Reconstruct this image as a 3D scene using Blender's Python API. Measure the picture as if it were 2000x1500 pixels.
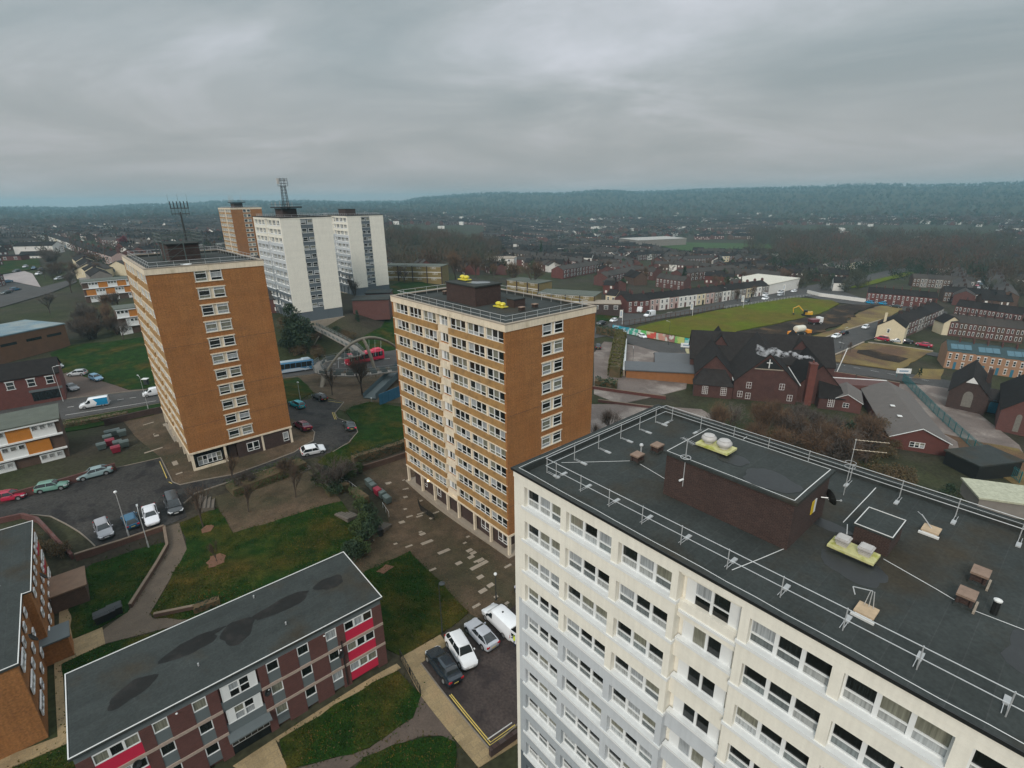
import bpy, bmesh, math, random
import numpy as np
from math import sin, cos, radians, pi, atan2, hypot, sqrt
from mathutils import Vector, Matrix, Quaternion
from mathutils.geometry import delaunay_2d_cdt
R = random.Random(7)
for o in list(bpy.data.objects): bpy.data.objects.remove(o)
scene = bpy.context.scene
COL = scene.collection
# ------------------------------------------------------------------ camera
FPX, PIT, ROL, CZ = 1012.326, radians(19.61798), radians(-0.82384), 47.067
cam_d = bpy.data.cameras.new('camera'); cam = bpy.data.objects.new('camera', cam_d); COL.objects.link(cam)
cam_d.sensor_width = 36; cam_d.lens = FPX / 2000 * 36; cam_d.clip_start = .5; cam_d.clip_end = 30000
_X = Vector((1, 0, 0)); _U = Vector((0, sin(PIT), cos(PIT))); _F = Vector((0, cos(PIT), -sin(PIT)))
_r = cos(ROL) * _X + sin(ROL) * _U; _u = -sin(ROL) * _X + cos(ROL) * _U
m = Matrix.Identity(4)
for i, c in enumerate((_r, _u, -_F)):
    for j in range(3): m[j][i] = c[j]
m[2][3] = CZ
cam.matrix_world = m
scene.camera = cam
# ------------------------------------------------------------------ world, sun, exposure
SUN_EL, SUN_AZ = radians(34), radians(203)
world = bpy.data.worlds.new("World"); scene.world = world; world.use_nodes = True
wt = world.node_tree; wt.nodes.clear()
def wn(t, **k):
    n = wt.nodes.new(t)
    for a, b in k.items(): setattr(n, a, b)
    return n
out = wn('ShaderNodeOutputWorld'); bg = wn('ShaderNodeBackground'); bg2 = wn('ShaderNodeBackground')
sky = wn('ShaderNodeTexSky', sky_type='NISHITA'); sky.sun_disc = False; sky.sun_elevation = SUN_EL; sky.sun_rotation = SUN_AZ
sky.air_density = 1.5; sky.dust_density = 4
wt.links.new(sky.outputs[0], bg.inputs[0]); bg.inputs[1].default_value = 0.05
# overcast cloud deck: direction projected onto a flat cloud layer
tc = wn('ShaderNodeTexCoord'); sep = wn('ShaderNodeSeparateXYZ'); wt.links.new(tc.outputs['Generated'], sep.inputs[0])
mx = wn('ShaderNodeMath', operation='MAXIMUM'); wt.links.new(sep.outputs[2], mx.inputs[0]); mx.inputs[1].default_value = 0.0
ad = wn('ShaderNodeMath', operation='ADD'); wt.links.new(mx.outputs[0], ad.inputs[0]); ad.inputs[1].default_value = 0.17
dx = wn('ShaderNodeMath', operation='DIVIDE'); dy = wn('ShaderNodeMath', operation='DIVIDE')
wt.links.new(sep.outputs[0], dx.inputs[0]); wt.links.new(ad.outputs[0], dx.inputs[1])
wt.links.new(sep.outputs[1], dy.inputs[0]); wt.links.new(ad.outputs[0], dy.inputs[1])
cmb = wn('ShaderNodeCombineXYZ'); wt.links.new(dx.outputs[0], cmb.inputs[0]); wt.links.new(dy.outputs[0], cmb.inputs[1])
n1 = wn('ShaderNodeTexNoise'); n1.inputs['Scale'].default_value = .62; n1.inputs['Detail'].default_value = 7; n1.inputs['Roughness'].default_value = .55; n1.inputs['Distortion'].default_value = .5
mp = wn('ShaderNodeMapping'); mp.inputs['Scale'].default_value = (1.15, 1.5, 1); mp.inputs['Rotation'].default_value = (0, 0, .35); mp.inputs['Location'].default_value = (3.1, 1.7, 0)
wt.links.new(cmb.outputs[0], mp.inputs[0]); wt.links.new(mp.outputs[0], n1.inputs[0])
cr = wn('ShaderNodeValToRGB'); wt.links.new(n1.outputs[0], cr.inputs[0])
cr.color_ramp.elements[0].position = .32; cr.color_ramp.elements[0].color = (.275, .325, .345, 1)
cr.color_ramp.elements[1].position = .72; cr.color_ramp.elements[1].color = (.58, .60, .65, 1)
e = cr.color_ramp.elements.new(.52); e.color = (.385, .42, .44, 1)
# low in the sky the cloud deck closes to an even warm grey
hz = wn('ShaderNodeMapRange'); wt.links.new(sep.outputs[2], hz.inputs[0]); hz.inputs[1].default_value = 0.0; hz.inputs[2].default_value = .22
hz.inputs[3].default_value = 1; hz.inputs[4].default_value = 0
mixc = wn('ShaderNodeMixRGB'); wt.links.new(hz.outputs[0], mixc.inputs[0]); wt.links.new(cr.outputs[0], mixc.inputs[1]); mixc.inputs[2].default_value = (.355, .325, .31, 1)
hm = wn('ShaderNodeMath', operation='MULTIPLY'); wt.links.new(hz.outputs[0], hm.inputs[0]); hm.inputs[1].default_value = .75; wt.links.new(hm.outputs[0], mixc.inputs[0])
zr_ = wn('ShaderNodeMapRange'); wt.links.new(sep.outputs[2], zr_.inputs[0]); zr_.inputs[1].default_value = .30; zr_.inputs[2].default_value = .9; zr_.inputs[3].default_value = .87; zr_.inputs[4].default_value = 2.4
wt.links.new(mixc.outputs[0], bg2.inputs[0]); wt.links.new(zr_.outputs[0], bg2.inputs[1])
mxs = wn('ShaderNodeMixShader'); mxs.inputs[0].default_value = .93
wt.links.new(bg.outputs[0], mxs.inputs[1]); wt.links.new(bg2.outputs[0], mxs.inputs[2]); wt.links.new(mxs.outputs[0], out.inputs[0])
sd = bpy.data.lights.new('sun', 'SUN'); sd.energy = 1.5; sd.angle = radians(16); sd.color = (1, .93, .84)
sun = bpy.data.objects.new('sun', sd); COL.objects.link(sun)
_sd = Vector((sin(SUN_AZ) * cos(SUN_EL), cos(SUN_AZ) * cos(SUN_EL), sin(SUN_EL)))
sun.rotation_euler = _sd.to_track_quat('Z', 'Y').to_euler()
vs = scene.view_settings; vs.view_transform = 'Standard'; vs.look = 'None'; vs.exposure = .42; vs.gamma = 1
scene.render.use_motion_blur = False; scene.cycles.volume_max_steps = 64; scene.cycles.volume_step_rate = 4; scene.cycles.max_bounces = 5; scene.cycles.volume_bounces = 1
# ------------------------------------------------------------------ photo pixel (2000x1500) -> point on a level
def ray(u, v):
    x = u - 1000; y = v - 750; c, s = cos(ROL), sin(ROL)
    a = x * c + y * s; b = -(-x * s + y * c)
    return (a / FPX, cos(PIT) + b / FPX * sin(PIT), -sin(PIT) + b / FPX * cos(PIT))
def G(u, v, z):
    d = ray(u, v); t = (z - CZ) / d[2]; return (d[0] * t, d[1] * t)
# ------------------------------------------------------------------ terrain
GD, GL = radians(40.4), radians(130.4)
TS, TL, TH = 15.38, 26.41, 31.34
TA = (-49.95, 72.03, 38.83); TB = (-.68, 56.94, 33.89)
TW = (.187 + TL * cos(radians(-50)), 28.737 + TL * sin(radians(-50)), 31.34)
TC = (-66.78, 158.27, 42.96); TD = (-51.6 - TS * cos(GD), 222.02 - TS * sin(GD), 41.92); TG = (-146., 287., 44.9)
def tl(T, x, y):
    return (T[0] + x * cos(GD) + y * cos(GL), T[1] + x * sin(GD) + y * sin(GL))
ctl = []
def cp(u, v, z): p = G(u, v, z); ctl.append((p[0], p[1], z))
for T, g in ((TA, 7.49), (TB, 2.55), (TC, 11.6), (TD, 10.6), (TG, 13.5)):
    for a in (-.05, 1.05):
        for b in (-.05, 1.05):
            q = tl(T, TS * a, TL * b); ctl.append((q[0], q[1], g))
for a in (0, 1):
    for b in (0, .5, 1.0):
        q = tl(TW, TS * a, TL * b); ctl.append((q[0], q[1], 2.4))
for q in [(900, 1280, 2.6), (950, 1460, 2.6), (755, 1295, 4.4), (460, 1495, 4.4), (860, 1240, 3), (800, 1400, 3.3), (700, 1490, 3.6), (760, 1010, 2.7), (745, 1060, 3), (800, 1080, 2.8), (900, 1190, 2.7),
          (695, 990, 4.2), (660, 965, 4.6), (650, 1060, 4.3), (500, 1100, 4.6), (550, 1040, 4.7), (440, 1020, 5.2), (600, 935, 5.1), (450, 965, 6.1), (600, 885, 6.4), (340, 1110, 4.9), (300, 1180, 4.7),
          (250, 1130, 4.7), (150, 1180, 4.8), (160, 1100, 5.2), (250, 1020, 6.6), (160, 1060, 6.5), (330, 1000, 6.6), (200, 950, 6.8), (50, 1000, 6.7), (20, 960, 6.6), (140, 860, 6.6), (250, 850, 7), (320, 840, 7.1),
          (180, 790, 6.6), (300, 770, 6.4), (130, 735, 7.2), (200, 700, 8), (60, 690, 9), (230, 640, 9.5), (100, 620, 10), (0, 620, 10.5), (60, 545, 13), (160, 560, 12), (0, 500, 15), (250, 520, 14),
          (560, 710, 5), (600, 745, 5.4), (700, 700, 4.2), (760, 700, 3.8), (640, 740, 4.9), (620, 800, 5.8), (680, 780, 5.3), (720, 830, 5.1), (650, 870, 6.2), (720, 885, 5), (780, 860, 4.6), (760, 770, 4.5),
          (620, 650, 8), (740, 640, 7.5), (700, 600, 10.8), (780, 555, 10.6), (860, 545, 9.5), (158, 1121, 5.0), (240, 1093, 5.0), (325, 1067, 5.0), (148, 1078, 6.6), (235, 1048, 6.6), (316, 1018, 6.6), (120, 1270, 4.8), (60, 1400, 4.8), (140, 1460, 4.6),
          (1180, 850, 1.8), (1250, 800, 1.4), (1400, 790, 1), (1600, 820, 0.8), (1700, 930, .6), (1850, 900, .3), (1950, 950, 0), (1180, 700, 2.3), (1300, 700, .8), (1200, 625, .3), (1270, 607, -1), (1400, 640, -1),
          (1620, 680, -1), (1740, 667, -1), (1850, 760, -1), (1990, 800, -1.5), (1980, 690, -3), (1500, 575, -2.5), (1690, 580, -3), (1830, 600, -3.5), (1990, 600, -5), (1770, 525, -6), (1990, 530, -9),
          (1100, 520, 0), (1000, 520, 1), (900, 500, 3), (1300, 520, -4), (1500, 500, -8), (1050, 480, -3), (800, 480, 4), (550, 560, 12), (400, 470, 15), (1700, 490, -12)]:
    cp(*q)
ctl = np.array(ctl)
_P = ctl[:, :2] / 100.
def _phi(r2): return np.where(r2 > 1e-12, r2 * np.log(np.maximum(r2, 1e-12)) * .5, 0)
_n = len(ctl)
_D = ((_P[:, None, :] - _P[None]) ** 2).sum(-1)
_K = np.zeros((_n + 3, _n + 3)); _K[:_n, :_n] = _phi(_D) + np.eye(_n) * .0006
_K[:_n, _n] = 1; _K[:_n, _n + 1:] = _P; _K[_n, :_n] = 1; _K[_n + 1:, :_n] = _P.T
_w = np.linalg.solve(_K, np.concatenate([ctl[:, 2], [0, 0, 0]]))
def _sm(t): t = np.clip(t, 0, 1); return t * t * (3 - 2 * t)
def Hs(x, y):
    """ground height (arrays)"""
    x = np.asarray(x, float); y = np.asarray(y, float); sh = x.shape
    xf = x.ravel(); yf = y.ravel(); o = np.zeros(len(xf))
    for i in range(0, len(xf), 20000):
        q = np.stack([xf[i:i + 20000], yf[i:i + 20000]], 1) / 100.
        d = ((q[:, None, :] - _P[None]) ** 2).sum(-1)
        o[i:i + 20000] = _phi(d) @ _w[:_n] + _w[_n] + q @ _w[_n + 1:]
    r = np.hypot(xf, yf); az = np.degrees(np.arctan2(xf, yf))
    # far land: gentle on the left, a valley then wooded hills on the right
    left = _sm((-az + 6) / 22.)
    val = -14 + 26 * left
    ridge = np.interp(az, [-60, -42.8, -39.8, -32.8, -24.7, -20.1, -15.3, -11.3, -9.2, -2.4, 5.6, 9.7, 13.3, 20.6, 27.2, 33.1, 36.7, 41.8, 60], [26, 28, 28, 36, 47, 46, 33, 31, 56, 82, 74, 89, 72, 88, 84, 88, 81, 85, 84])
    rr = _sm((r - 1300) / 2700.) ** 1.25 * (1 - .5 * _sm((r - 4100) / 1500.))
    far = val + (ridge - val) * rr
    far += (np.sin(xf / 310. + 1) * np.cos(yf / 270.) * 5 + np.sin(xf / 97. + yf / 133.) * 3) * _sm((r - 900) / 1500)
    back = _sm((-yf) / 60.); o = o * (1 - back) + 2.4 * back; far = far * (1 - _sm((-yf) / 300.))
    o = np.clip(o, -18, 20)
    k = _sm((r - 330) / 420.)
    o = o * (1 - k) + far * k
    return o.reshape(sh)
def h(x, y): return float(Hs(np.array([x]), np.array([y]))[0])
_hc = {}
def gp(u, v):
    """photo pixel -> (x, y, z) on the ground"""
    if (u, v) in _hc: return _hc[(u, v)]
    z = 3.
    p = G(u, v, z)
    for _ in range(14):
        z2 = h(*p)
        if abs(z2 - z) < .004: break
        z += (z2 - z) * .75; p = G(u, v, z)
    _hc[(u, v)] = (p[0], p[1], z); return _hc[(u, v)]
# ------------------------------------------------------------------ materials
MATS = {}
def mat(name, col, rough=.85, var=.12, scale=1.5, bump=0., metal=0., col2=None, fac2=(.45, .6), sc2=.3, spec=None, brick=None, fine=0., objvar=0., flat=None, streak=0.):
    if name in MATS: return MATS[name]
    M = bpy.data.materials.new(name); M.use_nodes = True; t = M.node_tree; N = t.nodes; L = t.links
    b = N['Principled BSDF']; b.inputs['Roughness'].default_value = rough; b.inputs['Metallic'].default_value = metal
    if spec is not None: b.inputs['Specular IOR Level'].default_value = spec
    g = N.new('ShaderNodeNewGeometry') if True else None
    tcn = N.new('ShaderNodeTexCoord')
    co = tcn.outputs['Object']
    cur = None
    rgb = N.new('ShaderNodeRGB'); rgb.outputs[0].default_value = (*col, 1); cur = rgb.outputs[0]
    if brick:
        bt = N.new('ShaderNodeTexBrick'); mpn = N.new('ShaderNodeMapping')
        # use x+y along the wall, z up
        sp = N.new('ShaderNodeSeparateXYZ'); L.new(co, sp.inputs[0]); a = N.new('ShaderNodeMath'); a.operation = 'ADD'; L.new(sp.outputs[0], a.inputs[0]); L.new(sp.outputs[1], a.inputs[1])
        cb = N.new('ShaderNodeCombineXYZ'); L.new(a.outputs[0], cb.inputs[0]); L.new(sp.outputs[2], cb.inputs[1])
        if flat is not None: mpn.inputs['Rotation'].default_value = (0, 0, -flat); L.new(co, mpn.inputs[0]); L.new(mpn.outputs[0], bt.inputs[0])
        else: L.new(cb.outputs[0], bt.inputs[0])
        bt.offset = .5; bt.inputs['Scale'].default_value = 1.; bt.inputs['Brick Width'].default_value = brick[0]; bt.inputs['Row Height'].default_value = brick[1]
        bt.inputs['Mortar Size'].default_value = brick[2]; bt.inputs['Color1'].default_value = (*col, 1); bt.inputs['Color2'].default_value = (*[c * brick[3] for c in col], 1)
        bt.inputs['Mortar'].default_value = (*[min(1, c * .7 + .02) for c in col], 1); cur = bt.outputs[0]
    if col2 is not None:
        n = N.new('ShaderNodeTexNoise'); n.inputs['Scale'].default_value = sc2; n.inputs['Detail'].default_value = 5; n.inputs['Roughness'].default_value = .6; L.new(co, n.inputs[0])
        r = N.new('ShaderNodeMapRange'); r.inputs[1].default_value = fac2[0]; r.inputs[2].default_value = fac2[1]; L.new(n.outputs[0], r.inputs[0])
        mm = N.new('ShaderNodeMixRGB'); L.new(r.outputs[0], mm.inputs[0]); L.new(cur, mm.inputs[1]); mm.inputs[2].default_value = (*col2, 1); cur = mm.outputs[0]
    def mult(src, fac, lo, hi):
        nonlocal cur
        r = N.new('ShaderNodeMapRange'); r.inputs[1].default_value = .25; r.inputs[2].default_value = .75; r.inputs[3].default_value = lo; r.inputs[4].default_value = hi; L.new(src, r.inputs[0])
        mm = N.new('ShaderNodeMixRGB'); mm.blend_type = 'MULTIPLY'; mm.inputs[0].default_value = 1; L.new(cur, mm.inputs[1]); L.new(r.outputs[0], mm.inputs[2]); cur = mm.outputs[0]
    if var:
        n = N.new('ShaderNodeTexNoise'); n.inputs['Scale'].default_value = scale; n.inputs['Detail'].default_value = 6; n.inputs['Roughness'].default_value = .65; L.new(co, n.inputs[0])
        mult(n.outputs[0], 1, 1 - var, 1 + var)
    if streak:
        for sc_, k_ in (((5, 5, .22), 1), ((.06, .06, 1.3), .7)):
            mq = N.new('ShaderNodeMapping'); mq.inputs['Scale'].default_value = sc_; L.new(co, mq.inputs[0])
            n = N.new('ShaderNodeTexNoise'); n.inputs['Scale'].default_value = 1; n.inputs['Detail'].default_value = 4; L.new(mq.outputs[0], n.inputs[0]); mult(n.outputs[0], 1, 1 - streak * k_, 1 + streak * k_)
    if fine:
        n = N.new('ShaderNodeTexNoise'); n.inputs['Scale'].default_value = scale * 14; n.inputs['Detail'].default_value = 2; L.new(co, n.inputs[0]); mult(n.outputs[0], 1, 1 - fine, 1 + fine)
    if objvar:
        oi = N.new('ShaderNodeObjectInfo'); r = N.new('ShaderNodeMapRange'); r.inputs[3].default_value = 1 - objvar; r.inputs[4].default_value = 1 + objvar; L.new(oi.outputs['Random'], r.inputs[0])
        mm = N.new('ShaderNodeMixRGB'); mm.blend_type = 'MULTIPLY'; mm.inputs[0].default_value = 1; L.new(cur, mm.inputs[1]); L.new(r.outputs[0], mm.inputs[2]); cur = mm.outputs[0]
    L.new(cur, b.inputs['Base Color'])
    if bump:
        n = N.new('ShaderNodeTexNoise'); n.inputs['Scale'].default_value = scale * 6; n.inputs['Detail'].default_value = 4; L.new(co, n.inputs[0])
        bp = N.new('ShaderNodeBump'); bp.inputs['Strength'].default_value = bump; bp.inputs['Distance'].default_value = .05; L.new(n.outputs[0], bp.inputs['Height']); L.new(bp.outputs[0], b.inputs['Normal'])
    MATS[name] = M; return M
def glassmat(name, dark, light, frac, tint2=None):
    M = bpy.data.materials.new(name); M.use_nodes = True; t = M.node_tree; N = t.nodes; L = t.links; b = N['Principled BSDF']
    g = N.new('ShaderNodeNewGeometry'); oi = N.new('ShaderNodeObjectInfo'); a = N.new('ShaderNodeMath'); a.operation = 'ADD'; L.new(g.outputs['Random Per Island'], a.inputs[0]); L.new(oi.outputs['Random'], a.inputs[1])
    f = N.new('ShaderNodeMath'); f.operation = 'FRACT'; L.new(a.outputs[0], f.inputs[0])
    cr = N.new('ShaderNodeValToRGB'); cr.color_ramp.interpolation = 'CONSTANT'; L.new(f.outputs[0], cr.inputs[0]); E = cr.color_ramp.elements
    E[0].color = (*dark, 1); E[0].position = 0; E[1].position = 1 - frac; E[1].color = (*light, 1)
    e = E.new((1 - frac) * .5); e.color = (*[c * 1.7 for c in dark], 1)
    if tint2: e = E.new(1 - frac * .35); e.color = (*tint2, 1)
    # folds of net curtains and dim rooms behind the panes
    tcn = N.new('ShaderNodeTexCoord'); mpn = N.new('ShaderNodeMapping'); mpn.inputs['Scale'].default_value = (14, 14, .6); L.new(tcn.outputs['Object'], mpn.inputs[0])
    n = N.new('ShaderNodeTexNoise'); n.inputs['Scale'].default_value = 1; n.inputs['Detail'].default_value = 3; L.new(mpn.outputs[0], n.inputs[0])
    r = N.new('ShaderNodeMapRange'); r.inputs[1].default_value = .3; r.inputs[2].default_value = .7; r.inputs[3].default_value = .6; r.inputs[4].default_value = 1.3; L.new(n.outputs[0], r.inputs[0])
    mm = N.new('ShaderNodeMixRGB'); mm.blend_type = 'MULTIPLY'; mm.inputs[0].default_value = 1; L.new(cr.outputs[0], mm.inputs[1]); L.new(r.outputs[0], mm.inputs[2])
    L.new(mm.outputs[0], b.inputs['Base Color']); b.inputs['Roughness'].default_value = .08; b.inputs['Specular IOR Level'].default_value = .5
    MATS[name] = M; return M
M_GLASS = glassmat('window glass', (.008, .010, .010), (.19, .19, .15), .46, (.32, .34, .35))
M_FROST = glassmat('lower pane glass', (.10, .115, .115), (.30, .31, .30), .55, (.36, .38, .38))
M_GLASSD = glassmat('dark glass', (.012, .015, .016), (.05, .06, .06), .3)
M_CARG = mat('car glass', (.012, .016, .018), .06, 0, spec=.7)
M_WHITE = mat('white frame', (.72, .73, .72), .45, .05)
M_BRICK = mat('ochre brick', (.345, .145, .040), .9, .16, .4, 0, streak=.13, col2=(.28, .112, .032), sc2=.16, fac2=(.42, .66), brick=(.23, .075, .012, .78), fine=.28)
M_OCHRE = mat('ochre spandrel', (.40, .225, .075), .9, .2, .8, fine=.15, brick=(.23, .075, .012, .8), col2=(.20, .12, .05), sc2=.9, fac2=(.5, .75))
M_CREAM = mat('cream concrete', (.70, .60, .46), .85, .10, 1., streak=.1, fine=.05, col2=(.44, .36, .24), sc2=.7, fac2=(.55, .8))
M_REND = mat('cream render', (.76, .725, .635), .85, .05, .6, streak=.06, fine=.03)
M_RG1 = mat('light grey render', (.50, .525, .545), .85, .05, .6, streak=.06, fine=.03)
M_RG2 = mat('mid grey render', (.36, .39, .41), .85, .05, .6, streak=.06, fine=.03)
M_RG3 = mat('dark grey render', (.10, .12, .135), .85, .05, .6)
M_ROOF = mat('roofing felt', (.040, .046, .044), .95, .2, .5, .3, fine=.18, brick=(7.5, 1.0, .018, .9), flat=0, spec=.2, col2=(.042, .036, .026), sc2=.22, fac2=(.5, .7))
M_WET = mat('wet roofing felt', (.016, .018, .018), .45, .3, .6, fine=.2)
M_BLACK = mat('black trim', (.012, .013, .013), .5, .05)
M_GALV = mat('galvanised steel', (.52, .53, .53), .4, .08, 6, metal=.35)
M_STRIP = mat('lightning tape', (.62, .62, .60), .6, .08, 4)
M_DBRICK = mat('dark brick', (.052, .026, .020), .9, .2, 1.2, fine=.3, brick=(.23, .075, .016, .5))
M_RBRICK = mat('red brick', (.125, .034, .026), .9, .15, 1., fine=.15, brick=(.23, .075, .012, .75), objvar=.2)
M_MBRICK = mat('maroon brick', (.115, .042, .034), .9, .15, 1., fine=.15, brick=(.23, .075, .012, .75))
M_BBRICK = mat('brown brick', (.10, .055, .036), .9, .18, 1., fine=.15, brick=(.23, .075, .012, .75))
M_SLATE = mat('slate roof', (.023, .020, .019), .95, .28, 1., .2, fine=.35, spec=.12, objvar=.25)
M_TILE = mat('brown tile roof', (.036, .029, .024), .9, .2, 1., .2, fine=.25, objvar=.25)
M_ASPH = mat('asphalt', (.040, .037, .034), .85, .3, .25, .1, fine=.4, spec=.2, col2=(.022, .020, .020), sc2=.35, fac2=(.52, .62))
M_ROAD = mat('worn asphalt', (.064, .060, .057), .85, .25, .3, fine=.3, spec=.2)
M_PAVE = mat('brown paving', (.105, .072, .045), .9, .3, .4, fine=.3, spec=.2, brick=(.9, .6, .025, .72), flat=GD, col2=(.052, .045, .025), sc2=.12, fac2=(.45, .65))
M_YPAVE = mat('buff paving', (.30, .22, .115), .85, .2, .6, fine=.18, brick=(.9, .6, .025, .8), flat=GD, col2=(.25, .17, .09), sc2=.3, fac2=(.5, .7))
M_CONC = mat('pale concrete', (.30, .25, .195), .85, .15, 1.2, fine=.15)
M_GRASS = mat('grass', (.011, .032, .004), .95, .45, .6, .5, fine=.6, spec=.1, col2=(.058, .040, .008), sc2=.15, fac2=(.47, .72))
M_GRASSY = mat('dry grass', (.080, .105, .005), .95, .25, .25, fine=.3, spec=.1, col2=(.10, .085, .012), sc2=.035, fac2=(.42, .6))
M_GRASSB = mat('rough grass', (.16, .115, .03), .95, .3, .3, fine=.3, col2=(.09, .045, .02), sc2=.06, fac2=(.42, .6))
M_DIRT = mat('black soil', (.030, .022, .017), .95, .4, .2, fine=.5, spec=.1, col2=(.10, .062, .032), sc2=.12, fac2=(.52, .68))
M_EARTH = mat('bare earth', (.145, .070, .040), .95, .2, 1)
M_BARK = mat('bark', (.055, .040, .030), .9, .2, 3)
M_TWIG = mat('bare twigs', (.115, .066, .036), .95, .2, .3, objvar=.3)
M_TWIG2 = mat('grey twigs', (.10, .085, .075), .95, .2, .3, objvar=.3)
M_FARTWIG = mat('far wood', (.050, .050, .032), .95, .25, .02, col2=(.072, .042, .026), sc2=.012, fac2=(.45, .6))
M_IVY = mat('evergreen leaves', (.016, .034, .012), .8, .3, 1., objvar=.3)
M_HEDGE = mat('hedge leaves', (.036, .058, .012), .85, .35, 1.4)
M_SCRUB = mat('scrub', (.10, .066, .032), .95, .35, .5, col2=(.055, .05, .018), sc2=.3, fac2=(.45, .65))
M_RUBBER = mat('tyre rubber', (.015, .015, .016), .8, 0)
M_ALLOY = mat('alloy wheel', (.40, .41, .42), .35, 0, metal=.6)
M_LAMPR = mat('red tail lamp', (.45, .012, .02), .25, 0)
M_LAMPW = mat('clear headlamp', (.7, .72, .74), .15, 0)
M_DARKM = mat('dark metal', (.03, .035, .036), .5, .1, 3)
M_BLUEM = mat('blue steel paint', (.02, .13, .20), .55, .15, 1)
M_TEALM = mat('teal fence paint', (.025, .16, .17), .6, .15, 1)
def paint(name, col, rough=.25):
    M = mat('paint ' + name, col, rough, .03, 2)
    M.node_tree.nodes['Principled BSDF'].inputs['Coat Weight'].default_value = .4; return M
# ------------------------------------------------------------------ mesh builder
class MB:
    def __init__(s): s.v = []; s.f = []; s.m = []
    def face(s, pts, m=0):
        n = len(s.v); s.v += [tuple(p) for p in pts]; s.f.append(tuple(range(n, n + len(pts)))); s.m.append(m)
    def box(s, x0, x1, y0, y1, z0, z1, m=0):
        n = len(s.v); s.v += [(x0, y0, z0), (x1, y0, z0), (x1, y1, z0), (x0, y1, z0), (x0, y0, z1), (x1, y0, z1), (x1, y1, z1), (x0, y1, z1)]
        for q in ((3, 2, 1, 0), (4, 5, 6, 7), (0, 1, 5, 4), (1, 2, 6, 5), (2, 3, 7, 6), (3, 0, 4, 7)): s.f.append(tuple(n + i for i in q)); s.m.append(m)
        return s
    def obox(s, c, sx, sy, sz, rz=0, m=0):
        """box centred at c (bottom at c.z), turned by rz"""
        n = len(s.v); ca, sa = cos(rz), sin(rz)
        for z in (0, sz):
            for x, y in ((-sx / 2, -sy / 2), (sx / 2, -sy / 2), (sx / 2, sy / 2), (-sx / 2, sy / 2)):
                s.v.append((c[0] + x * ca - y * sa, c[1] + x * sa + y * ca, c[2] + z))
        for q in ((3, 2, 1, 0), (4, 5, 6, 7), (0, 1, 5, 4), (1, 2, 6, 5), (2, 3, 7, 6), (3, 0, 4, 7)): s.f.append(tuple(n + i for i in q)); s.m.append(m)
        return s
    def tube(s, p, q, r0, r1=None, n=6, m=0, cap=True):
        p = Vector(p); q = Vector(q); r1 = r0 if r1 is None else r1; d = q - p
        if d.length < 1e-6: return s
        d.normalize(); a = d.orthogonal().normalized(); b = d.cross(a); k = len(s.v)
        for c, r in ((p, r0), (q, r1)):
            for i in range(n):
                t = 2 * pi * i / n; s.v.append(tuple(c + a * (r * cos(t)) + b * (r * sin(t))))
        for i in range(n): s.f.append((k + i, k + (i + 1) % n, k + n + (i + 1) % n, k + n + i)); s.m.append(m)
        if cap: s.f.append(tuple(k + i for i in reversed(range(n)))); s.m.append(m); s.f.append(tuple(k + n + i for i in range(n))); s.m.append(m)
        return s
    def path(s, pts, r, n=5, m=0):
        for a, b in zip(pts, pts[1:]): s.tube(a, b, r, r, n, m)
        return s
    def lathe(s, prof, c=(0, 0, 0), n=16, m=0):
        k = len(s.v)
        for r, z in prof:
            for i in range(n): t = 2 * pi * i / n; s.v.append((c[0] + r * cos(t), c[1] + r * sin(t), c[2] + z))
        for j in range(len(prof) - 1):
            for i in range(n): s.f.append((k + j * n + i, k + j * n + (i + 1) % n, k + (j + 1) * n + (i + 1) % n, k + (j + 1) * n + i)); s.m.append(m)
        s.f.append(tuple(k + i for i in reversed(range(n)))); s.m.append(m)
        s.f.append(tuple(k + (len(prof) - 1) * n + i for i in range(n))); s.m.append(m); return s
    def prism(s, pts, z0, z1, m=0):
        n = len(pts); k = len(s.v)
        s.v += [(p[0], p[1], z0) for p in pts] + [(p[0], p[1], z1) for p in pts]
        s.f.append(tuple(k + i for i in reversed(range(n)))); s.m.append(m); s.f.append(tuple(k + n + i for i in range(n))); s.m.append(m)
        for i in range(n): s.f.append((k + i, k + (i + 1) % n, k + n + (i + 1) % n, k + n + i)); s.m.append(m)
        return s
    def loft(s, secs, m=0, cap=True):
        k = len(s.v); n = len(secs[0])
        for c in secs: s.v += [tuple(p) for p in c]
        for j in range(len(secs) - 1):
            for i in range(n): s.f.append((k + j * n + i, k + j * n + (i + 1) % n, k + (j + 1) * n + (i + 1) % n, k + (j + 1) * n + i)); s.m.append(m)
        if cap: s.f.append(tuple(k + i for i in reversed(range(n)))); s.m.append(m); s.f.append(tuple(k + (len(secs) - 1) * n + i for i in range(n))); s.m.append(m)
        return s
    def mesh(s, name, mats, smooth=None):
        me = bpy.data.meshes.new(name); me.from_pydata(s.v, [], s.f)
        for q in (mats if isinstance(mats, (list, tuple)) else [mats]): me.materials.append(q)
        me.polygons.foreach_set('material_index', s.m); me.update()
        if smooth: me.shade_smooth(); me.set_sharp_from_angle(angle=radians(smooth))
        return me
    def build(s, name, mats, parent=None, smooth=None, loc=None, rz=0):
        return ob(name, s.mesh(name, mats, smooth), parent, loc, rz)
def ob(name, me, parent=None, loc=None, rz=0, rot=None):
    o = bpy.data.objects.new(name, me); COL.objects.link(o)
    if parent is not None: o.parent = parent
    if loc is not None: o.location = loc
    if rot is not None: o.rotation_euler = rot
    elif rz: o.rotation_euler = (0, 0, rz)
    return o
def tag(o, label, cat, group=None):
    o['label'] = label; o['category'] = cat
    if group: o['group'] = group
    return o
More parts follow.
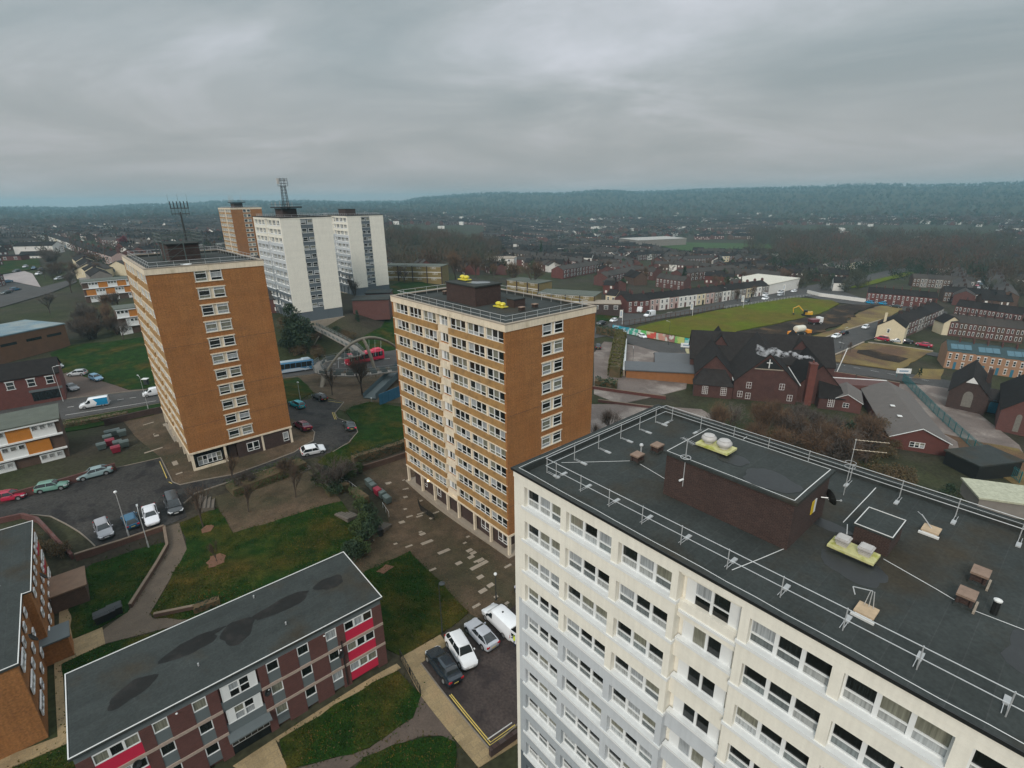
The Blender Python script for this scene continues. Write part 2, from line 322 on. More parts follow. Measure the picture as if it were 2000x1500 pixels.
def thing(name, label, cat, loc=(0, 0, 0), rz=0, group=None):
    return tag(ob(name, None, None, loc, rz), label, cat, group)
def struct(o, k='structure'): o['kind'] = k; return o
def pieces(mb, name, mats, parent, smooth=None):
    """one object for each separate piece of a builder"""
    par = list(range(len(mb.v)))
    def fd(i):
        while par[i] != i: par[i] = par[par[i]]; i = par[i]
        return i
    for f in mb.f:
        a = fd(f[0])
        for i in f[1:]: par[fd(i)] = a
    g = {}
    for f, m_ in zip(mb.f, mb.m): g.setdefault(fd(f[0]), []).append((f, m_))
    for fs in g.values():
        b = MB(); mp_ = {}
        for f, m_ in fs:
            q = []
            for i in f:
                if i not in mp_: mp_[i] = len(b.v); b.v.append(mb.v[i])
                q.append(mp_[i])
            b.f.append(tuple(q)); b.m.append(m_)
        b.build(name, mats, parent, smooth)
def copytree(o, loc=None, rz=None, label=None, parent=None, sc=None):
    c = o.copy(); COL.objects.link(c)
    if parent is not None: c.parent = parent
    if loc is not None: c.location = loc
    if rz is not None: c.rotation_euler = (0, 0, rz)
    if label: c['label'] = label
    if sc: c.scale = (sc, sc, sc)
    for ch in o.children: copytree(ch, parent=c)
    return c
# ------------------------------------------------------------------ ground sheet
def polar_ground():
    az = np.concatenate([np.arange(-180, -66, 4.), np.arange(-66, 66, .33), np.arange(66, 180, 4.)])
    rr = [0.]; r = 6.
    while r < 6700: rr.append(r); r *= 1.0165 if r < 700 else 1.03
    rr = np.array(rr[1:]); na = len(az)
    A, Rr = np.meshgrid(np.radians(az), rr); X = (Rr * np.sin(A)).ravel(); Y = (Rr * np.cos(A)).ravel(); Z = Hs(X, Y)
    V = np.stack([X, Y, Z], 1).tolist(); V.append([0, 0, 2.4]); c = len(V) - 1
    F = []
    for j in range(len(rr) - 1):
        for i in range(na):
            k = (i + 1) % na; F.append((j * na + i, (j + 1) * na + i, (j + 1) * na + k, j * na + k))
    for i in range(na): F.append((c, i, (i + 1) % na))
    F = [tuple(reversed(f)) for f in F]
    me = bpy.data.meshes.new('ground'); me.from_pydata(V, [], F); me.materials.append(mat('town ground', (.045, .038, .028), .95, .3, .15, fine=.3, spec=.1, col2=(.036, .042, .018), sc2=.025, fac2=(.4, .6)))
    me.shade_smooth(); struct(ob('ground', me))
polar_ground()
def drape(name, polys, m, lift, kind='structure', skirt=0.1, step=None, world=False, jag=0.):
    """flat sheets laid on the ground: polygons given as photo pixels (or world xy), triangulated finely"""
    V = []; F = []
    for poly in polys:
        P = [Vector(p[:2]) for p in poly] if world else [Vector(gp(*p)[:2]) for p in poly]
        d = min(p.length for p in P); st = step or max(1.2, d * .022)
        # densify boundary
        B = []
        for a, b in zip(P, P[1:] + P[:1]):
            n = max(1, int((b - a).length / st))
            for i in range(n): B.append(a + (b - a) * (i / n) + (Vector((R.uniform(-jag, jag), R.uniform(-jag, jag))) if jag else Vector((0, 0))))
        xs = [p.x for p in B]; ys = [p.y for p in B]; inn = []
        def inside(x, y):
            c = False; j = len(B) - 1
            for i in range(len(B)):
                if (B[i].y > y) != (B[j].y > y) and x < (B[j].x - B[i].x) * (y - B[i].y) / (B[j].y - B[i].y) + B[i].x: c = not c
                j = i
            return c
        x = min(xs) + st / 2
        while x < max(xs):
            y = min(ys) + st / 2
            while y < max(ys):
                if inside(x, y): inn.append(Vector((x + R.uniform(-.1, .1) * st, y + R.uniform(-.1, .1) * st)))
                y += st
            x += st
        nb = len(B); ed = [(i, (i + 1) % nb) for i in range(nb)]
        r = delaunay_2d_cdt(B + inn, ed, [list(range(nb))], 1, 1e-5)
        k = len(V); vx = np.array([v.x for v in r[0]]); vy = np.array([v.y for v in r[0]]); dd = np.hypot(vx, vy)
        vz = Hs(vx, vy) + lift + np.maximum(0, dd - 60) * .0012
        V += [(a, b, c) for a, b, c in zip(vx, vy, vz)]
        for t in r[2]:
            t = list(t); a, b, c = (Vector(V[k + i]) for i in t[:3])
            if (b - a).cross(c - a).z < 0: t.reverse()
            F.append(tuple(k + i for i in t))
        bz = V[k:k + nb]  # skirt so that kerbs have a real edge
        cnt = {}
        for t in r[2]:
            t = list(t)
            for a, b in zip(t, t[1:] + t[:1]): e = (min(a, b), max(a, b)); cnt[e] = cnt.get(e, 0) + 1
        for (a, b), n in cnt.items():
            if n == 1:
                q = len(V); V.append((V[k + a][0], V[k + a][1], V[k + a][2] - skirt - lift)); V.append((V[k + b][0], V[k + b][1], V[k + b][2] - skirt - lift)); F.append((k + a, k + b, q + 1, q))
    me = bpy.data.meshes.new(name); me.from_pydata(V, [], F); me.materials.append(m)
    o = ob(name, me); struct(o, kind); return o
def strip(pts, w, closed=False):
    """world polygon of a line with width"""
    P = [Vector(gp(*p)[:2]) for p in pts]; Lf = []; Rt = []
    for i, p in enumerate(P):
        d = (P[min(i + 1, len(P) - 1)] - P[max(i - 1, 0)]).normalized(); n = Vector((-d.y, d.x)) * w / 2
        Lf.append(p + n); Rt.append(p - n)
    return Lf + Rt[::-1]
# asphalt
drape('parking_asphalt', [[(-60, 975), (0, 968), (120, 935), (225, 915), (314, 895), (337, 942), (352, 948), (455, 928), (520, 905), (575, 884), (612, 860), (615, 845), (600, 832), (565, 817), (562, 787), (607, 780), (640, 781), (672, 786), (670, 790), (654, 807), (659, 817), (672, 822), (692, 826), (699, 845), (682, 865), (650, 884), (635, 889), (587, 899), (545, 911), (465, 936), (382, 964), (358, 985), (365, 1010), (330, 1025), (240, 1054), (186, 1067), (155, 1040), (130, 1025), (100, 1010), (62, 1006), (0, 1020), (-60, 1040)]], M_ASPH, .03)
drape('car_park_asphalt', [[(822, 1296), (872, 1262), (960, 1218), (1010, 1180), (1060, 1190), (1080, 1400), (1010, 1420), (957, 1465)]], mat('car park asphalt', (.050, .038, .034), .85, .28, .3, .1, fine=.35, spec=.3, col2=(.034, .026, .025), sc2=.4, fac2=(.5, .6)), .03)
drape('main_road', [[(-80, 800), (0, 796), (122, 782), (307, 760), (420, 733), (547, 706), (617, 705), (772, 684), (900, 665), (1050, 650), (1165, 640), (1205, 633), (1215, 640), (1200, 655), (1100, 672), (900, 698), (775, 716), (625, 728), (551, 739), (420, 762), (312, 787), (125, 820), (0, 838), (-80, 850)]], M_ROAD, .04)
drape('shopping_street', [[(1180, 640), (1215, 612), (1290, 615), (1375, 597), (1500, 573), (1562, 562), (1650, 548), (1770, 523), (1785, 529), (1650, 563), (1562, 583), (1500, 590), (1412, 603), (1300, 622), (1205, 640)], [(1205, 640), (1225, 655), (1290, 668), (1362, 678), (1362, 690), (1290, 690), (1215, 668), (1180, 655)]], M_ROAD, .08)
drape('side_road', [[(1560, 577), (1640, 568), (1700, 590), (1850, 610), (1850, 618), (1700, 600), (1620, 590)], [(1540, 720), (1612, 662), (1720, 627), (1800, 610), (1810, 618), (1770, 634), (1707, 662), (1685, 668), (1620, 697), (1560, 735)], [(1560, 700), (1620, 709), (1752, 727), (1840, 742), (1990, 770), (1990, 785), (1835, 757), (1735, 742), (1600, 722)], [(1700, 668), (1850, 694), (1990, 715), (1990, 722), (1840, 700), (1710, 674)]], M_ROAD, .07)
drape('footpath', [[(318, 1032), (350, 1022), (366, 1075), (345, 1110), (292, 1200), (300, 1209), (380, 1204), (330, 1226), (205, 1258), (200, 1232), (250, 1195), (328, 1072)]], mat('path asphalt', (.105, .078, .055), .85, .2, .6, fine=.2), .06)
drape('lane', [[(580, 1502), (720, 1463), (805, 1402), (822, 1357), (860, 1400), (890, 1452), (862, 1437), (825, 1437), (712, 1480), (640, 1530), (560, 1530)]], mat('lane asphalt', (.085, .062, .048), .85, .25, .5, fine=.2), .05)
drape('light_paving', [[(112, 1262), (200, 1226), (206, 1258), (122, 1296), (127, 1380), (137, 1450), (0, 1510), (-20, 1490), (113, 1440), (106, 1300)], [(115, 1135), (128, 1133), (142, 1225), (145, 1250), (115, 1262)], [(860, 1240), (875, 1260), (822, 1296), (957, 1464), (1015, 1420), (1030, 1440), (935, 1500), (820, 1357), (782, 1285)], [(455, 1497), (537, 1443), (562, 1502), (520, 1530)], [(537, 1443), (775, 1297), (783, 1305), (745, 1330), (543, 1450)]], M_YPAVE, .07)
drape('school_yard', [[(1160, 690), (1180, 668), (1215, 672), (1350, 690), (1340, 760), (1300, 770), (1210, 790), (1160, 770)], [(1150, 790), (1240, 790), (1370, 800), (1420, 830), (1250, 860), (1150, 880)], [(1610, 735), (1745, 750), (1780, 770), (1760, 790), (1620, 765)], [(1740, 750), (1850, 755), (1900, 800), (1990, 870), (2020, 930), (1960, 920), (1870, 900), (1770, 770)]], mat('worn yard', (.135, .105, .09), .85, .2, .2, fine=.2, col2=(.27, .23, .2), sc2=.12, fac2=(.5, .7)), .05)
# grass
drape('lawn', [
    [(350, 1023), (425, 993), (457, 1042), (590, 1002), (667, 979), (687, 1010), (706, 1012), (702, 1050), (676, 1078), (640, 1120), (400, 1212), (300, 1206), (293, 1199), (345, 1110), (367, 1073)],
    [(130, 1132), (185, 1100), (320, 1062), (327, 1070), (257, 1182), (250, 1195), (190, 1228), (143, 1247), (140, 1222), (128, 1132)],
    [(123, 1297), (206, 1260), (330, 1228), (420, 1290), (150, 1480)],
    [(0, 1512), (137, 1453), (150, 1540), (20, 1560)],
    [(706, 1120), (800, 1077), (916, 1198), (860, 1240), (782, 1284), (735, 1255)],
    [(542, 1448), (775, 1312), (822, 1357), (805, 1400), (720, 1462), (580, 1502), (562, 1502)],
    [(695, 1502), (712, 1481), (825, 1439), (862, 1439), (888, 1453), (893, 1477), (887, 1530), (690, 1530)],
    [(676, 805), (688, 795), (722, 785), (785, 796), (830, 800), (830, 865), (790, 872), (687, 905), (650, 915), (620, 905), (637, 890), (684, 866), (700, 845), (694, 826), (685, 818)],
    [(552, 742), (582, 738), (612, 767), (587, 781), (562, 788)],
    [(97, 692), (140, 675), (277, 660), (330, 655), (330, 740), (305, 758), (252, 762), (207, 747), (125, 727)],
    [(127, 822), (312, 789), (318, 800), (300, 812), (127, 845)],
    [(690, 690), (700, 665), (745, 640), (762, 615), (790, 612), (790, 680), (760, 686)],
    [(760, 560), (800, 545), (850, 560), (870, 575), (780, 580), (765, 572)],
    [(0, 512), (75, 507), (81, 524), (50, 530), (0, 537)], [(142, 519), (192, 530), (180, 537), (153, 544)],
    [(1165, 608), (1185, 600), (1215, 612), (1205, 625), (1165, 628)]], M_GRASS, .09, jag=.16)
drape('field_grass', [[(1238, 642), (1290, 628), (1400, 607), (1480, 593), (1550, 582), (1625, 588), (1640, 595), (1600, 614), (1520, 632), (1437, 648), (1400, 680), (1360, 685), (1355, 662)], [(1655, 563), (1770, 532), (1790, 535), (1730, 550), (1680, 563)]], M_GRASSY, .10, jag=.5)
drape('waste_ground', [[(1560, 668), (1640, 640), (1675, 612), (1722, 598), (1762, 604), (1735, 622), (1612, 658)], [(1622, 700), (1685, 672), (1745, 676), (1822, 688), (1752, 724), (1625, 706)], [(1795, 722), (1842, 722), (1836, 742), (1782, 740)], [(1850, 850), (1990, 880), (2050, 930), (2000, 960), (1900, 900)]], M_GRASSB, .10, jag=.5)
drape('black_soil', [[(1400, 655), (1450, 648), (1530, 634), (1605, 616), (1640, 597), (1720, 597), (1676, 612), (1640, 637), (1560, 665), (1500, 690), (1440, 690)], [(1677, 685), (1705, 684), (1770, 702), (1760, 709), (1715, 704), (1680, 692)]], M_DIRT, .17, jag=1.2)
drape('bare_earth', [[(404, 1102), (412, 1089), (430, 1083), (441, 1088), (438, 1099), (420, 1107), (410, 1110)], [(392, 1036), (402, 1028), (418, 1028), (412, 1040), (396, 1044)], [(735, 1118), (755, 1104), (770, 1108), (750, 1122)]], M_EARTH, .14, step=.5, jag=.14)
# kerbs and painted lines
def kerb(pts, w=.15, hgt=.13):
    return strip(pts, w)
drape('kerb', [strip(p, .13) for p in ([(0, 1020), (62, 1006), (100, 1010), (130, 1025), (155, 1040), (186, 1068)], [(225, 915), (314, 895), (337, 942), (352, 948), (455, 928), (520, 905), (575, 884), (612, 862), (615, 845), (600, 832)],
    [(358, 985), (382, 964), (465, 936), (545, 911), (587, 899)], [(607, 780), (640, 781), (672, 786), (654, 807), (659, 817), (672, 822), (692, 826), (699, 845), (682, 865), (650, 884)],
    [(822, 1296), (957, 1465), (1012, 1415)], [(972, 1195), (992, 1184)], [(127, 822), (312, 789)], [(122, 781), (307, 759)], [(551, 740), (625, 729), (775, 717)])], mat('kerb stone', (.20, .17, .135), .9, .2, 2), .12, world=True, step=1.)
drape('kerb', [strip(p, .45) for p in ([(1612, 660), (1720, 626)], [(1620, 698), (1687, 669)], [(1695, 670), (1822, 687)])], M_CONC, .2, world=True, step=2.)
YEL = mat('yellow road paint', (.55, .42, .10), .7, .2, 3); WHT = mat('white road paint', (.5, .49, .47), .7, .25, 3)
drape('yellow_lines', [strip(p, .09) for p in ([(878, 1358), (957, 1456), (1008, 1420)], [(881, 1356), (958, 1450), (1006, 1416)], [(640, 784), (670, 788)], [(652, 806), (657, 820)], [(649, 806), (654, 820)], [(312, 902), (326, 935)], [(330, 942), (336, 945)])], YEL, .045, world=True, step=1., skirt=0)
dash = []
for a, b, n in (((130, 797), (300, 772), 7), ((560, 722), (770, 700), 10), ((1300, 612), (1560, 573), 12), ((1630, 712), (1830, 748), 6), ((560, 716), (770, 693), 2)):
    for i in range(n):
        t0 = (i + .1) / n; t1 = (i + .6) / n
        dash.append(strip([(a[0] + (b[0] - a[0]) * t0, a[1] + (b[1] - a[1]) * t0), (a[0] + (b[0] - a[0]) * t1, a[1] + (b[1] - a[1]) * t1)], .13))
drape('white_lines', dash + [strip([(1012 - 60, 1445), (1000, 1412)], .09), strip([(128, 812), (305, 784)], .12)], WHT, .07, world=True, step=1.5, skirt=0)
# replaced pale slabs in the tower plaza
sl = []
for u, v, a, b in tuple((R.uniform(770, 1000), 0, R.choice([.6, .6, 1.2]), .6) for _ in range(26)) + ((785, 1020, 1, 1), (825, 1043, 1, 1), (834, 1059, 2, 1), (867, 1077, 2, 1), (896, 1100, 1, 1), (917, 1075, 1, 1), (924, 1080, 1, 1), (920, 1088, 1, 1), (938, 1094, 1.2, 1), (936, 1104, 3, 1), (938, 1127, 1, 1), (943, 1154, 1.2, 1), (958, 1143, 1, 1), (759, 944, 1.2, 1), (825, 1002, 2, .5), (843, 1012, .8, .8), (792, 971, .8, .8), (305, 850, .8, 3), (323, 830, .8, 2), (300, 880, 3, .8), (342, 905, .8, 3), (350, 925, 1, .6), (290, 828, 2, .5)):
    if not v: v = R.uniform(.95, 1.12) * (960 + (u - 770) * .62)
    p = gp(u, v); sl.append([(p[0] + (x * a) * cos(GD) * .45 - (y * b) * sin(GD) * .3, p[1] + (x * a) * sin(GD) * .45 + (y * b) * cos(GD) * .3) for x, y in ((-1, -1), (1, -1), (1, 1), (-1, 1))])
drape('pale_slabs', sl, M_CONC, .02, world=True, step=.8, skirt=0)
near = [[(125, 790)] and [(700, 915), (790, 888), (830, 900), (1060, 1100), (1060, 1185), (1010, 1182), (960, 1220), (916, 1198), (800, 1077), (706, 1120), (660, 1100), (700, 1050), (706, 1012), (760, 1020), (745, 960)],
        [(425, 993), (397, 975), (450, 962), (600, 918), (640, 945), (667, 979), (590, 1002), (457, 1042)],
        [(314, 893), (262, 850), (240, 822), (330, 800), (420, 800), (565, 817), (600, 832), (615, 845), (612, 860), (575, 884), (455, 928), (352, 948), (337, 940)],
        [(551, 740), (625, 728), (775, 716), (830, 716), (830, 790), (722, 785), (688, 795), (676, 805), (662, 800), (672, 786), (612, 767), (582, 738)]]
drape('paving', near, M_PAVE, .012)

drape('pale_car_park', [[(-40, 541), (0, 539), (48, 531), (64, 536), (80, 562), (30, 552), (-40, 548)]], mat('pale concrete yard', (.30, .26, .25), .85, .15, .2, fine=.15), .06)
drape('estate_road', [[(-40, 585), (0, 576), (40, 566), (81, 562), (147, 545), (151, 552), (97, 574), (0, 602), (-40, 612)], [(-40, 549), (30, 553), (80, 563), (40, 566), (0, 576), (-40, 585)]], M_ROAD, .05)
drape('paved_forecourt', [[(118, 735), (135, 727), (207, 747), (252, 763), (307, 759), (122, 781)]], mat('forecourt setts', (.085, .058, .045), .9, .2, .5, fine=.3), .05)
drape('playing_field', [[(1280, 480), (1330, 475), (1515, 478), (1510, 496), (1410, 496), (1330, 490)]], mat('haze dulled grass', (.045, .075, .025), .95, .2, .05, spec=.1), .3)  # green dulled in the colour itself to suggest haze over the distance
# ------------------------------------------------------------------ windows
def winmesh(w, hh, cols=3, trans=(.32,), fw=.07, dep=.09, shut=0., mul=None, frost=False):
    """frame + panes; origin bottom centre, facing -y. shut: width of blank white side panels"""
    f = MB(); g = MB(); a = -w / 2; b = w / 2; mul = mul or fw * 1.1
    f.box(a, b, -.02, dep, 0, fw); f.box(a, b, -.02, dep, hh - fw, hh); f.box(a, a + fw, -.02, dep, fw, hh - fw); f.box(b - fw, b, -.02, dep, fw, hh - fw)
    if shut:
        f.box(a + fw, a + fw + shut, .0, .05, fw, hh - fw); f.box(b - fw - shut, b - fw, .0, .05, fw, hh - fw); a += shut; b -= shut
    cw = (b - a - 2 * fw) / cols
    for i in range(1, cols): x = a + fw + cw * i; f.box(x - mul, x + mul, -.022, dep, fw, hh - fw)
    zs = [fw] + [hh * t for t in trans] + [hh - fw]
    for i in range(cols):
        x0 = a + fw + cw * i + (mul if i else 0); x1 = a + fw + cw * (i + 1) - (mul if i < cols - 1 else 0)
        for j in range(1, len(zs) - 1): f.box(x0, x1, -.01, dep, zs[j] - fw * .45, zs[j] + fw * .45)
        for j in range(len(zs) - 1): g.face([(x0, .05, zs[j]), (x1, .05, zs[j]), (x1, .05, zs[j + 1]), (x0, .05, zs[j + 1])], 1 if frost and j == 0 else 0)
    return f.mesh('window', M_WHITE), g.mesh('pane', [M_GLASS, M_FROST])
def addwin(par, wm, loc, rz=0, glass=None, name='window'):
    w = ob(name, wm[0], par, loc, rz); ob('pane', wm[1], w); return w
def rail_mesh(x0, x1, y0, y1, z, hgt=1.0, gap=2.0, r=.025, n=2, m=M_GALV):
    """rails + posts round a rectangle"""
    rb = MB(); posts = []
    for k in range(n):
        zz = z + hgt * (1 - k * .48); c = [(x0, y0, zz), (x1, y0, zz), (x1, y1, zz), (x0, y1, zz), (x0, y0, zz)]; rb.path(c, r, 5)
    for a, b in (((x0, y0), (x1, y0)), ((x1, y0), (x1, y1)), ((x1, y1), (x0, y1)), ((x0, y1), (x0, y0))):
        Ld = hypot(b[0] - a[0], b[1] - a[1]); q = max(1, round(Ld / gap))
        for i in range(q): t = (i + (.5 if q > 1 else 0)) / q; posts.append((a[0] + (b[0] - a[0]) * t, a[1] + (b[1] - a[1]) * t, atan2(b[1] - a[1], b[0] - a[0])))
    return rb, posts
TR_W = [(.95, 4.05), (4.5, 7.75), (8.15, 11.3), (15.05, 18.2), (18.65, 21.9), (22.35, 25.45)]
TR_B = [(.42, 3.72), (4.06, 7.42), (7.8, 11.22), (14.5, 17.7), (18.2, 21.5), (21.95, 25.4)]
def tower(T, name, label, style, ground, rows=11, group=None, near=False):
    S, L = TS, TL; H = T[2] - ground
    t = thing(name, label, 'tower block', (T[0], T[1], ground), GD, group)
    br = style == 'brick'
    p = 2.5 if style != 'w' else 2.45; wh = 1.5 if br else 1.42
    hd = H - .9 if style != 'w' else H - .94
    tr = TR_B if br else TR_W; bay = (11.75, 14.3) if br else (11.85, 14.55)
    end = M_BRICK if br else M_REND
    g = hd - p * rows + .15     # top of ground floor
    # wall
    w = MB(); w.box(.6, S - .6, .35, L - .35, g, H - .6)
    s0, s1 = 5.75, 9.45
    w.box(0, s0, 0, .35, g, H - .6); w.box(s1, S, 0, .35, g, H - .6)
    w.box(0, S, L - .35, L, g, H - .6)
    o = w.build("wall", [end], t)
    q = MB(); q.box(.6, S - .6, 1.6, L - 1.6, 0, g); q.build('undercroft_wall', [M_DBRICK if br else M_RG3], t)
    st = MB()   # the window strip on the end wall
    st.box(s0, s1, .10, .35, g, H - .6); st.build('infill_panel', [M_CREAM if br else M_RG3], t)
    if br:
        sp = MB(); ln = MB()
    # spandrels, piers and sills of the long sides
    cl = [MB(), MB(), MB(), MB()]; sill = MB(); lint = MB()
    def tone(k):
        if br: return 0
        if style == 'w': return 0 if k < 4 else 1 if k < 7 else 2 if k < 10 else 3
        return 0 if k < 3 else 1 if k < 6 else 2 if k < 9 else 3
    for side in (0, 1):
        X = (lambda a, b: (a, b)) if side == 0 else (lambda a, b: (S - b, S - a))
        for k in range(rows + 1):
            z1 = hd - k * p + (p - wh) - (0 if br else .03) if k else H - .6; z0 = hd - k * p
            if k == 0: z1 = hd + .34 if br else H - .6
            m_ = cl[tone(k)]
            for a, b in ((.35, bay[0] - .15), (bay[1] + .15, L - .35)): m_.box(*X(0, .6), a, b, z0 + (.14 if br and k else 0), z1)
            (lint if br else m_).box(*X(.28, .6), bay[0] - .15, bay[1] + .15, z0, z1)
            if k < rows:
                zz = z0 - wh
                if not br:
                    for a, b in ((.7, bay[0] - .1), (bay[1] + .1, L - .7)): sill.box(*X(-.06, .3), a, b, zz - .17, zz)
                    sill.box(*X(.2, .5), bay[0] - .1, bay[1] + .1, zz - .15 + (.2 if k else -.55), zz + (.2 if k else -.55) + .0)
                    pm = cl[tone(k if k else 0)]
                    ys = [.35] + [q for a in tr[:3] for q in a] + [bay[0] - .15]; ys2 = [bay[1] + .15] + [q for a in tr[3:] for q in a] + [L - .35]
                    for yy in (ys, ys2):
                        for i in range(0, len(yy), 2): pm.box(*X(0, .6), yy[i], yy[i + 1], zz, z0)
                else:
                    for a, b in ((.1, bay[0] - .1), (bay[1] + .1, L - .1)):
                        if k: lint.box(*X(-.05, .6), a, b, z0, z0 + .14)
                    ys = [.35] + [q for a in tr[:3] for q in a] + [bay[0]]; ys2 = [bay[1] + .0] + [q for a in tr[3:] for q in a] + [L - .35]
                    for yy in (ys, ys2):
                        for i in range(0, len(yy), 2): lint.box(*X(.06, .6), yy[i], yy[i + 1], zz, z0)
            elif br: lint.box(*X(-.05, .6), 0, L, z0, z0 + .14)
    names = ['spandrel'] * 4
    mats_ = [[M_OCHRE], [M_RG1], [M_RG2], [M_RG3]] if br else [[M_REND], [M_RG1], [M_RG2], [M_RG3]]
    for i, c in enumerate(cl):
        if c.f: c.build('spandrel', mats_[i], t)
    if sill.f: pieces(sill, 'window_sill', [M_WHITE], t)
    if lint.f: lint.build('lintel_band', [M_CREAM], t)
    # strip lintels
    l2 = MB()
    for k in range(rows):
        z0 = hd - k * p
        if br:
            if k: l2.box(s0 - .1, s1 + .1, -.06, .1, z0, z0 + .16)
            l2.box(s0 - .05, s1 + .05, -.05, .1, z0 - 1.62, z0 - 1.5)
        else: l2.box(s0 + .25, s1 - .25, .02, .1, z0 - 1.3, z0 - 1.2)
    pieces(l2, 'strip_lintel', [M_CREAM if br else M_WHITE], t)
    if br:   # brick between the strip windows
        l3 = MB()
        for k in range(rows): z0 = hd - k * p; l3.box(s0 + .001, s1 - .001, .03, .1, z0 - p + .16, z0 - 1.62)
        pieces(l3, 'strip_infill', [M_BRICK], t)
    if br:
        f = MB()
        for k_ in (4, 7, 9): f.box(0, s0, -.012, 0, hd - k_ * p - .5, hd - k_ * p - .46); f.box(s1, S, -.012, 0, hd - k_ * p - .5, hd - k_ * p - .46)
        pieces(f, 'movement_joint', [M_BBRICK], t)
    # fascia, deck, trims
    f = MB(); e = .08 if br else .03
    for a in ((-e, S + e, -e, .3), (-e, S + e, L - .3, L + e), (-e, .3, .3, L - .3), (S - .3, S + e, .3, L - .3)): f.box(*a, H - .92 if br else H - .6, H - .1)
    f.build('fascia', [M_CREAM if br else M_REND], t)
    f = MB(); e = .12 if br else .1
    for a in ((-e, S + e, -e, .35), (-e, S + e, L - .35, L + e), (-e, .35, .35, L - .35), (S - .35, S + e, .35, L - .35)): f.box(*a, H - .1, H)
    f.build('coping', [M_CONC if br else M_ROOF], t)
    f = MB()
    for a in ((.3, S - .3, .3, .37), (.3, S - .3, L - .37, L - .3), (.3, .37, .37, L - .37), (S - .37, S - .3, .37, L - .37)): f.box(*a, H - .5, H - .11)
    f.build('parapet_upstand', [M_ROOF], t)
    if br:
        f = MB(); f.box(-.08, S + .08, -.10, 0, g - .12, g + .16); f.box(-.1, .0, 0, L, g - .12, g + .10); f.build('podium_band', [M_CREAM], t)
        f = MB(); f.box(6.6, S - .3, .08, .5, .12, g - .12); f.build('infill_wall', [M_DBRICK], t)
    if not br:
        f = MB()
        for a in ((-.14, S + .14, -.14, -.1), (-.14, S + .14, L + .1, L + .14), (-.14, -.1, -.1, L + .1), (S + .1, S + .14, -.1, L + .1)): f.box(*a, H - .14, H + .02)
        f.build('edge_trim', [M_BLACK], t)
    f = MB(); f.box(.3, S - .3, .3, L - .3, H - .62, H - .42); f.build('roof', [M_ROOF], t)
    # plant room
    pr = ob('plant_room', None, t)
    q = MB(); q.box(4.9, 9.3, 12.0, 18.9, H - .42, H + 2.15); pw = q.build('plant_room_wall', [M_DBRICK], pr)
    q = MB(); q.box(4.75, 9.45, 11.85, 19.05, H + 2.15, H + 2.32); q.build('plant_room_roof', [M_ROOF], pr)
    # ground floor
    f = MB(); ncol = [0.05, 3.9, 7.6, 11.5, 14.4, 18, 21.7, L - .35]
    for y in ncol: f.box(.02, .4, y, y + .3, 0, g); f.box(S - .4, S - .02, y, y + .3, 0, g)
    for x in (4.7, 10.4): f.box(x, x + .3, .04, .35, 0, g)
    pieces(f, 'pillar', [M_CREAM if br else M_RG3], t)
    f = MB(); f.box(-.3, S + .3, -.3, L + .3, -2.5, .12); f.build('plinth', [M_CONC], t)
    f = MB(); f.box(5.5, 6.5, .6, 1.6, .12, g) if br else f.box(.1, S - .1, .1, 1.6, .12, g); f.build('ground_floor_wall', [M_DBRICK if br else M_RG3], t)
    # windows
    wt_ = {}
    for i, (a, b) in enumerate(tr):
        k = round(b - a, 1)
        if k not in wt_: wt_[k] = winmesh(b - a, wh, 3, (.30,) if br else (.36,), .06 if br else .075, mul=.07 if br else .085, frost=style == 'w')
        for r_ in range(rows): addwin(t, wt_[k], (.30 if not br else .2, (a + b) / 2, hd - r_ * p - wh), -pi / 2)
    wb = winmesh(bay[1] - bay[0] - .2, 1.25, 2, (), .06, shut=.5); wb0 = winmesh(bay[1] - bay[0] - .1, 1.95 if not br else 1.6, 2, (.55,), .06, shut=.42)
    for r_ in range(rows): addwin(t, wb0 if r_ == 0 else wb, (.5, (bay[0] + bay[1]) / 2, hd - r_ * p - (1.95 if not br else 1.6) if r_ == 0 else hd - r_ * p - 1.25), -pi / 2)
    ws = winmesh(1.5, 1.5 if br else 1.25, 1, (.30, .76) if br else (.42,), .07)
    for r_ in range(rows):
        for x in (s0 + .85, s1 - .85): addwin(t, ws, (x, .0, hd - r_ * p - (1.5 if br else 1.2)), 0)
    if br:
        wg = winmesh(1.9, 1.5, 2, (.3,), .08); addwin(t, wg, (9.0, .02, 1.0)); addwin(t, winmesh(.9, 1.6, 1, (.3,), .07), (14.3, .02, 1.0))
        for y in (2, 5.8, 18, 22): addwin(t, wg, (.58, y, .9), -pi / 2)
    if not near:
        rb, posts = rail_mesh(.75, S - .75, .75, L - .75, H - .42 + .1, 1.0, 1.9)
        for x, y, a in posts: rb.tube((x, y, H - .42), (x, y, H + .68), .025, n=4)
        rb.build('guard_rail', [M_GALV], t)
    return t
tA = tower(TA, 'tower_block', 'brown brick tower block in the left foreground with antenna mast and stained cream window side', 'brick', 7.3)
tB = tower(TB, 'tower_block', 'brown brick tower block in the middle with rows of windows and yellow roof ventilators', 'brick', 2.5)
tW = tower(TW, 'tower_block', 'cream and grey rendered tower block filling the right foreground under a dark felt roof', 'w', 2.4, near=True)
tC = tower(TC, 'tower_block', 'cream rendered tower block with lattice mast on its roof behind the left brick tower', 'c', 11.5)
tD = tower(TD, 'tower_block', 'cream rendered tower block without a mast standing beside the masted cream tower', 'c', 10.5)
tG = tower(TG, 'tower_block', 'furthest brown brick tower block with aerials, half hidden behind the cream towers', 'brick', 13.4)
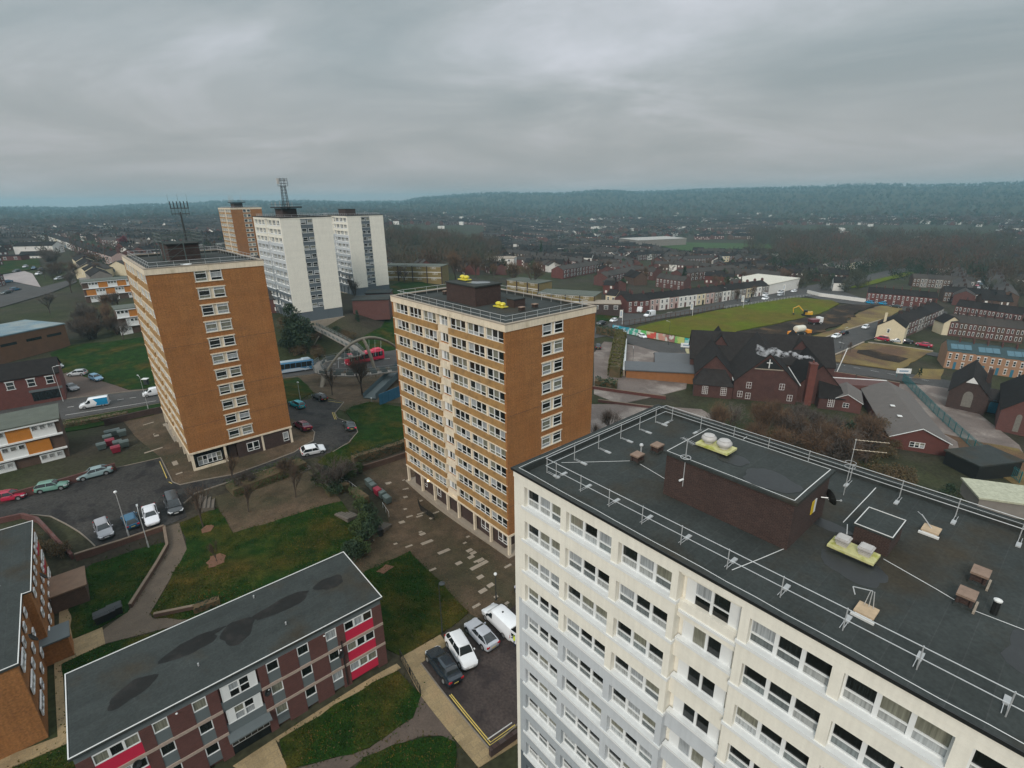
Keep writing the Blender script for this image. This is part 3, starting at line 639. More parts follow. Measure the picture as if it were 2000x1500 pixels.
# ------------------------------------------------------------------ roof fittings
def turret(t, H, x, y, z, yellow, label, group, rz=0):
    pm = paint('yellow ventilator', (.62, .52, .03), .5) if yellow else M_GALV2
    v = thing('roof_ventilator', label, 'ventilator', (*tl(t, x, y), z), GD + rz, group)
    b = MB(); b.box(-.95, .95, -.55, .55, .12, .24); b.build('base_slab', [paint('yellow slab', (.60, .52, .06), .6) if yellow else mat('mossy cream slab', (.52, .50, .24), .85, .2, 2, col2=(.32, .33, .06), sc2=1.6, fac2=(.5, .65))], v)
    b = MB(); b.box(-.8, .8, -.42, .42, 0, .12); b.build('base_slab', [M_ROOF], v)
    for s in (-.46, .46):
        b = MB(); b.lathe([(.24, .24), (.24, .38), (.38, .42), (.42, .50), (.40, .60), (.30, .68), (.30, .72), (.18, .76), (.05, .78)], (s, 0, 0), 20); b.build('ventilator_cap', [pm], v, smooth=40)
    return v
M_GALV2 = mat('grey ventilator metal', (.42, .40, .38), .5, .12, 3)
DW = TW[2] - .42; PW = TW[2] + 2.32; DB = TB[2] - .42
def wy(y): return TL - y
turret(TW, 0, 7.1, wy(9.2), PW, False, 'pair of pale grey mushroom ventilators on a mossy slab on the near plant room', None, pi / 2)
turret(TB, 0, 7.0, 9.3, DB, True, 'pair of yellow mushroom ventilators beside the plant room on the middle tower roof', 'yellow ventilators', pi / 2)
turret(TB, 0, 7.1, 17.4, TB[2] + 2.32, True, 'pair of yellow mushroom ventilators on top of the middle tower plant room', 'yellow ventilators', pi / 2)
def stack(T, x, y, z, label, rz=0, ped=False):
    v = thing('roof_vent_stack', label, 'vent stack', (*tl(T, x, y), z), GD + rz, 'brick vent stacks on the tower roofs')
    b = MB(); b.box(-.36, .36, -.30, .30, 0, .14); b.build('base', [M_ROOF], v)
    b = MB(); b.box(-.24, .24, -.2, .2, .14, .50)
    for sx in (-1, 1):
        for sy in (-1, 1): b.box(sx * .28 - .05, sx * .28 + .05, sy * .22 - .05, sy * .22 + .05, .14, .50)
    b.build('stack_body', [M_DBRICK], v)
    b = MB(); b.box(-.38, .38, -.31, .31, .50, .60); b.build('cap_slab', [mat('weathered slab', (.22, .15, .11), .9, .3, 3)], v)
    if ped: b = MB(); b.box(-.44, .44, -.4, -.32, 0, .1); b.build('kerb_strip', [M_CONC], v)
stack(TW, 6.9, wy(4.2), DW, 'brick vent stack with a ball finial pipe behind it on the near roof')
stack(TW, 9.0, wy(4.25), DW, 'brick vent stack nearest the far rail corner on the near roof')
stack(TW, 8.9, wy(20.9), DW, 'brick vent stack at the right edge further from the long cable', ped=True)
stack(TW, 6.8, wy(20.8), DW, 'brick vent stack at the right edge touching the long cable', ped=True)
stack(TB, 7.4, 5.5, DB, 'brick vent stack nearer the front corner of the middle tower roof')
stack(TB, 10.0, 5.8, DB, 'brick vent stack nearer the right side of the middle tower roof')
stack(TB, 7.4, 23.0, DB, 'brick vent stack behind the plant room at the far end of the middle tower roof')
def put(T, x, y, z): return (*tl(T, x, y), z)
# box hatches
for T, D, x, y, lab in ((TW, DW, 8.9, wy(17.0), 'small dark brick roof hatch housing with white edge tape on the near roof'), (TB, DB, 9.2, 8.7, 'small dark brick roof hatch housing beside yellow ventilators')):
    v = thing('roof_hatch', lab, 'roof hatch', put(T, x, y, D), GD); b = MB(); b.box(-1.0, 1.0, -.75, .75, 0, 1.0); b.build('hatch_wall', [M_DBRICK], v)
    b = MB(); b.box(-1.08, 1.08, -.83, .83, 1.0, 1.1); b.build('hatch_roof', [M_ROOF], v)
    if T is TW:
        b = MB()
        for a in ((-1.05, 1.05, -.80, -.765), (-1.05, 1.05, .765, .80), (-1.05, -1.015, -.765, .765), (1.015, 1.05, -.765, .765)): b.box(*a, 1.1, 1.13)
        b.build('edge_tape', [M_STRIP], v)
# cowl vents
v = thing('cowl_vents', 'pair of square grey cowls on a mossy cream slab beside the hatch', 'ventilator', put(TW, 7.0, wy(16.6), DW), GD)
b = MB(); b.box(-.5, .5, -.98, .98, .12, .24); b.build('base_slab', [MATS['mossy cream slab']], v)
b = MB(); b.box(-.4, .4, -.85, .85, 0, .12); b.build('base_slab', [M_ROOF], v)
for s in (-.48, .48):
    b = MB(); b.box(-.2, .2, s - .22, s + .22, .24, .34)
    for k in range(3): b.box(-.24, .24, s - .26, s + .26, .36 + k * .07, .40 + k * .07)
    b.box(-.18, .18, s - .2, s + .2, .34, .56)
    b.box(-.30, .30, s - .3, s + .3, .56, .62); b.box(-.26, .26, s - .24, s + .24, .62, .68); b.build('cowl', [M_GALV2], v)
# guard rail of the near roof
v = thing('roof_guard_rail', 'free-standing galvanised guard rail with counterweights round the near roof', 'guard rail', (TW[0], TW[1], DW), GD)
rb, _ = rail_mesh(1.5, TS - 1.0, 1.3, TL - 1.3, 0, 1.05, r=.021); rb.build('rail', [M_GALV], v)
pm = MB(); pm.tube((0, 0, 0), (0, 0, 1.1), .024, n=6); pm.tube((0, 0, .05), (.75, 0, .05), .014, n=5); pm.tube((0, .12, .05), (.75, .12, .05), .014, n=5); pmesh = pm.mesh('post', [M_GALV])
cw_ = MB(); cw_.box(.55, 1.0, -.03, .16, .0, .07); cwm = cw_.mesh('counterweight', [mat('counterweight grey', (.36, .37, .37), .7, .15, 5)])
sides = [((1.5, TL - 1.3), (1.5, 1.3), 0, [.9, 2.9, 5.0, 7.2, 9.5, 11.9, 14.3, 16.7, 19.1, 21.5]), ((TS - 1.0, TL - 1.3), (TS - 1.0, 1.3), pi, [.6, 3.0, 5.5, 7.9, 10.4, 12.8, 15.3, 17.8, 20.3, 22.7]),
         ((1.5, TL - 1.3), (TS - 1., TL - 1.3), -pi / 2, [0.1, 2.6, 5.0, 7.4, 9.6, 11.6]), ((1.5, 1.3), (TS - 1, 1.3), pi / 2, [1, 3.5, 6, 8.5, 11])]
for a, b_, ang, ds in sides:
    Ld = hypot(b_[0] - a[0], b_[1] - a[1])
    for d in ds:
        x = a[0] + (b_[0] - a[0]) * d / Ld; y = a[1] + (b_[1] - a[1]) * d / Ld
        q = ob('post', pmesh, v, (x, y, 0), ang); ob('counterweight', cwm, q)
# lightning tape
tp = MB(); z = TW[2] + .015
def tape(T, pts, z, w=.05, m=None):
    w *= .7
    for (x0, y0), (x1, y1) in zip(pts, pts[1:]):
        d = Vector((x1 - x0, y1 - y0)); n = Vector((-d.y, d.x)).normalized() * w / 2
        nseg = max(1, int(d.length / 1.2)); off = 0
        pv = None
        for i in range(nseg + 1):
            c = Vector((x0, y0)) + d * (i / nseg); o_ = 0 if i in (0, nseg) else R.uniform(-.03, .03); c = c + n.normalized() * o_
            if pv is not None: m.face([(pv.x + n.x, pv.y + n.y, z), (pv.x - n.x, pv.y - n.y, z), (c.x - n.x, c.y - n.y, z), (c.x + n.x, c.y + n.y, z)])
            pv = c
Hh = TW[2] + .012 - 2.4
tape(TW, [(.22, .22), (TS - .22, .22), (TS - .22, TL - .22), (.22, TL - .22), (.22, .22)], Hh, m=tp)
tape(TW, [(TS - .5, TL - 7.5), (9.2, TL - 7.9)], Hh, m=tp)
for pts in ([(1.6, TL - 13.4), (4.9, TL - 14.3)], [(3.2, TL - 1.), (6.9, TL - 4.0), (6.2, TL - 7.5)], [(9.4, TL - 15.6), (8.4, TL - 15.9)], [(7.6, TL - 17.7), (7.0, TL - 19.8), (6.6, TL - 21), (6.9, TL - 24)], [(TS - .8, TL - 15.4), (9.4, TL - 15.4)]): tape(TW, pts, Hh - .41, .06, tp)
tape(TW, [(4.9, 12.05), (9.3, 12.05), (9.3, 18.9), (4.9, 18.9), (4.9, 12.05)], Hh + 2.32, .06, tp)
pieces(tp, 'lightning_tape', [M_STRIP], tW)
# puddles / damp patches on the near roof
dm = MB()
def blob(m, cx, cy, rx, ry, z, n=26, rz=0, jag=.22, seed=1):
    rr = random.Random(seed); pts = []
    ph = [rr.uniform(0, 6.28) for _ in range(5)]
    for i in range(n):
        t = 2 * pi * i / n; k = 1 + jag * (sin(2 * t + ph[0]) * .5 + sin(3 * t + ph[1]) * .4 + sin(5 * t + ph[2]) * .3 + sin(9 * t + ph[3]) * .12)
        x = rx * k * cos(t); y = ry * k * sin(t); pts.append((cx + x * cos(rz) - y * sin(rz), cy + x * sin(rz) + y * cos(rz), z))
    m.face(pts)
zr = TW[2] - 2.4 - .416
for i_, a in enumerate(((5.9, wy(17.0), .9, 1.5, 3), (5.6, wy(23.5), 1.5, 1.4, 4), (8.6, wy(14.9), .5, 1.0, 6), (12.5, wy(6), .8, 1.3, 7))): blob(dm, a[0], a[1], a[2], a[3], zr + .002 * i_, seed=a[4])
for a in ((5.9, 13.6, .9, 1.5, 8), (6.6, 15.9, .6, .8, 9)): blob(dm, a[0], a[1], a[2], a[3], TW[2] - 2.4 + 2.324 + a[4] * .002, seed=a[4])
pieces(dm, 'damp_patch', [M_WET], tW)
pl = MB(); blob(pl, 7.4, 14.6, 1.0, 1.7, TB[2] - 2.5 + 2.328, seed=12, rz=.5); pl.build('puddle', [mat('standing water', (.12, .13, .13), .06, 0, spec=.8)], tB)
# antennas
def yagi(m, c, length, n, ang, el=.35, r=.012):
    d = Vector((cos(ang), sin(ang), 0)); s = Vector((-sin(ang), cos(ang), 0)); c = Vector(c); m.tube(c - d * length / 2, c + d * length / 2, r, n=4)
    for i in range(n): p = c + d * (length * (i / (n - 1) - .5)); w = el * (1 - .3 * i / n); m.tube(p - s * w, p + s * w, r * .7, n=4)
def ring(m, c, rad, r, nrm=(0, 0, 1), n=16):
    nv = Vector(nrm).normalized(); a = nv.orthogonal().normalized(); b_ = nv.cross(a); c = Vector(c); pts = [c + a * rad * cos(2 * pi * i / n) + b_ * rad * sin(2 * pi * i / n) for i in range(n + 1)]
    m.path(pts, r, 4)
v = thing('tv_aerial', 'aerial pole with hoop and yagi on the near plant room wall', 'aerial', put(TW, 4.85, wy(8.7), TW[2] + .6), GD)
b = MB(); b.tube((0, 0, 0), (0, 0, 2.9), .025, n=5); b.build('pole', [M_GALV], v)
b = MB(); yagi(b, (.1, 0, 2.75), .9, 8, 1.3, .2); b.build('yagi', [M_GALV], v)
b = MB(); ring(b, (0, 0, 1.8), .27, .02); b.tube((-.27, 0, 1.8), (.27, 0, 1.8), .01, n=4); b.build('loop_antenna', [M_GALV], v)
b = MB(); b.tube((-.25, .1, .4), (0, 0, .45), .06, n=8); b.build('floodlight', [M_WHITE], v)
v = thing('satellite_dish', 'black satellite dish on the end wall of the near plant room', 'satellite dish', put(TW, 8.3, 11.62, TW[2] + 1.25), GD)
b = MB(); b.lathe([(.02, .0), (.2, .03), (.34, .09), (.42, .16), (.40, .17), (.2, .06), (.02, .03)], n=20); o = b.build('dish', [M_BLACK], v, smooth=50); o.rotation_euler = (radians(75), 0, radians(50))
b = MB(); b.tube((0, 0, 0), (-.1, .3, -.05), .03, n=5); b.tube((0, 0, -.1), (.35, -.45, -.1), .015, n=4); b.tube((.35, -.45, -.1), (.36, -.5, -.06), .05, n=8); b.build('feed_arm', [M_GALV], v)
v = thing('warning_sign', 'yellow and white warning notice on the near plant room end wall', 'sign', put(TW, 7.6, 11.97, TW[2] + .5), GD)
b = MB(); b.box(-.28, .0, 0, .03, 0, .75); b.build('notice_panel', [paint('notice yellow', (.65, .45, .02), .6)], v); b = MB(); b.box(.0, .25, 0, .03, 0, .75); b.build('notice_panel', [M_WHITE], v)
v = thing('warning_sign', 'yellow notice on the plant room door of the middle tower', 'sign', put(TB, 9.33, 12.4, TB[2] + .1), GD)
b = MB(); b.box(0, .03, -.3, .3, 0, .9); b.build('notice_panel', [MATS['paint notice yellow']], v)
for (x, y, lab, k) in ((3.1, wy(18.3), 'broken aerial frame on a timber-topped slab near the front rail', 1), (11.7, wy(18.6), 'leaning aerial arm on a pale slab near the back rail', 0)):
    v = thing('aerial_stand', lab, 'aerial', put(TW, x, y, DW), GD)
    b = MB(); b.box(-.32, .42, -.36, .36, .14, .22); b.build('ballast_slab', [mat('worn timber slab', (.42, .31, .20), .85, .2, 4)], v)
    b = MB(); b.box(-.44, -.3, -.42, .42, 0, .1); b.box(-.3, .36, -.3, .3, 0, .14); b.build('kerb_strip', [M_STRIP], v)
    b = MB()
    if k:
        for q in (-.16, 0, .16): b.tube((.3, q, .22), (.3, q * .4, 1.0), .02, n=4)
        b.tube((.3, 0, 1.0), (.15, .65, .9), .02, n=4); b.tube((.15, .65, .9), (.05, .5, .65), .025, n=4)
    else: b.tube((.1, 0, .2), (.25, .55, .7), .025, n=4); b.tube((.1, .45, .7), (.4, .75, .7), .015, n=4)
    b.build('aerial_arm', [M_GALV], v)
v = thing('vent_pipe', 'soil vent pipe with a white ball cap beside the left vent stack', 'pipe', put(TW, 7.7, wy(3.9), DW)); b = MB(); b.tube((0, 0, 0), (0, 0, .75), .05, n=8); b.lathe([(.02, .72), (.12, .77), (.14, .85), (.1, .93), (.02, .97)], n=10); b.build('pipe', [M_GALV], v)
v = thing('vent_pipe', 'dark soil vent pipe with white cap at the right edge of the near roof', 'pipe', put(TW, 7.0, wy(21.7), DW)); b = MB(); b.tube((0, 0, 0), (0, 0, .6), .12, n=8); b.build('pipe', [M_BLACK], v); b = MB(); b.lathe([(.02, .6), (.14, .64), (.15, .7), (.05, .76)], n=10); b.build('cap', [M_STRIP], v)
v = thing('tv_aerial', 'tall aerial rising above the back rail of the near roof with two long booms', 'aerial', put(TW, 10.4, wy(14.9), TW[2] + 1.2), GD)
b = MB(); b.tube((0, 0, -.6), (0, 0, 2.7), .018, n=5); b.build('pole', [M_GALV], v)
for z in (1.1, 1.35): b = MB(); ring(b, (0, 0, z), .24, .012); b.build('loop_antenna', [M_GALV], v)
for z in (2.1, 2.65): b = MB(); yagi(b, (.4, -.6, z), 1.5, 9, -1.0, .09, .009); b.build('yagi', [M_CREAM], v)
# masts on A, C, G
v = thing('antenna_mast', 'dark mobile phone mast with a row of upright antennas on the left brick tower', 'antenna mast', put(TA, 8.4, 15.9, TA[2] + 2.32), GD)
b = MB(); b.tube((0, 0, 0), (0, 0, 5.3), .24, .13, 8); b.build('pole', [M_DARKM], v, smooth=40)
b = MB()
for z in (5.0, 6.0): b.tube((-1.3, 1.3, z), (1.3, -1.3, z), .08, n=5); b.tube((-1.2, .0, z), (1.2, 0, z), .06, n=5); b.tube((0, -1, z), (0, 1, z), .06, n=5)
b.build('head_frame', [M_DARKM], v)
for i in range(6):
    s = (-1.25 + i * .5); b = MB(); b.tube((s, -s, 5.9), (s, -s, 7.2), .09, n=6); b.tube((s, -s, 4.7), (s, -s, 5.9), .04, n=4); b.build('panel_antenna', [M_DARKM], v)
v.scale = (.85, .85, .88)
for s in (-1.4, 0, 1.3): b = MB(); b.tube((s, -s, 6.6), (s, -s, 8.4), .02, n=4); b.build('whip_antenna', [M_DARKM], v)
v = thing('roof_scaffold', 'greenish steel access frames wrapped round the plant room of the left tower', 'steel frame', put(TA, 4.3, 11.4, TA[2] - .42), GD)
b = MB()
for x in (0, 2.8, 5.6):
    for y in (0, 4, 8.1): b.tube((x, y, 0), (x, y, 4.3), .09, n=4)
for z in (3.1, 3.7, 4.2): b.path([(0, 0, z), (5.6, 0, z), (5.6, 8.1, z), (0, 8.1, z), (0, 0, z)], .08, 4)
for z in (.9, 2.0): b.path([(0, 0, z), (5.6, 0, z)], .04, 4); b.tube((0, 0, z - .8), (2.8, 0, z + 1), .03, n=4)
b.build('frame', [mat('green grey steel', (.075, .10, .095), .6, .1, 3)], v)
v = thing('satellite_dish', 'white dish and antenna lying on the front edge of the left tower roof', 'satellite dish', put(TA, 5.8, 3.6, TA[2] - .4), GD); b = MB(); b.lathe([(.02, 0), (.3, .05), (.6, .22), (.56, .25), (.02, .08)], n=14); b.build('dish', [M_WHITE], v, smooth=50); b = MB(); b.tube((0, 0, 0), (-.9, -.2, .3), .05, n=5); b.build('arm', [M_WHITE], v)
v = thing('lattice_mast', 'steel lattice mast carrying a railed cage above the masted cream tower', 'antenna mast', put(TC, 7.0, 14.2, TC[2] + 2.32), GD)
b = MB()
for sx in (-1, 1):
    for sy in (-1, 1): b.tube((sx * 1.0, sy * 1.0, 0), (sx * .7, sy * .7, 9.5), .11, n=4)
for k in range(8):
    z0 = k * 1.2; z1 = z0 + 1.2; a = 1.0 - .3 * k / 8
    for c in (((-a, -a), (a, -a)), ((a, -a), (a, a)), ((a, a), (-a, a)), ((-a, a), (-a, -a))): b.tube((*c[0], z0), (*c[1], z1), .05, n=4); b.tube((*c[1], z0), (*c[0], z1), .05, n=4)
b.build('lattice', [M_DARKM], v)
b = MB(); ring(b, (0, 0, 9.5), 1.5, .12, n=10)
for z in (9.5, 10.6, 11.7, 12.4): b.path([(-1.4, -1.4, z), (1.4, -1.4, z), (1.4, 1.4, z), (-1.4, 1.4, z), (-1.4, -1.4, z)], .09, 4)
for sx in (-1.4, 0, 1.4):
    for sy in (-1.4, 1.4): b.tube((sx, sy, 9.4), (sx, sy, 12.8), .09, n=4)
b.build('cage', [M_DARKM], v); b = MB(); b.box(-2.1, -1.6, -1.2, .2, 10.4, 12.6); b.build('panel_antenna', [M_GALV2], v); v.scale = (.8, .8, .70)
for T, lab in ((TC, 'black plant equipment with railing round the mast foot on the cream tower'), (TG, 'cluster of aerials and cabinets on the roof of the furthest brown tower')):
    v = thing('roof_equipment', lab, 'roof equipment', put(T, 4.5, 11.0, T[2] - .42), GD)
    b = MB(); b.box(-.6, 6.0, -.8, 9, 2.9, 3.3); b.path([(-.6, -.8, 4), (6, -.8, 4), (6, 9, 4), (-.6, 9, 4), (-.6, -.8, 4)], .06, 4); b.build('platform', [M_BLACK], v)
    b = MB()
    for i in range(9): x = R.uniform(-1, 6); y = R.uniform(-1, 9); b.tube((x, y, 3.3), (x, y, 4.4 + R.random() * (2.6 if T is TG else .6)), .07, n=4)
    b.build('antenna', [M_GALV2], v)
for T in (TA, TB):
    pass

f = MB(); f.box(.4, 4.6, -.02, .1, .12, .75); f.build('lobby_wall', [M_CREAM], tA)
addwin(tA, winmesh(3.4, 1.5, 5, (.5,), .06), (2.6, .6, .75)); f = MB(); f.box(.4, 4.7, .7, .8, .12, 3); f.build('lobby_screen', [M_GLASSD], tA)
# ------------------------------------------------------------------ low blocks of flats
M_RED = mat('cerise panel', (.50, .016, .055), .6, .06, 1)
M_GPAN = mat('grey panel', (.115, .135, .14), .7, .08, 1)
M_OPAN = mat('orange tile panel', (.46, .17, .02), .8, .12, 1.2)
M_PEB = mat('pebble band', (.36, .28, .23), .9, .15, 6, fine=.25)
def rot(p, a): return (p[0] * cos(a) - p[1] * sin(a), p[0] * sin(a) + p[1] * cos(a))
W1 = winmesh(.95, 1.0, 1, (), .07); W3 = winmesh(2.66, .95, 3, (), .07); W22 = winmesh(2.6, 1.45, 2, (.5,), .06, shut=.55)
W3s = winmesh(2.4, .8, 3, (), .06); W1s = winmesh(.8, .8, 1, (), .06)
def roofslab(t, L_, D_, z, over=.18, m=M_ROOF, edge=True):
    b = MB(); b.box(-over, L_ + over, -over, D_ + over, z - .22, z); b.build('roof', [m], t)
    if edge:
        b = MB(); e = over
        for a in ((-e, L_ + e, -e, -e + .07), (-e, L_ + e, D_ + e - .07, D_ + e), (-e, -e + .07, -e + .07, D_ + e - .07), (L_ + e - .07, L_ + e, -e + .07, D_ + e - .07)): b.box(*a, z, z + .05)
        b.build('edge_trim', [M_STRIP], t)
def flats(name, label, org, rz, g, L_, D_, top, reds, small, stair, base_g=None, endm=M_MBRICK, split=True):
    t = thing(name, label, 'block of flats', (org[0], org[1], g), rz); H = top - g; f1 = H - .85
    w = MB(); w.box(0, L_, .25, D_, -1.5, H - .22); w.build('wall', [endm], t)
    # front skin between window bays
    b = MB(); b.box(0, L_, .05, .25, H - .85, H - .22); b.build('fascia', [M_GPAN], t)
    br = MB(); gp_ = MB(); rd = MB(); bd = MB()
    holes = sorted([(x, 2.7, 'r') for x in reds] + [(x, .97, 's') for x in small] + [(x, 2.9, 'b') for x in stair])
    x0 = 0
    for x, w_, k in holes + [(L_ + 5, 0, 'e')]:
        a = min(L_, x - w_ / 2)
        if a > x0: br.box(x0, a, 0.0, .25, -.1, H - .85)
        x0 = x + w_ / 2
    for z in (H - .85 - 2.4, H - .85 - 4.78): 
        q = 0
        for x, w_, k in [h_ for h_ in holes if h_[2] == 'b'] + [(L_ + 5, 2.9, 'e')]: bd.box(q, min(L_, x - w_ / 2), -.05, 0.0, z + .02, z + .30); q = x + w_ / 2
        for x, w_, k in holes:
            if k != 'b': bd.box(x - w_ / 2, x + w_ / 2, .0, .25, z + .02, z + .30)
    for x, w_, k in holes:
        for i in range(3):
            zt = H - .85 - 2.39 * i
            if k == 'b':
                if i < 2: addwin(t, W22, (x, .06, zt - 1.5)); gp_.box(x - w_ / 2, x + w_ / 2, .04, .25, zt - 2.39, zt - 1.5)
                continue
            addwin(t, W3 if k == 'r' else W1, (x, .04, zt - 1.0))
            (rd if k == 'r' else gp_).box(x - w_ / 2, x + w_ / 2, .03, .25, zt - 2.09 + (0 if i < 2 else .1), zt - 1.0)
    pieces(br, 'brick_pier', [endm], t)
    if gp_.f: pieces(gp_, 'grey_panel', [M_GPAN], t)
    if rd.f: pieces(rd, 'red_panel', [M_RED], t)
    pieces(bd, 'concrete_band', [M_PEB], t)
    for x in stair:
        b = MB(); b.box(x - 1.6, x + 1.6, -.9, .05, H - .85 - 4.9, H - .85 - 4.78); b.build('entrance_canopy', [M_GPAN], t)
        b = MB(); b.box(x - 1.45, x + 1.45, .02, .1, 0, 2.2, 1); [b.box(x - 1.45 + i * .48, x - 1.42 + i * .48, -.01, .02, .9, 2.2, 0) for i in range(7)]; b.box(x - 1.45, x + 1.45, -.01, .02, .86, .9); b.build('entrance_screen', [M_GALV, M_GLASSD], t)
    roofslab(t, L_, D_, H)
    return t
E_L = 22.41
tE = flats('low_flats', 'three-storey flats with cerise panels and a puddled felt roof in the foreground', (-29.75, 24.35), radians(39.95), 4.55, E_L, 8.36, 12.48, [2.2, 20.15], [4.82, 7.35, 12.67, 15.15, 17.6], [10.1])
pm_ = MB()
for i_, a in enumerate(((3.7, 3.3, 1.5, .95, .35, 3), (7.9, 5.1, 1.9, .95, .0, 21), (11.3, 4.3, 1.4, 1.35, .2, 22), (15.2, 4.9, 2.8, .75, .05, 24), (19.6, 4.9, 1.25, .95, 0, 25), (9.6, 5.5, 1.1, .25, .05, 26))):
    blob(pm_, a[0], a[1], a[2], a[3], 12.48 - 4.55 + .004 + .002 * i_, rz=a[4], seed=a[5])
pieces(pm_, 'damp_patch', [mat('damp roof felt', (.013, .013, .012), .7, .3, .9, fine=.2, spec=.2, col2=(.024, .022, .020), sc2=.6, fac2=(.5, .65))], tE)
for x, y in ((13.5, 7.6), (14.7, 2.3), (8, 2.5)): b = MB(); b.tube((x, y, 7.9), (x, y, 8.2), .06, n=6); b.build('vent_pipe', [M_GALV], tE)
dp = MB(); dp.tube((18.35, -.08, .2), (18.35, -.08, 5.4), .05, n=6); dp.build('drainpipe', [M_BLACK], tE)
for x, z in ((5.9, 7.0), (17.0, 6.95), (18.2, 4.5), (12, 4.6)): b = MB(); b.lathe([(.02, 0), (.09, .03), (.02, .1)], (x, -.12, z), 8); b.build('wall_light', [M_WHITE], tE)
for x, z, c in ((11.85, 4.5, M_BLACK), (18.1, 4.1, M_BLACK), (2.9, 4.6, M_BLACK)):
    b = MB(); b.lathe([(.02, 0), (.2, .02), (.3, .08), (.28, .1), (.02, .03)], n=12); o = b.build('satellite_dish', [c], tE); o.location = (x, -.2, z); o.rotation_euler = (radians(70), 0, .4)
# the left edge block seen from above: long side faces right
jo = G(38, 1293, 12.9); jo2 = G(62, 1022, 12.9)
tJ = thing('low_flats', 'three-storey flats with orange brick end at the left edge, seen from above', 'block of flats', (jo[0], jo[1], 4.8), GL)
H_ = 8.1; L1_ = 10.2; L2_ = 15.0
w = MB(); w.box(0, L1_, .2, 11, -1, H_ - .22); w.build('wall', [M_BRICK], tJ)
w = MB(); w.box(L1_, L1_ + L2_, -.45, 11, -1, H_ - .22); w.build('wall', [M_BRICK], tJ)
b = MB(); b.box(-.15, L1_, 0.05, 11.1, H_ - .22, H_); b.box(L1_, L1_ + L2_ + .15, -.6, 11.1, H_ - .22, H_); b.build('roof', [M_ROOF], tJ)
b = MB()
for a in ((-.15, L1_, .05, .12), (-.15, -.08, .12, 11.1), (L1_ - .15, L1_ + L2_ + .15, -.6, -.53), (L1_ - .15, L1_ - .08, -.53, .05), (L1_ + L2_ + .08, L1_ + L2_ + .15, -.53, 11.1)): b.box(*a, H_, H_ + .05)
b.build('edge_trim', [M_STRIP], tJ)
for i in range(3):
    z = H_ - .4 - 2.4 * i
    for x in (1.7, 4.1, 6.3, 8.6): addwin(tJ, W3s if x == 1.7 else W1s, (x, .02, z - 1.1))
    for x in (11.5, 13.6, 15.7, 18, 20.2, 22.6): addwin(tJ, W3s if x == 22.6 else W1s, (x, -.62, z - 1.1))
b = MB(); [b.box(21.3, 23.9, -.53, -.46, H_ - .4 - 2.4 * i - 2.1, H_ - .4 - 2.4 * i - 1.15) for i in range(3)]; pieces(b, 'red_panel', [M_RED], tJ)
b = MB(); b.box(9.2, 11.4, -1.9, .2, 0, 2.4, 0); b.box(9.0, 11.6, -2.1, .2, 2.4, 2.55, 1); b.build('porch', [M_BRICK, M_GPAN], tJ)
b = MB(); b.box(17.6, 21.4, -3.6, -.45, 0, 2.2, 0); b.box(17.4, 21.6, -3.8, -.45, 2.2, 2.35, 1); b.build('porch', [M_BBRICK, mat('porch felt', (.19, .12, .08), .85, .2, 1)], tJ)
for x, y in ((14.2, -1.1), (4.3, -.4)): b = MB(); b.lathe([(.02, 0), (.3, .03), (.48, .14), (.45, .17), (.02, .06)], n=16); o = b.build('satellite_dish', [M_BLACK], tJ, smooth=50); o.location = (x, y, H_ - 1.2); o.rotation_euler = (radians(60), 0, .2)
dmj = MB()
for a in ((20, 4.5, .7, .8, 1), (17.7, 3.6, .6, .7, 2), (15.9, 3.4, .5, .8, 3), (13, 3, .6, 1.4, 4), (8.5, 3.6, 1.2, .9, 5), (4, 4, 1.4, 1.2, 6)): blob(dmj, a[0], a[1], a[2], a[3], H_ + .004, seed=a[4])
pieces(dmj, 'damp_patch', [mat('pale damp felt', (.075, .08, .078), .6, .3, 1.5, fine=.2)], tJ)
# white and orange maisonettes
def maison(label, org, rz, g, L_, D_, top, off=0):
    t = thing('maisonette_block', label, 'block of flats', (org[0], org[1], g), rz); H = top - g; sh = H / 3
    w = MB(); w.box(0, L_, .2, D_, -1.5, H - .2); w.build('wall', [M_BBRICK], t)
    wp = MB(); op = MB(); x = off; k = 0
    b = MB(); [b.box(-.05, L_ + .05, -.25, .2, z - .12, z + .12) for z in (H - .35, sh * 2 - .1, sh - .1)]; b.build('white_band', [M_WHITE], t)
    for i in range(3):
        x = L_ - .6 - (i % 2) * 1.2; j = i
        z0 = H - .5 - sh * i
        while x > 2.5:
            if j % 2 == 0:
                wd = 3.1; wp.box(x - wd, x, .05, .2, z0 - sh + .42, z0 - .02)
                for q in range(3): addwin(t, W1s, (x - wd / 2 + (q - 1) * 1.0, .0, z0 - .92))
            else:
                wd = 3.0
                if i < 2: op.box(x - wd, x, .03, .2, z0 - sh + .42, z0 - .02)
            x -= wd + (.0 if i < 2 else .05); j += 1
    pieces(wp, 'white_panel', [M_WHITE], t)
    if op.f: pieces(op, 'orange_panel', [M_OPAN], t)
    roofslab(t, L_, D_, H, .25, mat('weathered green roof', (.085, .095, .075), .85, .2, .6, fine=.2), False)
    return t
fc = G(112, 816, 13.76)
fo = (fc[0] - 24 * cos(GD), fc[1] - 24 * sin(GD))
tF = maison('white and orange panelled maisonettes at the left edge above a row of parked cars', fo, GD, 5.9, 24, 8.6, 13.76)
kc = gp(170, 592); ko = (kc[0], kc[1])
tK = maison('white and orange panelled maisonettes showing behind the left brick tower', ko, GD, h(*ko), 30, 8.5, h(*ko) + 8.2)
k2 = gp(238, 655)
tK2 = maison('lower maisonette end with white windows just left of the brown tower', k2[:2], GD, h(*k2[:2]), 16, 8, h(*k2[:2]) + 8.0)
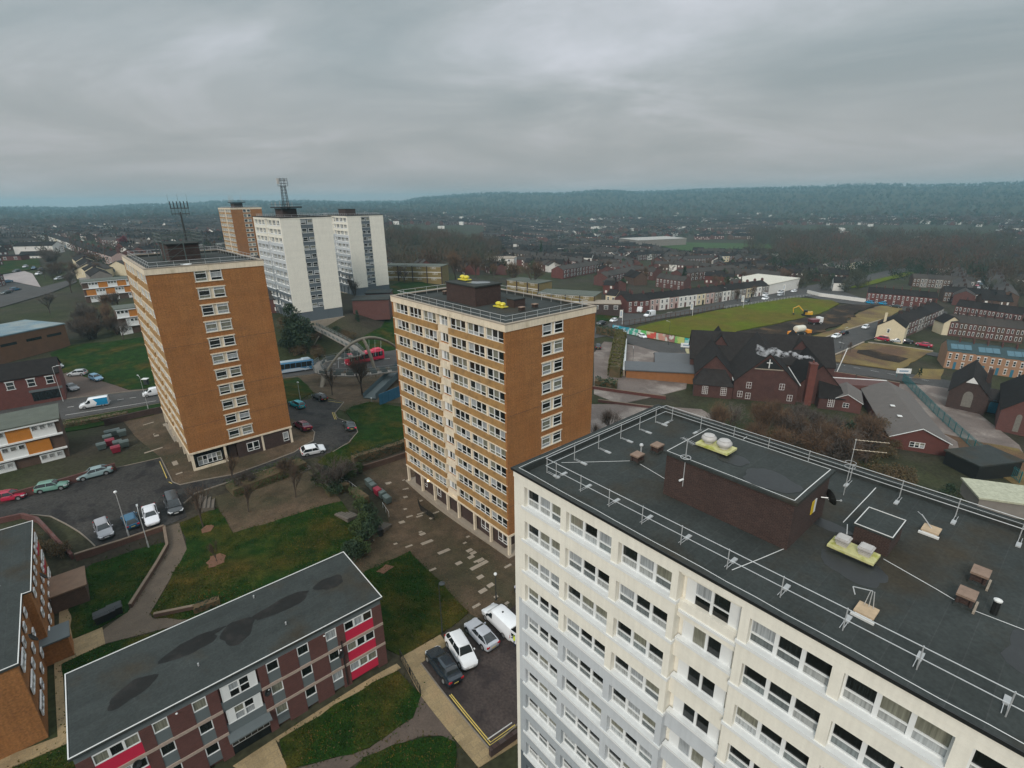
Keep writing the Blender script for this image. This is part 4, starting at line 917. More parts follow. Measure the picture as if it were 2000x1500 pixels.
def maison2(label, a, b, D_, H, wall):
    """long low block; a, b front corners on the ground"""
    d = hypot(b[0] - a[0], b[1] - a[1]); rz = atan2(b[1] - a[1], b[0] - a[0]); g = min(h(a[0], a[1]), h(b[0], b[1]))
    t = thing('maisonette_block', label, 'block of flats', (a[0], a[1], g), rz)
    w = MB(); w.box(0, d, 0, D_, -3, H - .2); w.build('wall', [wall], t)
    b_ = MB(); n = int(d / 6)
    for i in range(3): b_.box(-.1, d + .1, -.15, 0, H - .4 - i * 2.6, H - .15 - i * 2.6)
    b_.build('white_band', [M_WHITE], t)
    b_ = MB(); [b_.box(i * d / n - .15, i * d / n + .15, -.5, 0, -1, H - .2) for i in range(n + 1)]; b_.build('party_wall', [M_DBRICK], t)
    wm = W3s
    for i in range(n):
        for k in range(3): addwin(t, wm, ((i + .5) * d / n + (k % 2 - .5) * .8, -.03, H - 1.35 - k * 2.6))
    roofslab(t, d, D_, H, .25, MATS['weathered green roof'], False); return t
maison2('long three-storey maisonettes with a grey-green roof beyond the cream towers', gp(752, 548), gp(864, 556), 9, 8.6, mat('yellow brown brick', (.20, .15, .06), .9, .15, 1))
maison2('yellow brick low block behind the middle tower roof, further left', gp(990, 566), gp(1052, 583), 10, 7.0, MATS['yellow brown brick'])
maison2('yellow brick low block behind the middle tower roof, nearer its right corner', gp(1050, 590), gp(1160, 610), 12, 7.0, MATS['yellow brown brick'])
# ------------------------------------------------------------------ gabled volumes
def gable(w, r, x0, x1, y0, y1, z0, ze, zr, axis='x', ov=.25, th=.16, m=0, rm=0):
    """walls with two gables and a pitched roof; ridge along axis"""
    if axis == 'x':
        ym = (y0 + y1) / 2
        w.face([(x0, y0, z0), (x1, y0, z0), (x1, y0, ze), (x0, y0, ze)], m); w.face([(x1, y1, z0), (x0, y1, z0), (x0, y1, ze), (x1, y1, ze)], m)
        w.face([(x0, y1, z0), (x0, y0, z0), (x0, y0, ze), (x0, ym, zr), (x0, y1, ze)], m); w.face([(x1, y0, z0), (x1, y1, z0), (x1, y1, ze), (x1, ym, zr), (x1, y0, ze)], m)
        sl = (zr - ze) / (ym - y0); a = x0 - ov; b = x1 + ov
        for s, yy in ((1, y0), (-1, y1)):
            ye = yy - s * ov; e = ze - sl * ov
            P = [(a, ye, e), (b, ye, e), (b, ym, zr), (a, ym, zr)]; Q = [(p[0], p[1], p[2] + th) for p in P]
            if s < 0: P = P[::-1]; Q = Q[::-1]
            k = len(r.v); r.v += P + Q
            for q in ((3, 2, 1, 0), (4, 5, 6, 7), (0, 1, 5, 4), (1, 2, 6, 5), (2, 3, 7, 6), (3, 0, 4, 7)): r.f.append(tuple(k + i for i in q)); r.m.append(rm)
    else:
        xm = (x0 + x1) / 2
        w.face([(x1, y0, z0), (x1, y1, z0), (x1, y1, ze), (x1, y0, ze)], m); w.face([(x0, y1, z0), (x0, y0, z0), (x0, y0, ze), (x0, y1, ze)], m)
        w.face([(x0, y0, z0), (x1, y0, z0), (x1, y0, ze), (xm, y0, zr), (x0, y0, ze)], m); w.face([(x1, y1, z0), (x0, y1, z0), (x0, y1, ze), (xm, y1, zr), (x1, y1, ze)], m)
        sl = (zr - ze) / (xm - x0); a = y0 - ov; b = y1 + ov
        for s, xx in ((1, x0), (-1, x1)):
            xe = xx - s * ov; e = ze - sl * ov
            P = [(xe, b, e), (xe, a, e), (xm, a, zr), (xm, b, zr)]; Q = [(p[0], p[1], p[2] + th) for p in P]
            if s < 0: P = P[::-1]; Q = Q[::-1]
            k = len(r.v); r.v += P + Q
            for q in ((3, 2, 1, 0), (4, 5, 6, 7), (0, 1, 5, 4), (1, 2, 6, 5), (2, 3, 7, 6), (3, 0, 4, 7)): r.f.append(tuple(k + i for i in q)); r.m.append(rm)
def xwin(w, hh, cols, rows_):
    return winmesh(w, hh, cols, tuple((i + 1) / rows_ for i in range(rows_ - 1)), .06, mul=.035)
# ------------------------------------------------------------------ the old school
so = (45., 118.); srz = radians(-17)
sch = thing('school_building', 'old dark brick school with steep slate gables, a white cross and smoking chimney', 'school', (*so, 0.9), srz)
M_SBRICK = mat('sooty red brick', (.075, .028, .022), .9, .25, .6, fine=.3, brick=(.23, .075, .012, .7))
def vol(t, name, *a, wm=M_SBRICK, rm=M_SLATE, **k):
    w = MB(); r = MB(); gable(w, r, *a, **k); o = w.build('wall', [wm], t); r.build('roof', [rm], t); return o
vol(sch, '', -1.5, 33, 16, 30, -2, 5.2, 11.2)
vol(sch, '', 8.2, 22, 1.2, 23, -2, 4.6, 11.6, axis='y')
vol(sch, '', -.5, 8, 4.0, 23, -2, 5.0, 9.6, axis='y')
vol(sch, '', 22.5, 31, 3.2, 23, -2, 4.4, 9.2, axis='y')
for a_ in ((3.2, 8.6), (22.6, 28.0)): vol(sch, '', a_[0], a_[1], 19.5, 31, -2, 7.0, 10.9, axis='y')
b = MB(); b.box(-.8, 8, .4, 4.0, -2, 3.3); b.build('wall', [M_SBRICK], sch)
b = MB(); b.face([(-1.1, .1, 3.2), (8.2, .1, 3.2), (6.2, 4, 6.3), (1.0, 4, 6.3)]); b.face([(-1.1, .1, 3.2), (1.0, 4, 6.3), (-1.1, 4, 3.2)]); b.face([(8.2, .1, 3.2), (8.2, 4, 3.2), (6.2, 4, 6.3)]); b.build('roof', [M_SLATE], sch)
b = MB(); b.box(26.5, 31.5, .2, 3.2, -2, 2.4); b.build('wall', [M_SBRICK], sch); b = MB(); b.face([(26.2, -.1, 2.4), (31.8, -.1, 2.4), (31.2, 3.2, 4.4), (26.5, 3.2, 5.6)]); b.face([(31.8, -.1, 2.4), (31.8, 3.2, 2.4), (31.2, 3.2, 4.4)]); b.build('roof', [M_SLATE], sch)
b = MB(); b.box(-.3, .3, .85, 1.15, 0, 0); b = MB(); b.box(15.1, 15.28, 1.0, 1.12, 8.3, 10.4); b.box(14.6, 15.8, 1.0, 1.12, 9.5, 9.68); b.build('cross', [M_WHITE], sch)
b = MB(); b.face([(12.3, 1.14, 8.1), (18.2, 1.14, 8.1), (15.25, 1.14, 11.0)]); b.build('gable_board', [M_BLACK], sch)
b = MB(); b.box(12.2, 18.3, .95, 1.16, 7.9, 8.08); b.build('gable_beam', [M_CONC], sch)
b = MB(); b.box(23.8, 25.3, 1.4, 3.2, -1, 9.6); b.box(23.7, 25.4, 1.3, 3.3, 9.6, 9.9); b.tube((24.5, 2.3, 9.9), (24.5, 2.3, 10.5), .22, .18, 8); b.build('chimney', [mat('bright red brick', (.14, .038, .026), .9, .15, 1, brick=(.23, .075, .012, .8))], sch)
sk = winmesh(.35, 1.7, 1, (), .03)
b = MB()
for i in range(6):
    y = 5 + i * 2.1; x0, z0, x1, z1 = 12.2, 8.36, 13.9, 10.04
    b.face([(x0, y, z0 + .22), (x1, y, z1 + .22), (x1, y + .3, z1 + .22), (x0, y + .3, z0 + .22)])
b.build('roof_light', [M_WHITE], sch)
XW = xwin(1.3, 2.0, 3, 4)
for x, z in ((1.8, .9), (6.0, .9)): addwin(sch, XW, (x, .36, z))
for x, z in ((9.8, .6), (11.5, 3.0), (11.6, .3), (18.6, 3.2), (20.6, .6)): addwin(sch, xwin(1.1, 1.5, 2, 2), (x, 1.16, z))
addwin(sch, XW, (29.0, .16, .4))
for k, (a, c, d) in enumerate((((8.02, 1.5, 4.5), (8.02, 22, 4.6), .12), ((22.5, 1.5, 4.5), (22.5, 22, 4.6), .12))): b = MB(); b.tube(a, c, d, n=5); b.build('lead_valley', [M_STRIP], sch)
# low wings
w_ = thing('school_annex', 'low school annex with dark grey flat roofs and orange brick walls', 'building', (*gp(1222, 738)[:2], 1.2), radians(-12))
b = MB(); b.box(0, 24, 0, 5, -2, 2.8); b.build('wall', [mat('orange brown brick', (.24, .10, .035), .9, .15, 1)], w_); b = MB(); b.box(-.4, 24.4, -.4, 7.5, 2.8, 3.1); b.build('roof', [mat('grey lead roof', (.085, .09, .095), .6, .12, .5, fine=.1)], w_)
w_ = thing('school_annex', 'small tan hipped school outbuilding with a cream flat roof beside it', 'building', (*gp(1282, 742)[:2], 1.1), radians(-12))
w = MB(); r = MB(); gable(w, r, 0, 13, 8, 16, -1, 2.8, 4.4); w.build('wall', [M_BBRICK], w_); r.build('roof', [MATS['grey lead roof']], w_)
b = MB(); b.box(9, 17, 12, 20, 3.4, 3.8); b.build('roof', [mat('cream flat roof', (.50, .46, .27), .8, .12, .5)], w_)
# smoke from the chimney
sm = MB(); 
def smoke():
    M = bpy.data.materials.new('smoke'); M.use_nodes = True; t = M.node_tree; N = t.nodes; L = t.links; N.remove(N['Principled BSDF'])
    pv = N.new('ShaderNodeVolumePrincipled'); L.new(pv.outputs[0], N['Material Output'].inputs['Volume']); pv.inputs['Color'].default_value = (.93, .93, .95, 1)
    tcn = N.new('ShaderNodeTexCoord'); n = N.new('ShaderNodeTexNoise'); n.inputs['Scale'].default_value = 1.1; n.inputs['Detail'].default_value = 4; L.new(tcn.outputs['Object'], n.inputs[0])
    sp = N.new('ShaderNodeSeparateXYZ'); L.new(tcn.outputs['Object'], sp.inputs[0])
    r = N.new('ShaderNodeMapRange'); r.inputs[1].default_value = .48; r.inputs[2].default_value = .66; r.inputs[3].default_value = 0; r.inputs[4].default_value = 5.0; L.new(n.outputs[0], r.inputs[0])
    f = N.new('ShaderNodeMapRange'); f.inputs[1].default_value = 0; f.inputs[2].default_value = 15; f.inputs[3].default_value = 1.2; f.inputs[4].default_value = .04; L.new(sp.outputs[0], f.inputs[0])
    m_ = N.new('ShaderNodeMath'); m_.operation = 'MULTIPLY'; L.new(r.outputs[0], m_.inputs[0]); L.new(f.outputs[0], m_.inputs[1]); L.new(m_.outputs[0], pv.inputs['Density'])
    return M
secs = []
for i in range(13):
    t_ = i / 12; x = t_ * 12.5; rad = .2 + 1.0 * t_ ** .8; z = 1.6 * t_ ** .7 + .3 * sin(i * 1.7)
    secs.append([(x, rad * 1.0 * cos(a), z + rad * sin(a)) for a in [2 * pi * j / 12 for j in range(12)]])
sm.loft(secs)
q = rot((24.5, 2.3), srz); o = sm.build('smoke', [smoke()], None, loc=(so[0] + q[0], so[1] + q[1], 11.7), rz=radians(168)); struct(o, 'stuff')
# right school hall
def hall():
    a = G(1802, 838, 5.2); b_ = G(1733, 746, 5.2); rz = atan2(b_[1] - a[1], b_[0] - a[0]); Ld = hypot(b_[0] - a[0], b_[1] - a[1])
    t = thing('school_hall', 'long red brick hall with shallow pitched roof and white bargeboards beside the teal fence', 'building', (a[0], a[1], .4), rz)
    w = MB(); r = MB(); gable(w, r, 0, Ld, -4.6, 4.6, -2, 2.6, 4.8, ov=.4); w.build('wall', [M_RBRICK], t); r.build('roof', [mat('brown grey tiles', (.11, .095, .085), .8, .12, .8, fine=.2)], t)
    b = MB()
    for s in (-1, 1): b.tube((-.42, s * 4.95, 2.55), (-.42, 0, 4.95), .07, n=4)
    b.build('bargeboard', [M_WHITE], t)
    addwin(t, winmesh(2.4, 1.1, 3, (.5,), .06), (-.06, .2, .9), -pi / 2)
    b = MB(); [b.box(x, x + .9, 1.5, 2.3, 4.18, 4.28) for x in (7, 13)]; b.build('roof_light', [M_STRIP], t)
hall()
def vol2(name, label, a, rz, dims, wall, roof, z=None, cat='building', axis='x'):
    t = thing(name, label, cat, (a[0], a[1], h(a[0], a[1]) if z is None else z), rz); w = MB(); r = MB(); gable(w, r, *dims, axis=axis); w.build('wall', [wall], t); r.build('roof', [roof], t); return t
p = G(1650, 800, 1); t = vol2('school_annex', 'small red brick gabled annex with white bargeboard between the school and the hall', p, radians(60), (0, 9, -3, 3, -2, 2.2, 3.8), M_MBRICK, MATS['brown grey tiles'], .8)
b = MB(); [b.tube((-.3, s * 3.2, 2.15), (-.3, 0, 3.9), .06, n=4) for s in (-1, 1)]; b.build('bargeboard', [M_WHITE], t); addwin(t, xwin(1.2, 1.1, 2, 2), (-.05, 0, .7), -pi / 2)
t = thing('boundary_building', 'low brick link building with a white roof edge behind the annex', 'building', (*G(1625, 770, 1), 1), radians(-14)); b = MB(); b.box(0, 13, 0, 5, -1, 2.6); b.build('wall', [M_MBRICK], t); b = MB(); b.box(-.1, 13.1, 4.8, 5.2, 2.6, 2.8); b.build('edge_trim', [M_STRIP], t); b = MB(); b.box(0, 13, 0, 4.8, 2.6, 2.7); b.build('roof', [M_MBRICK], t)
# dark chapel at the right edge
p = gp(1845, 795); ch = thing('chapel', 'dark stone chapel with steep roofs, arched windows and blue door at the right edge', 'chapel', (p[0], p[1], p[2]), radians(-42))
def arch(w, hh, m, y, x, z, t, name='window'):
    b = MB(); n = 8; pts = [(x - w / 2, y, z), (x + w / 2, y, z)] + [(x + w / 2 * cos(a), y, z + hh + w / 2 * sin(a) * 1.5) for a in [pi * i / n for i in range(n + 1)]]
    b.face(pts); b.build(name, [m], t)
vol(ch, '', 0, 7, 0, 17, -2, 4.2, 8.2, axis='y', wm=M_DBRICK)
vol(ch, '', 9, 19, -9, 12, -3, 4.6, 9.2, axis='y', wm=M_MBRICK)
vol(ch, '', 7, 9.5, 3, 10, -2, 2.6, 4.4, axis='x', wm=M_DBRICK)
vol(ch, '', 19, 34, -8, 3, -3, 3.6, 7.0, axis='x', wm=M_DBRICK)
arch(1.8, 2.4, mat('leaded glass', (.16, .15, .13), .5, .3, 3), -.03, 3.5, 1.0, ch); arch(1.6, 1.9, M_BLUEM, 2.96, 8.3, -.2, ch, 'door')
for x in (12, 14, 16): arch(.9, 3.2, MATS['leaded glass'], -9.03, x, .4, ch)
for x, zt in ((3.5, 8.2), (14, 9.2)): b = MB(); y = -.28 if x < 5 else -9.28; b.face([(x - 1.1, y, zt - 1.4), (x + 1.1, y, zt - 1.4), (x, y, zt)]); b.build('bargeboard', [M_STRIP], ch)
for x, y in ((6, 9), (15, 4), (25, -2)): b = MB(); b.box(x, x + .9, y, y + .9, 5, 9.6 if x > 10 else 8.4); b.build('chimney', [M_DBRICK], ch)
# ------------------------------------------------------------------ houses
HW = {}
def hwin(w=.95, hh=1.3, white=True):
    k = (w, hh)
    if k not in HW:
        b = MB(); b.box(-w / 2 - .12, w / 2 + .12, -.06, .04, -.12, 0); b.box(-w / 2 - .12, w / 2 + .12, -.06, .04, hh, hh + .22)
        b.box(-w / 2, -w / 2 + .1, -.04, .04, 0, hh); b.box(w / 2 - .1, w / 2, -.04, .04, 0, hh); b.box(-w / 2 + .1, w / 2 - .1, -.03, .04, hh * .48, hh * .55)
        b.face([(-w / 2, -.01, 0), (w / 2, -.01, 0), (w / 2, -.01, hh), (-w / 2, -.01, hh)], 1)
        HW[k] = b.mesh('window', [M_WHITE, M_GLASSD])
    return HW[k]
M_HWHITE = mat('white painted wall', (.66, .64, .60), .8, .08, .6); M_HCREAM = mat('cream painted wall', (.60, .52, .36), .8, .08, .6); M_HPINK = mat('pinkish painted wall', (.42, .30, .27), .8, .1, .6)
M_HGREY = mat('grey stone wall', (.20, .18, .16), .85, .15, .6); M_HTAN = mat('tan brick wall', (.30, .17, .10), .85, .15, .8)
def house(w, d, ev, rg, wall, roof=M_SLATE, lod=2, chim=True, bay=False, two=True):
    """prototype, not linked by label; front faces -y, origin at the front left corner on the ground"""
    t = ob('terraced_house', None)
    wb = MB(); rb = MB(); gable(wb, rb, 0, w, 0, d, -2.5, ev, rg, ov=.0 if lod else .2, th=.14)
    mats_ = [wall]
    if lod < 2:
        mats_ = [wall, M_WHITE, M_GLASSD]
        for z in (1.0, 3.4):
            for x in ((w * .27, w * .73) if z > 2 or not bay else (w * .27,)):
                wb.box(x - .55, x + .55, -.06, 0, z - .1, z + 1.4, 1); wb.face([(x - .4, -.07, z), (x + .4, -.07, z), (x + .4, -.07, z + 1.25), (x - .4, -.07, z + 1.25)], 2)
        if R.random() < .5: wb.box(w * .6, w * .95, d, d + 3, -1, 3)
    wo = wb.build('wall', mats_, t)
    rb.box(-.0, w, d / 2 - .1, d / 2 + .1, rg + .08, rg + .2)
    ro = rb.build('roof', [roof], t)
    if chim:
        c = MB(); c.box(w - .45, w + .0, d / 2 - .6, d / 2 + .6, rg - .6, rg + 1.1); [c.tube((w - .22, d / 2 + q, rg + 1.1), (w - .22, d / 2 + q, rg + 1.45), .1, n=5) for q in (-.35, 0, .35)] if lod else None
        c.build('chimney', [M_DBRICK if lod < 2 else M_MBRICK], ro)
    if lod == 2:
        for x in (w * .26, w * .74): ob('window', hwin(), t, (x, 0, 3.25))
        ob('window', hwin(1.7 if bay else .95, 1.4), t, (w * .28, 0, .8))
        b = MB(); b.box(w * .74 - .5, w * .74 + .5, -.05, 0, 0, 2.2); b.build('door', [R.choice([M_BLACK, M_BLUEM, M_MBRICK, M_WHITE])], t)
    return t
PROTO = {}
def proto(k):
    if k not in PROTO: PROTO[k] = house(*k[1:4 + 1], wall=k[0], roof=k[5] if len(k) > 5 else M_SLATE, lod=k[6] if len(k) > 6 else 1)
    return PROTO[k]
USED = set(); HN = [0]
def place(k, x, y, z, rz, label, group, sx=1.0):
    p = proto(k); HN[0] += 1
    if k not in USED: USED.add(k); o = p
    else: o = copytree(p)
    o.location = (x, y, z); o.rotation_euler = (0, 0, rz); o['label'] = label; o['category'] = 'house'
    if group: o['group'] = group
    o.scale = (sx, 1, 1); return o
BB = []  # occupied footprints
def row(a, b, n, walls, label, group=None, d=8, ev=5.2, rg=7.4, roof=M_SLATE, lod=1, world=False, labels=None):
    A = a if world else gp(*a); B_ = b if world else gp(*b); A = Vector(A[:2]); B_ = Vector(B_[:2]); L_ = (B_ - A).length; w = L_ / n; rz = atan2(B_.y - A.y, B_.x - A.x); u = (B_ - A).normalized(); nn = Vector((-u.y, u.x))
    for i in range(n):
        p = A + u * (w * i); c = p + u * w / 2 + nn * d / 2; z = h(c.x, c.y) - .1; wl = walls[i % len(walls)]
        lb = labels[i] if labels and i < len(labels) else label
        place((wl, 5.0, d, ev, rg, roof, lod), p.x, p.y, z, rz, lb, group or ('houses: ' + label[:60]), w / 5.0)
        BB.append((c.x, c.y, max(w, d) * .62))
RB, WH_, CR, PK, GY, TN, MR, BBk = M_RBRICK, M_HWHITE, M_HCREAM, M_HPINK, M_HGREY, M_HTAN, M_MBRICK, M_BBRICK
row((1268, 608), (1500, 577), 14, [PK, WH_, PK, WH_, WH_, CR, PK, GY, WH_, GY, GY, CR, WH_, GY], 'two-storey shop terrace on the main street opposite the green field', d=9, lod=2,
    labels=['pink shop house at the near end of the street terrace', 'white shop house second along the street terrace', 'pinkish shop house beside the dormered roof', 'white fronted shop house with tall windows in the street terrace', 'second tall-windowed white shop house in the street terrace', 'cream shop house midway along the street terrace'])
row((1690, 592), (1826, 605), 8, [RB], 'red brick terraced house with white window surrounds behind the two blue cars', d=8, lod=2)
row((1760, 662), (1838, 627), 6, [BBk, MR, GY], 'grey terraced house in the row behind the cream gable end', d=8, lod=1)
row((1842, 718), (2010, 742), 6, [TN], 'tan brick modern house with white windows and solar panels', d=9, lod=2, roof=mat('dark green grey tiles', (.025, .05, .055), .8, .15, 1))
row((95, 470), (165, 500), 8, [WH_, WH_, CR, WH_, GY, WH_, RB, RB], 'bay-windowed terraced house on the hillside street at the left', d=8, lod=2, labels=['white bay-windowed house at the far end of the left hillside street'])
row((165, 500), (222, 520), 5, [RB, RB, RB, PK, PK], 'red brick bay-windowed house nearer the red tree on the left hillside', d=8, lod=2)
row((1182, 597), (1222, 605), 2, [CR], 'cream painted pair of houses on the street corner by the parked red car', d=8, lod=2)
row((1224, 612), (1268, 610), 2, [RB], 'red brick corner pub with dark roof at the end of the shop terrace', d=10, lod=2)
row((1185, 560), (1240, 545), 5, [MR], 'maroon brick house in the staggered modern row above the street corner', d=8, lod=2, roof=M_TILE)
row((1190, 535), (1275, 548), 6, [MR], 'dark brick modern terrace house with small white windows above the shop street', d=8, lod=2, roof=M_TILE)
row((1280, 560), (1335, 568), 4, [MR], 'dark brick modern house in the stepped group behind the shop roofs', d=8, lod=2, roof=M_TILE)
row((1330, 552), (1440, 540), 7, [MR, BBk], 'low dark house in the row beyond the shop roofs', d=8, roof=M_TILE)
for i, (a, b, n, w, lab) in enumerate([
    ((1150, 505), (1230, 525), 8, [RB, MR], 'small terraced house in the far rows above the yellow brick blocks'), ((1050, 510), (1140, 530), 9, [RB, PK], 'reddish terraced house in the steep street beyond the middle tower'),
    ((1100, 545), (1180, 530), 7, [RB, RB, BBk], 'terraced house in the red brick rows right of the big bare trees'), ((1235, 510), (1300, 505), 7, [WH_, BBk, MR], 'terraced house with white bays in the distance below the stadium'),
    ((1300, 520), (1400, 515), 9, [BBk, MR], 'terraced house in the far rows left of the playing field'), ((1400, 512), (1470, 510), 6, [WH_, CR, MR], 'pale house beside the playing field'),
    ((1420, 535), (1500, 528), 6, [MR, BBk], 'dark roofed house behind the flat white supermarket roof'), ((1540, 545), (1610, 535), 6, [BBk, WH_, MR], 'house at the far end of the shopping street'),
    ((1620, 535), (1720, 515), 7, [WH_, BBk, CR], 'white gabled house along the road out of town'), ((1860, 620), (1990, 640), 8, [MR], 'dark roofed terraced house in the right hand streets'),
    ((1850, 655), (1995, 672), 8, [MR, BBk], 'terraced house behind the solar panelled houses'), ((1780, 560), (1900, 568), 8, [BBk, GY], 'terraced house in the shadowed rows right of the street trees'),
    ((1900, 600), (1880, 540), 8, [MR, WH_], 'terraced house lining the street of parked cars on the right'), ((1985, 600), (1945, 540), 8, [BBk, GY], 'terraced house facing the street of parked cars at the right edge'),
    ((1840, 590), (1960, 600), 8, [BBk, MR], 'dark terraced house in the middle of the right hand streets'), ((225, 560), (180, 520), 4, [GY, CR], 'pale gabled house behind the left tower'),
    ((255, 520), (330, 530), 5, [CR, GY, BBk], 'pale house just behind the left tower roof'), ((0, 450), (90, 455), 9, [RB, GY], 'distant terraced house on the left skyline'), ((100, 455), (200, 462), 10, [RB, BBk], 'terraced house on the left hill beyond the white row'),
    ((200, 480), (320, 492), 9, [RB, BBk, WH_], 'terraced house between the left hillside and the mast'), ((240, 455), (400, 462), 12, [BBk, RB], 'small terraced house in the haze behind the mast'), ((0, 480), (60, 478), 6, [RB, BBk], 'terraced house beyond the white house on the left'),
    ((180, 610), (230, 625), 2, [WH_], 'white house by the grass bank left of the tower')]):
    if i == 22: continue
    row(a, b, n, w, lab, lod=1, roof=R.choice([M_SLATE, M_TILE]))
# solar panels
so_ = Vector(gp(1842, 718)[:2]); se_ = Vector(gp(2010, 742)[:2]); su = (se_ - so_).normalized(); sn = Vector((-su.y, su.x)); srz2 = atan2(su.y, su.x); SL = (se_ - so_).length; szz = h(*(so_ + su * SL / 2)) - .1
for i, (f, lb) in enumerate(((.17, 'leftmost'), (.5, 'middle'), (.83, 'rightmost'))):
    p = so_ + su * SL * f; t = thing('solar_panels', lb + ' blue solar array on the tan modern houses', 'solar panel', (p.x, p.y, szz + 6.2 - (0)), srz2)
    q = p; gz = h(*(p + sn * 4.5)) - .1; t.location.z = gz
    for j in range(3):
        b = MB(); b.face([(-2.4 + j * 1.6, .9, 5.97), (-.9 + j * 1.6, .9, 5.97), (-.9 + j * 1.6, 2.9, 6.96), (-2.4 + j * 1.6, 2.9, 6.96)]); b.build('panel', [mat('solar cells', (.05, .13, .17), .3, .1, 1, brick=(.5, .8, .03, .9))], t)
# the cream gable house
p = gp(1708, 664); q = gp(1762, 672); a = Vector(p[:2]); b_ = Vector(q[:2]); rz = atan2(b_.y - a.y, b_.x - a.x); wd = (b_ - a).length
t = thing('end_house', 'cream painted gable-end house with a tall side chimney and red car outside', 'house', (a.x, a.y, p[2] - .1), rz)
w = MB(); r = MB(); gable(w, r, 0, wd, 0, 9, -2, 5.3, 8.0, axis='y', ov=.05); w.build('wall', [M_HCREAM], t); ro = r.build('roof', [M_SLATE], t)
b = MB(); b.box(1.2, 1.9, 1.5, 2.1, 5, 9.6); b.build('chimney', [M_HCREAM], ro); ob('window', hwin(.8, 1.1), t, (wd * .42, -.02, 3.3)); ob('window', hwin(.8, 1.1), t, (wd * .36, -.02, .8))
# other individual buildings
def bx(name, label, cat, px, rz, dims, H, wall, roof, wins=0, g=None, ex=None):
    p = gp(*px) if g is None else (*G(px[0], px[1], g), g); t = thing(name, label, cat, (p[0], p[1], p[2]), rz); b = MB(); b.box(0, dims[0], 0, dims[1], -2.5, H); b.build('wall', [wall], t)
    b = MB(); b.box(-.25, dims[0] + .25, -.25, dims[1] + .25, H, H + .3); b.build('roof', [roof], t)
    for i in range(wins): ob('window', hwin(1.6, 1.2), t, (dims[0] * (i + .5) / wins, 0, H - 2))
    BB.append((p[0] + dims[0] / 2, p[1] + dims[1] / 2, max(dims) * .6)); return t
def frontpx(L_, R_, zt):
    a = Vector(G(*L_, zt)); b = Vector(G(*R_, zt)); return a, b, atan2(b.y - a.y, b.x - a.x), (b - a).length
a, b_, rz, ld = frontpx((-60, 669), (125, 632), 15.6); t = thing('sports_hall', 'long brown brick hall with a pale blue-grey roof at the left edge', 'building', (a.x, a.y, 9.2), rz)
b = MB(); b.box(0, ld, 0, 17, -3, 6.2); b.build('wall', [mat('hall brick', (.15, .075, .040), .9, .2, .6, fine=.2)], t); b = MB(); b.box(-.2, ld + .2, -.2, 17.2, 6.2, 6.5); b.build('roof', [mat('blue grey metal roof', (.12, .19, .23), .5, .25, .3, fine=.15, col2=(.22, .25, .24), sc2=.2, fac2=(.42, .62))], t)
for x in (ld * .35, ld * .62, ld * .85): b = MB(); b.box(x - 1.8, x + 1.8, -.03, 0, 3.6, 4.3); b.build('window', [M_GLASSD], t)
BB.append((a.x + ld / 2, a.y + 8, ld / 2))
a, b_, rz, ld = frontpx((-60, 754), (113, 727), 13.0); t = thing('corner_pub', 'red brick two-storey pub with a dark pitched roof beside the three parked cars', 'building', (a.x, a.y, 7.4), rz)
w = MB(); r = MB(); gable(w, r, 0, ld, 0, 9, -3, 5.6, 8.0); w.build('wall', [M_RBRICK], t); r.build('roof', [M_SLATE], t)
for f in (.42, .66, .88): ob('window', hwin(1.3, 1.5), t, (ld * f, 0, 3.5))
b = MB(); b.box(ld * .62, ld * .96, -.05, 0, .1, 2.0); b.build('shop_front', [M_GLASSD], t); b = MB(); b.box(ld * .6, ld, -.12, -.05, 2.1, 2.6); b.build('sign_board', [M_GPAN], t)
BB.append((a.x + ld / 2, a.y + 4, ld / 2))
for px, lab, d, H, wl in (((30, 497), 'large white rendered building on the left hillside', (26, 12), 8.5, M_HWHITE), ((38, 505), 'lower white extension in front of the white hillside building', (15, 7), 4.5, M_HWHITE)):
    p = gp(*px); t = thing('white_building', lab, 'building', (p[0], p[1], p[2] - .3), radians(8)); w = MB(); r = MB(); gable(w, r, 0, d[0], 0, d[1], -3, H - 2.5, H); w.build('wall', [wl], t); r.build('roof', [M_SLATE], t); [ob('window', hwin(.9, 1.2), t, (x, 0, H - 4.6)) for x in (d[0] * .55, d[0] * .7)]; BB.append((p[0] + 10, p[1] + 5, 15))
bx('red_hut', 'red panelled single-storey building with a white window band at the left edge', 'building', (-20, 512), radians(10), (18, 8), 3.4, M_RBRICK, M_SLATE, 3)
bx('supermarket', 'flat cream-roofed supermarket at the end of the shop terrace', 'shop', (1500, 577), radians(38), (34, 24), 5.5, M_HWHITE, mat('white flat roof', (.55, .52, .44), .8, .1, .4))
bx('stadium_shed', 'pale barrel-roofed leisure hall beside the playing field', 'building', (1245, 484), radians(20), (75, 45), 9, M_HGREY, mat('pale shed roof', (.36, .34, .31), .6, .1, .2))
bx('white_shop', 'white flat-roofed house with balcony between the bare trees behind the middle tower', 'building', (948, 522), radians(-10), (20, 12), 6, M_HWHITE, M_CONC, 3)
for px, lab, d, rz, gz in (((150, 545), 'cream half-timbered house with gables just left of the tower roof', (13, 8), 5, 0), ((212, 538), 'cream gabled house touching the left tower roof corner', (13, 8), -8, 0)):
    p = gp(*px); t = thing('cottage', lab, 'house', (p[0], p[1], p[2]), radians(rz)); w = MB(); r = MB(); gable(w, r, 0, d[0], 0, d[1], -2, 4.2, 7.2, axis='y'); w.build('wall', [M_HCREAM], t); r.build('roof', [M_TILE], t); ob('window', hwin(1.2, 1.2), t, (4, 0, 2)); BB.append((p[0] + 6, p[1] + 4, 9))
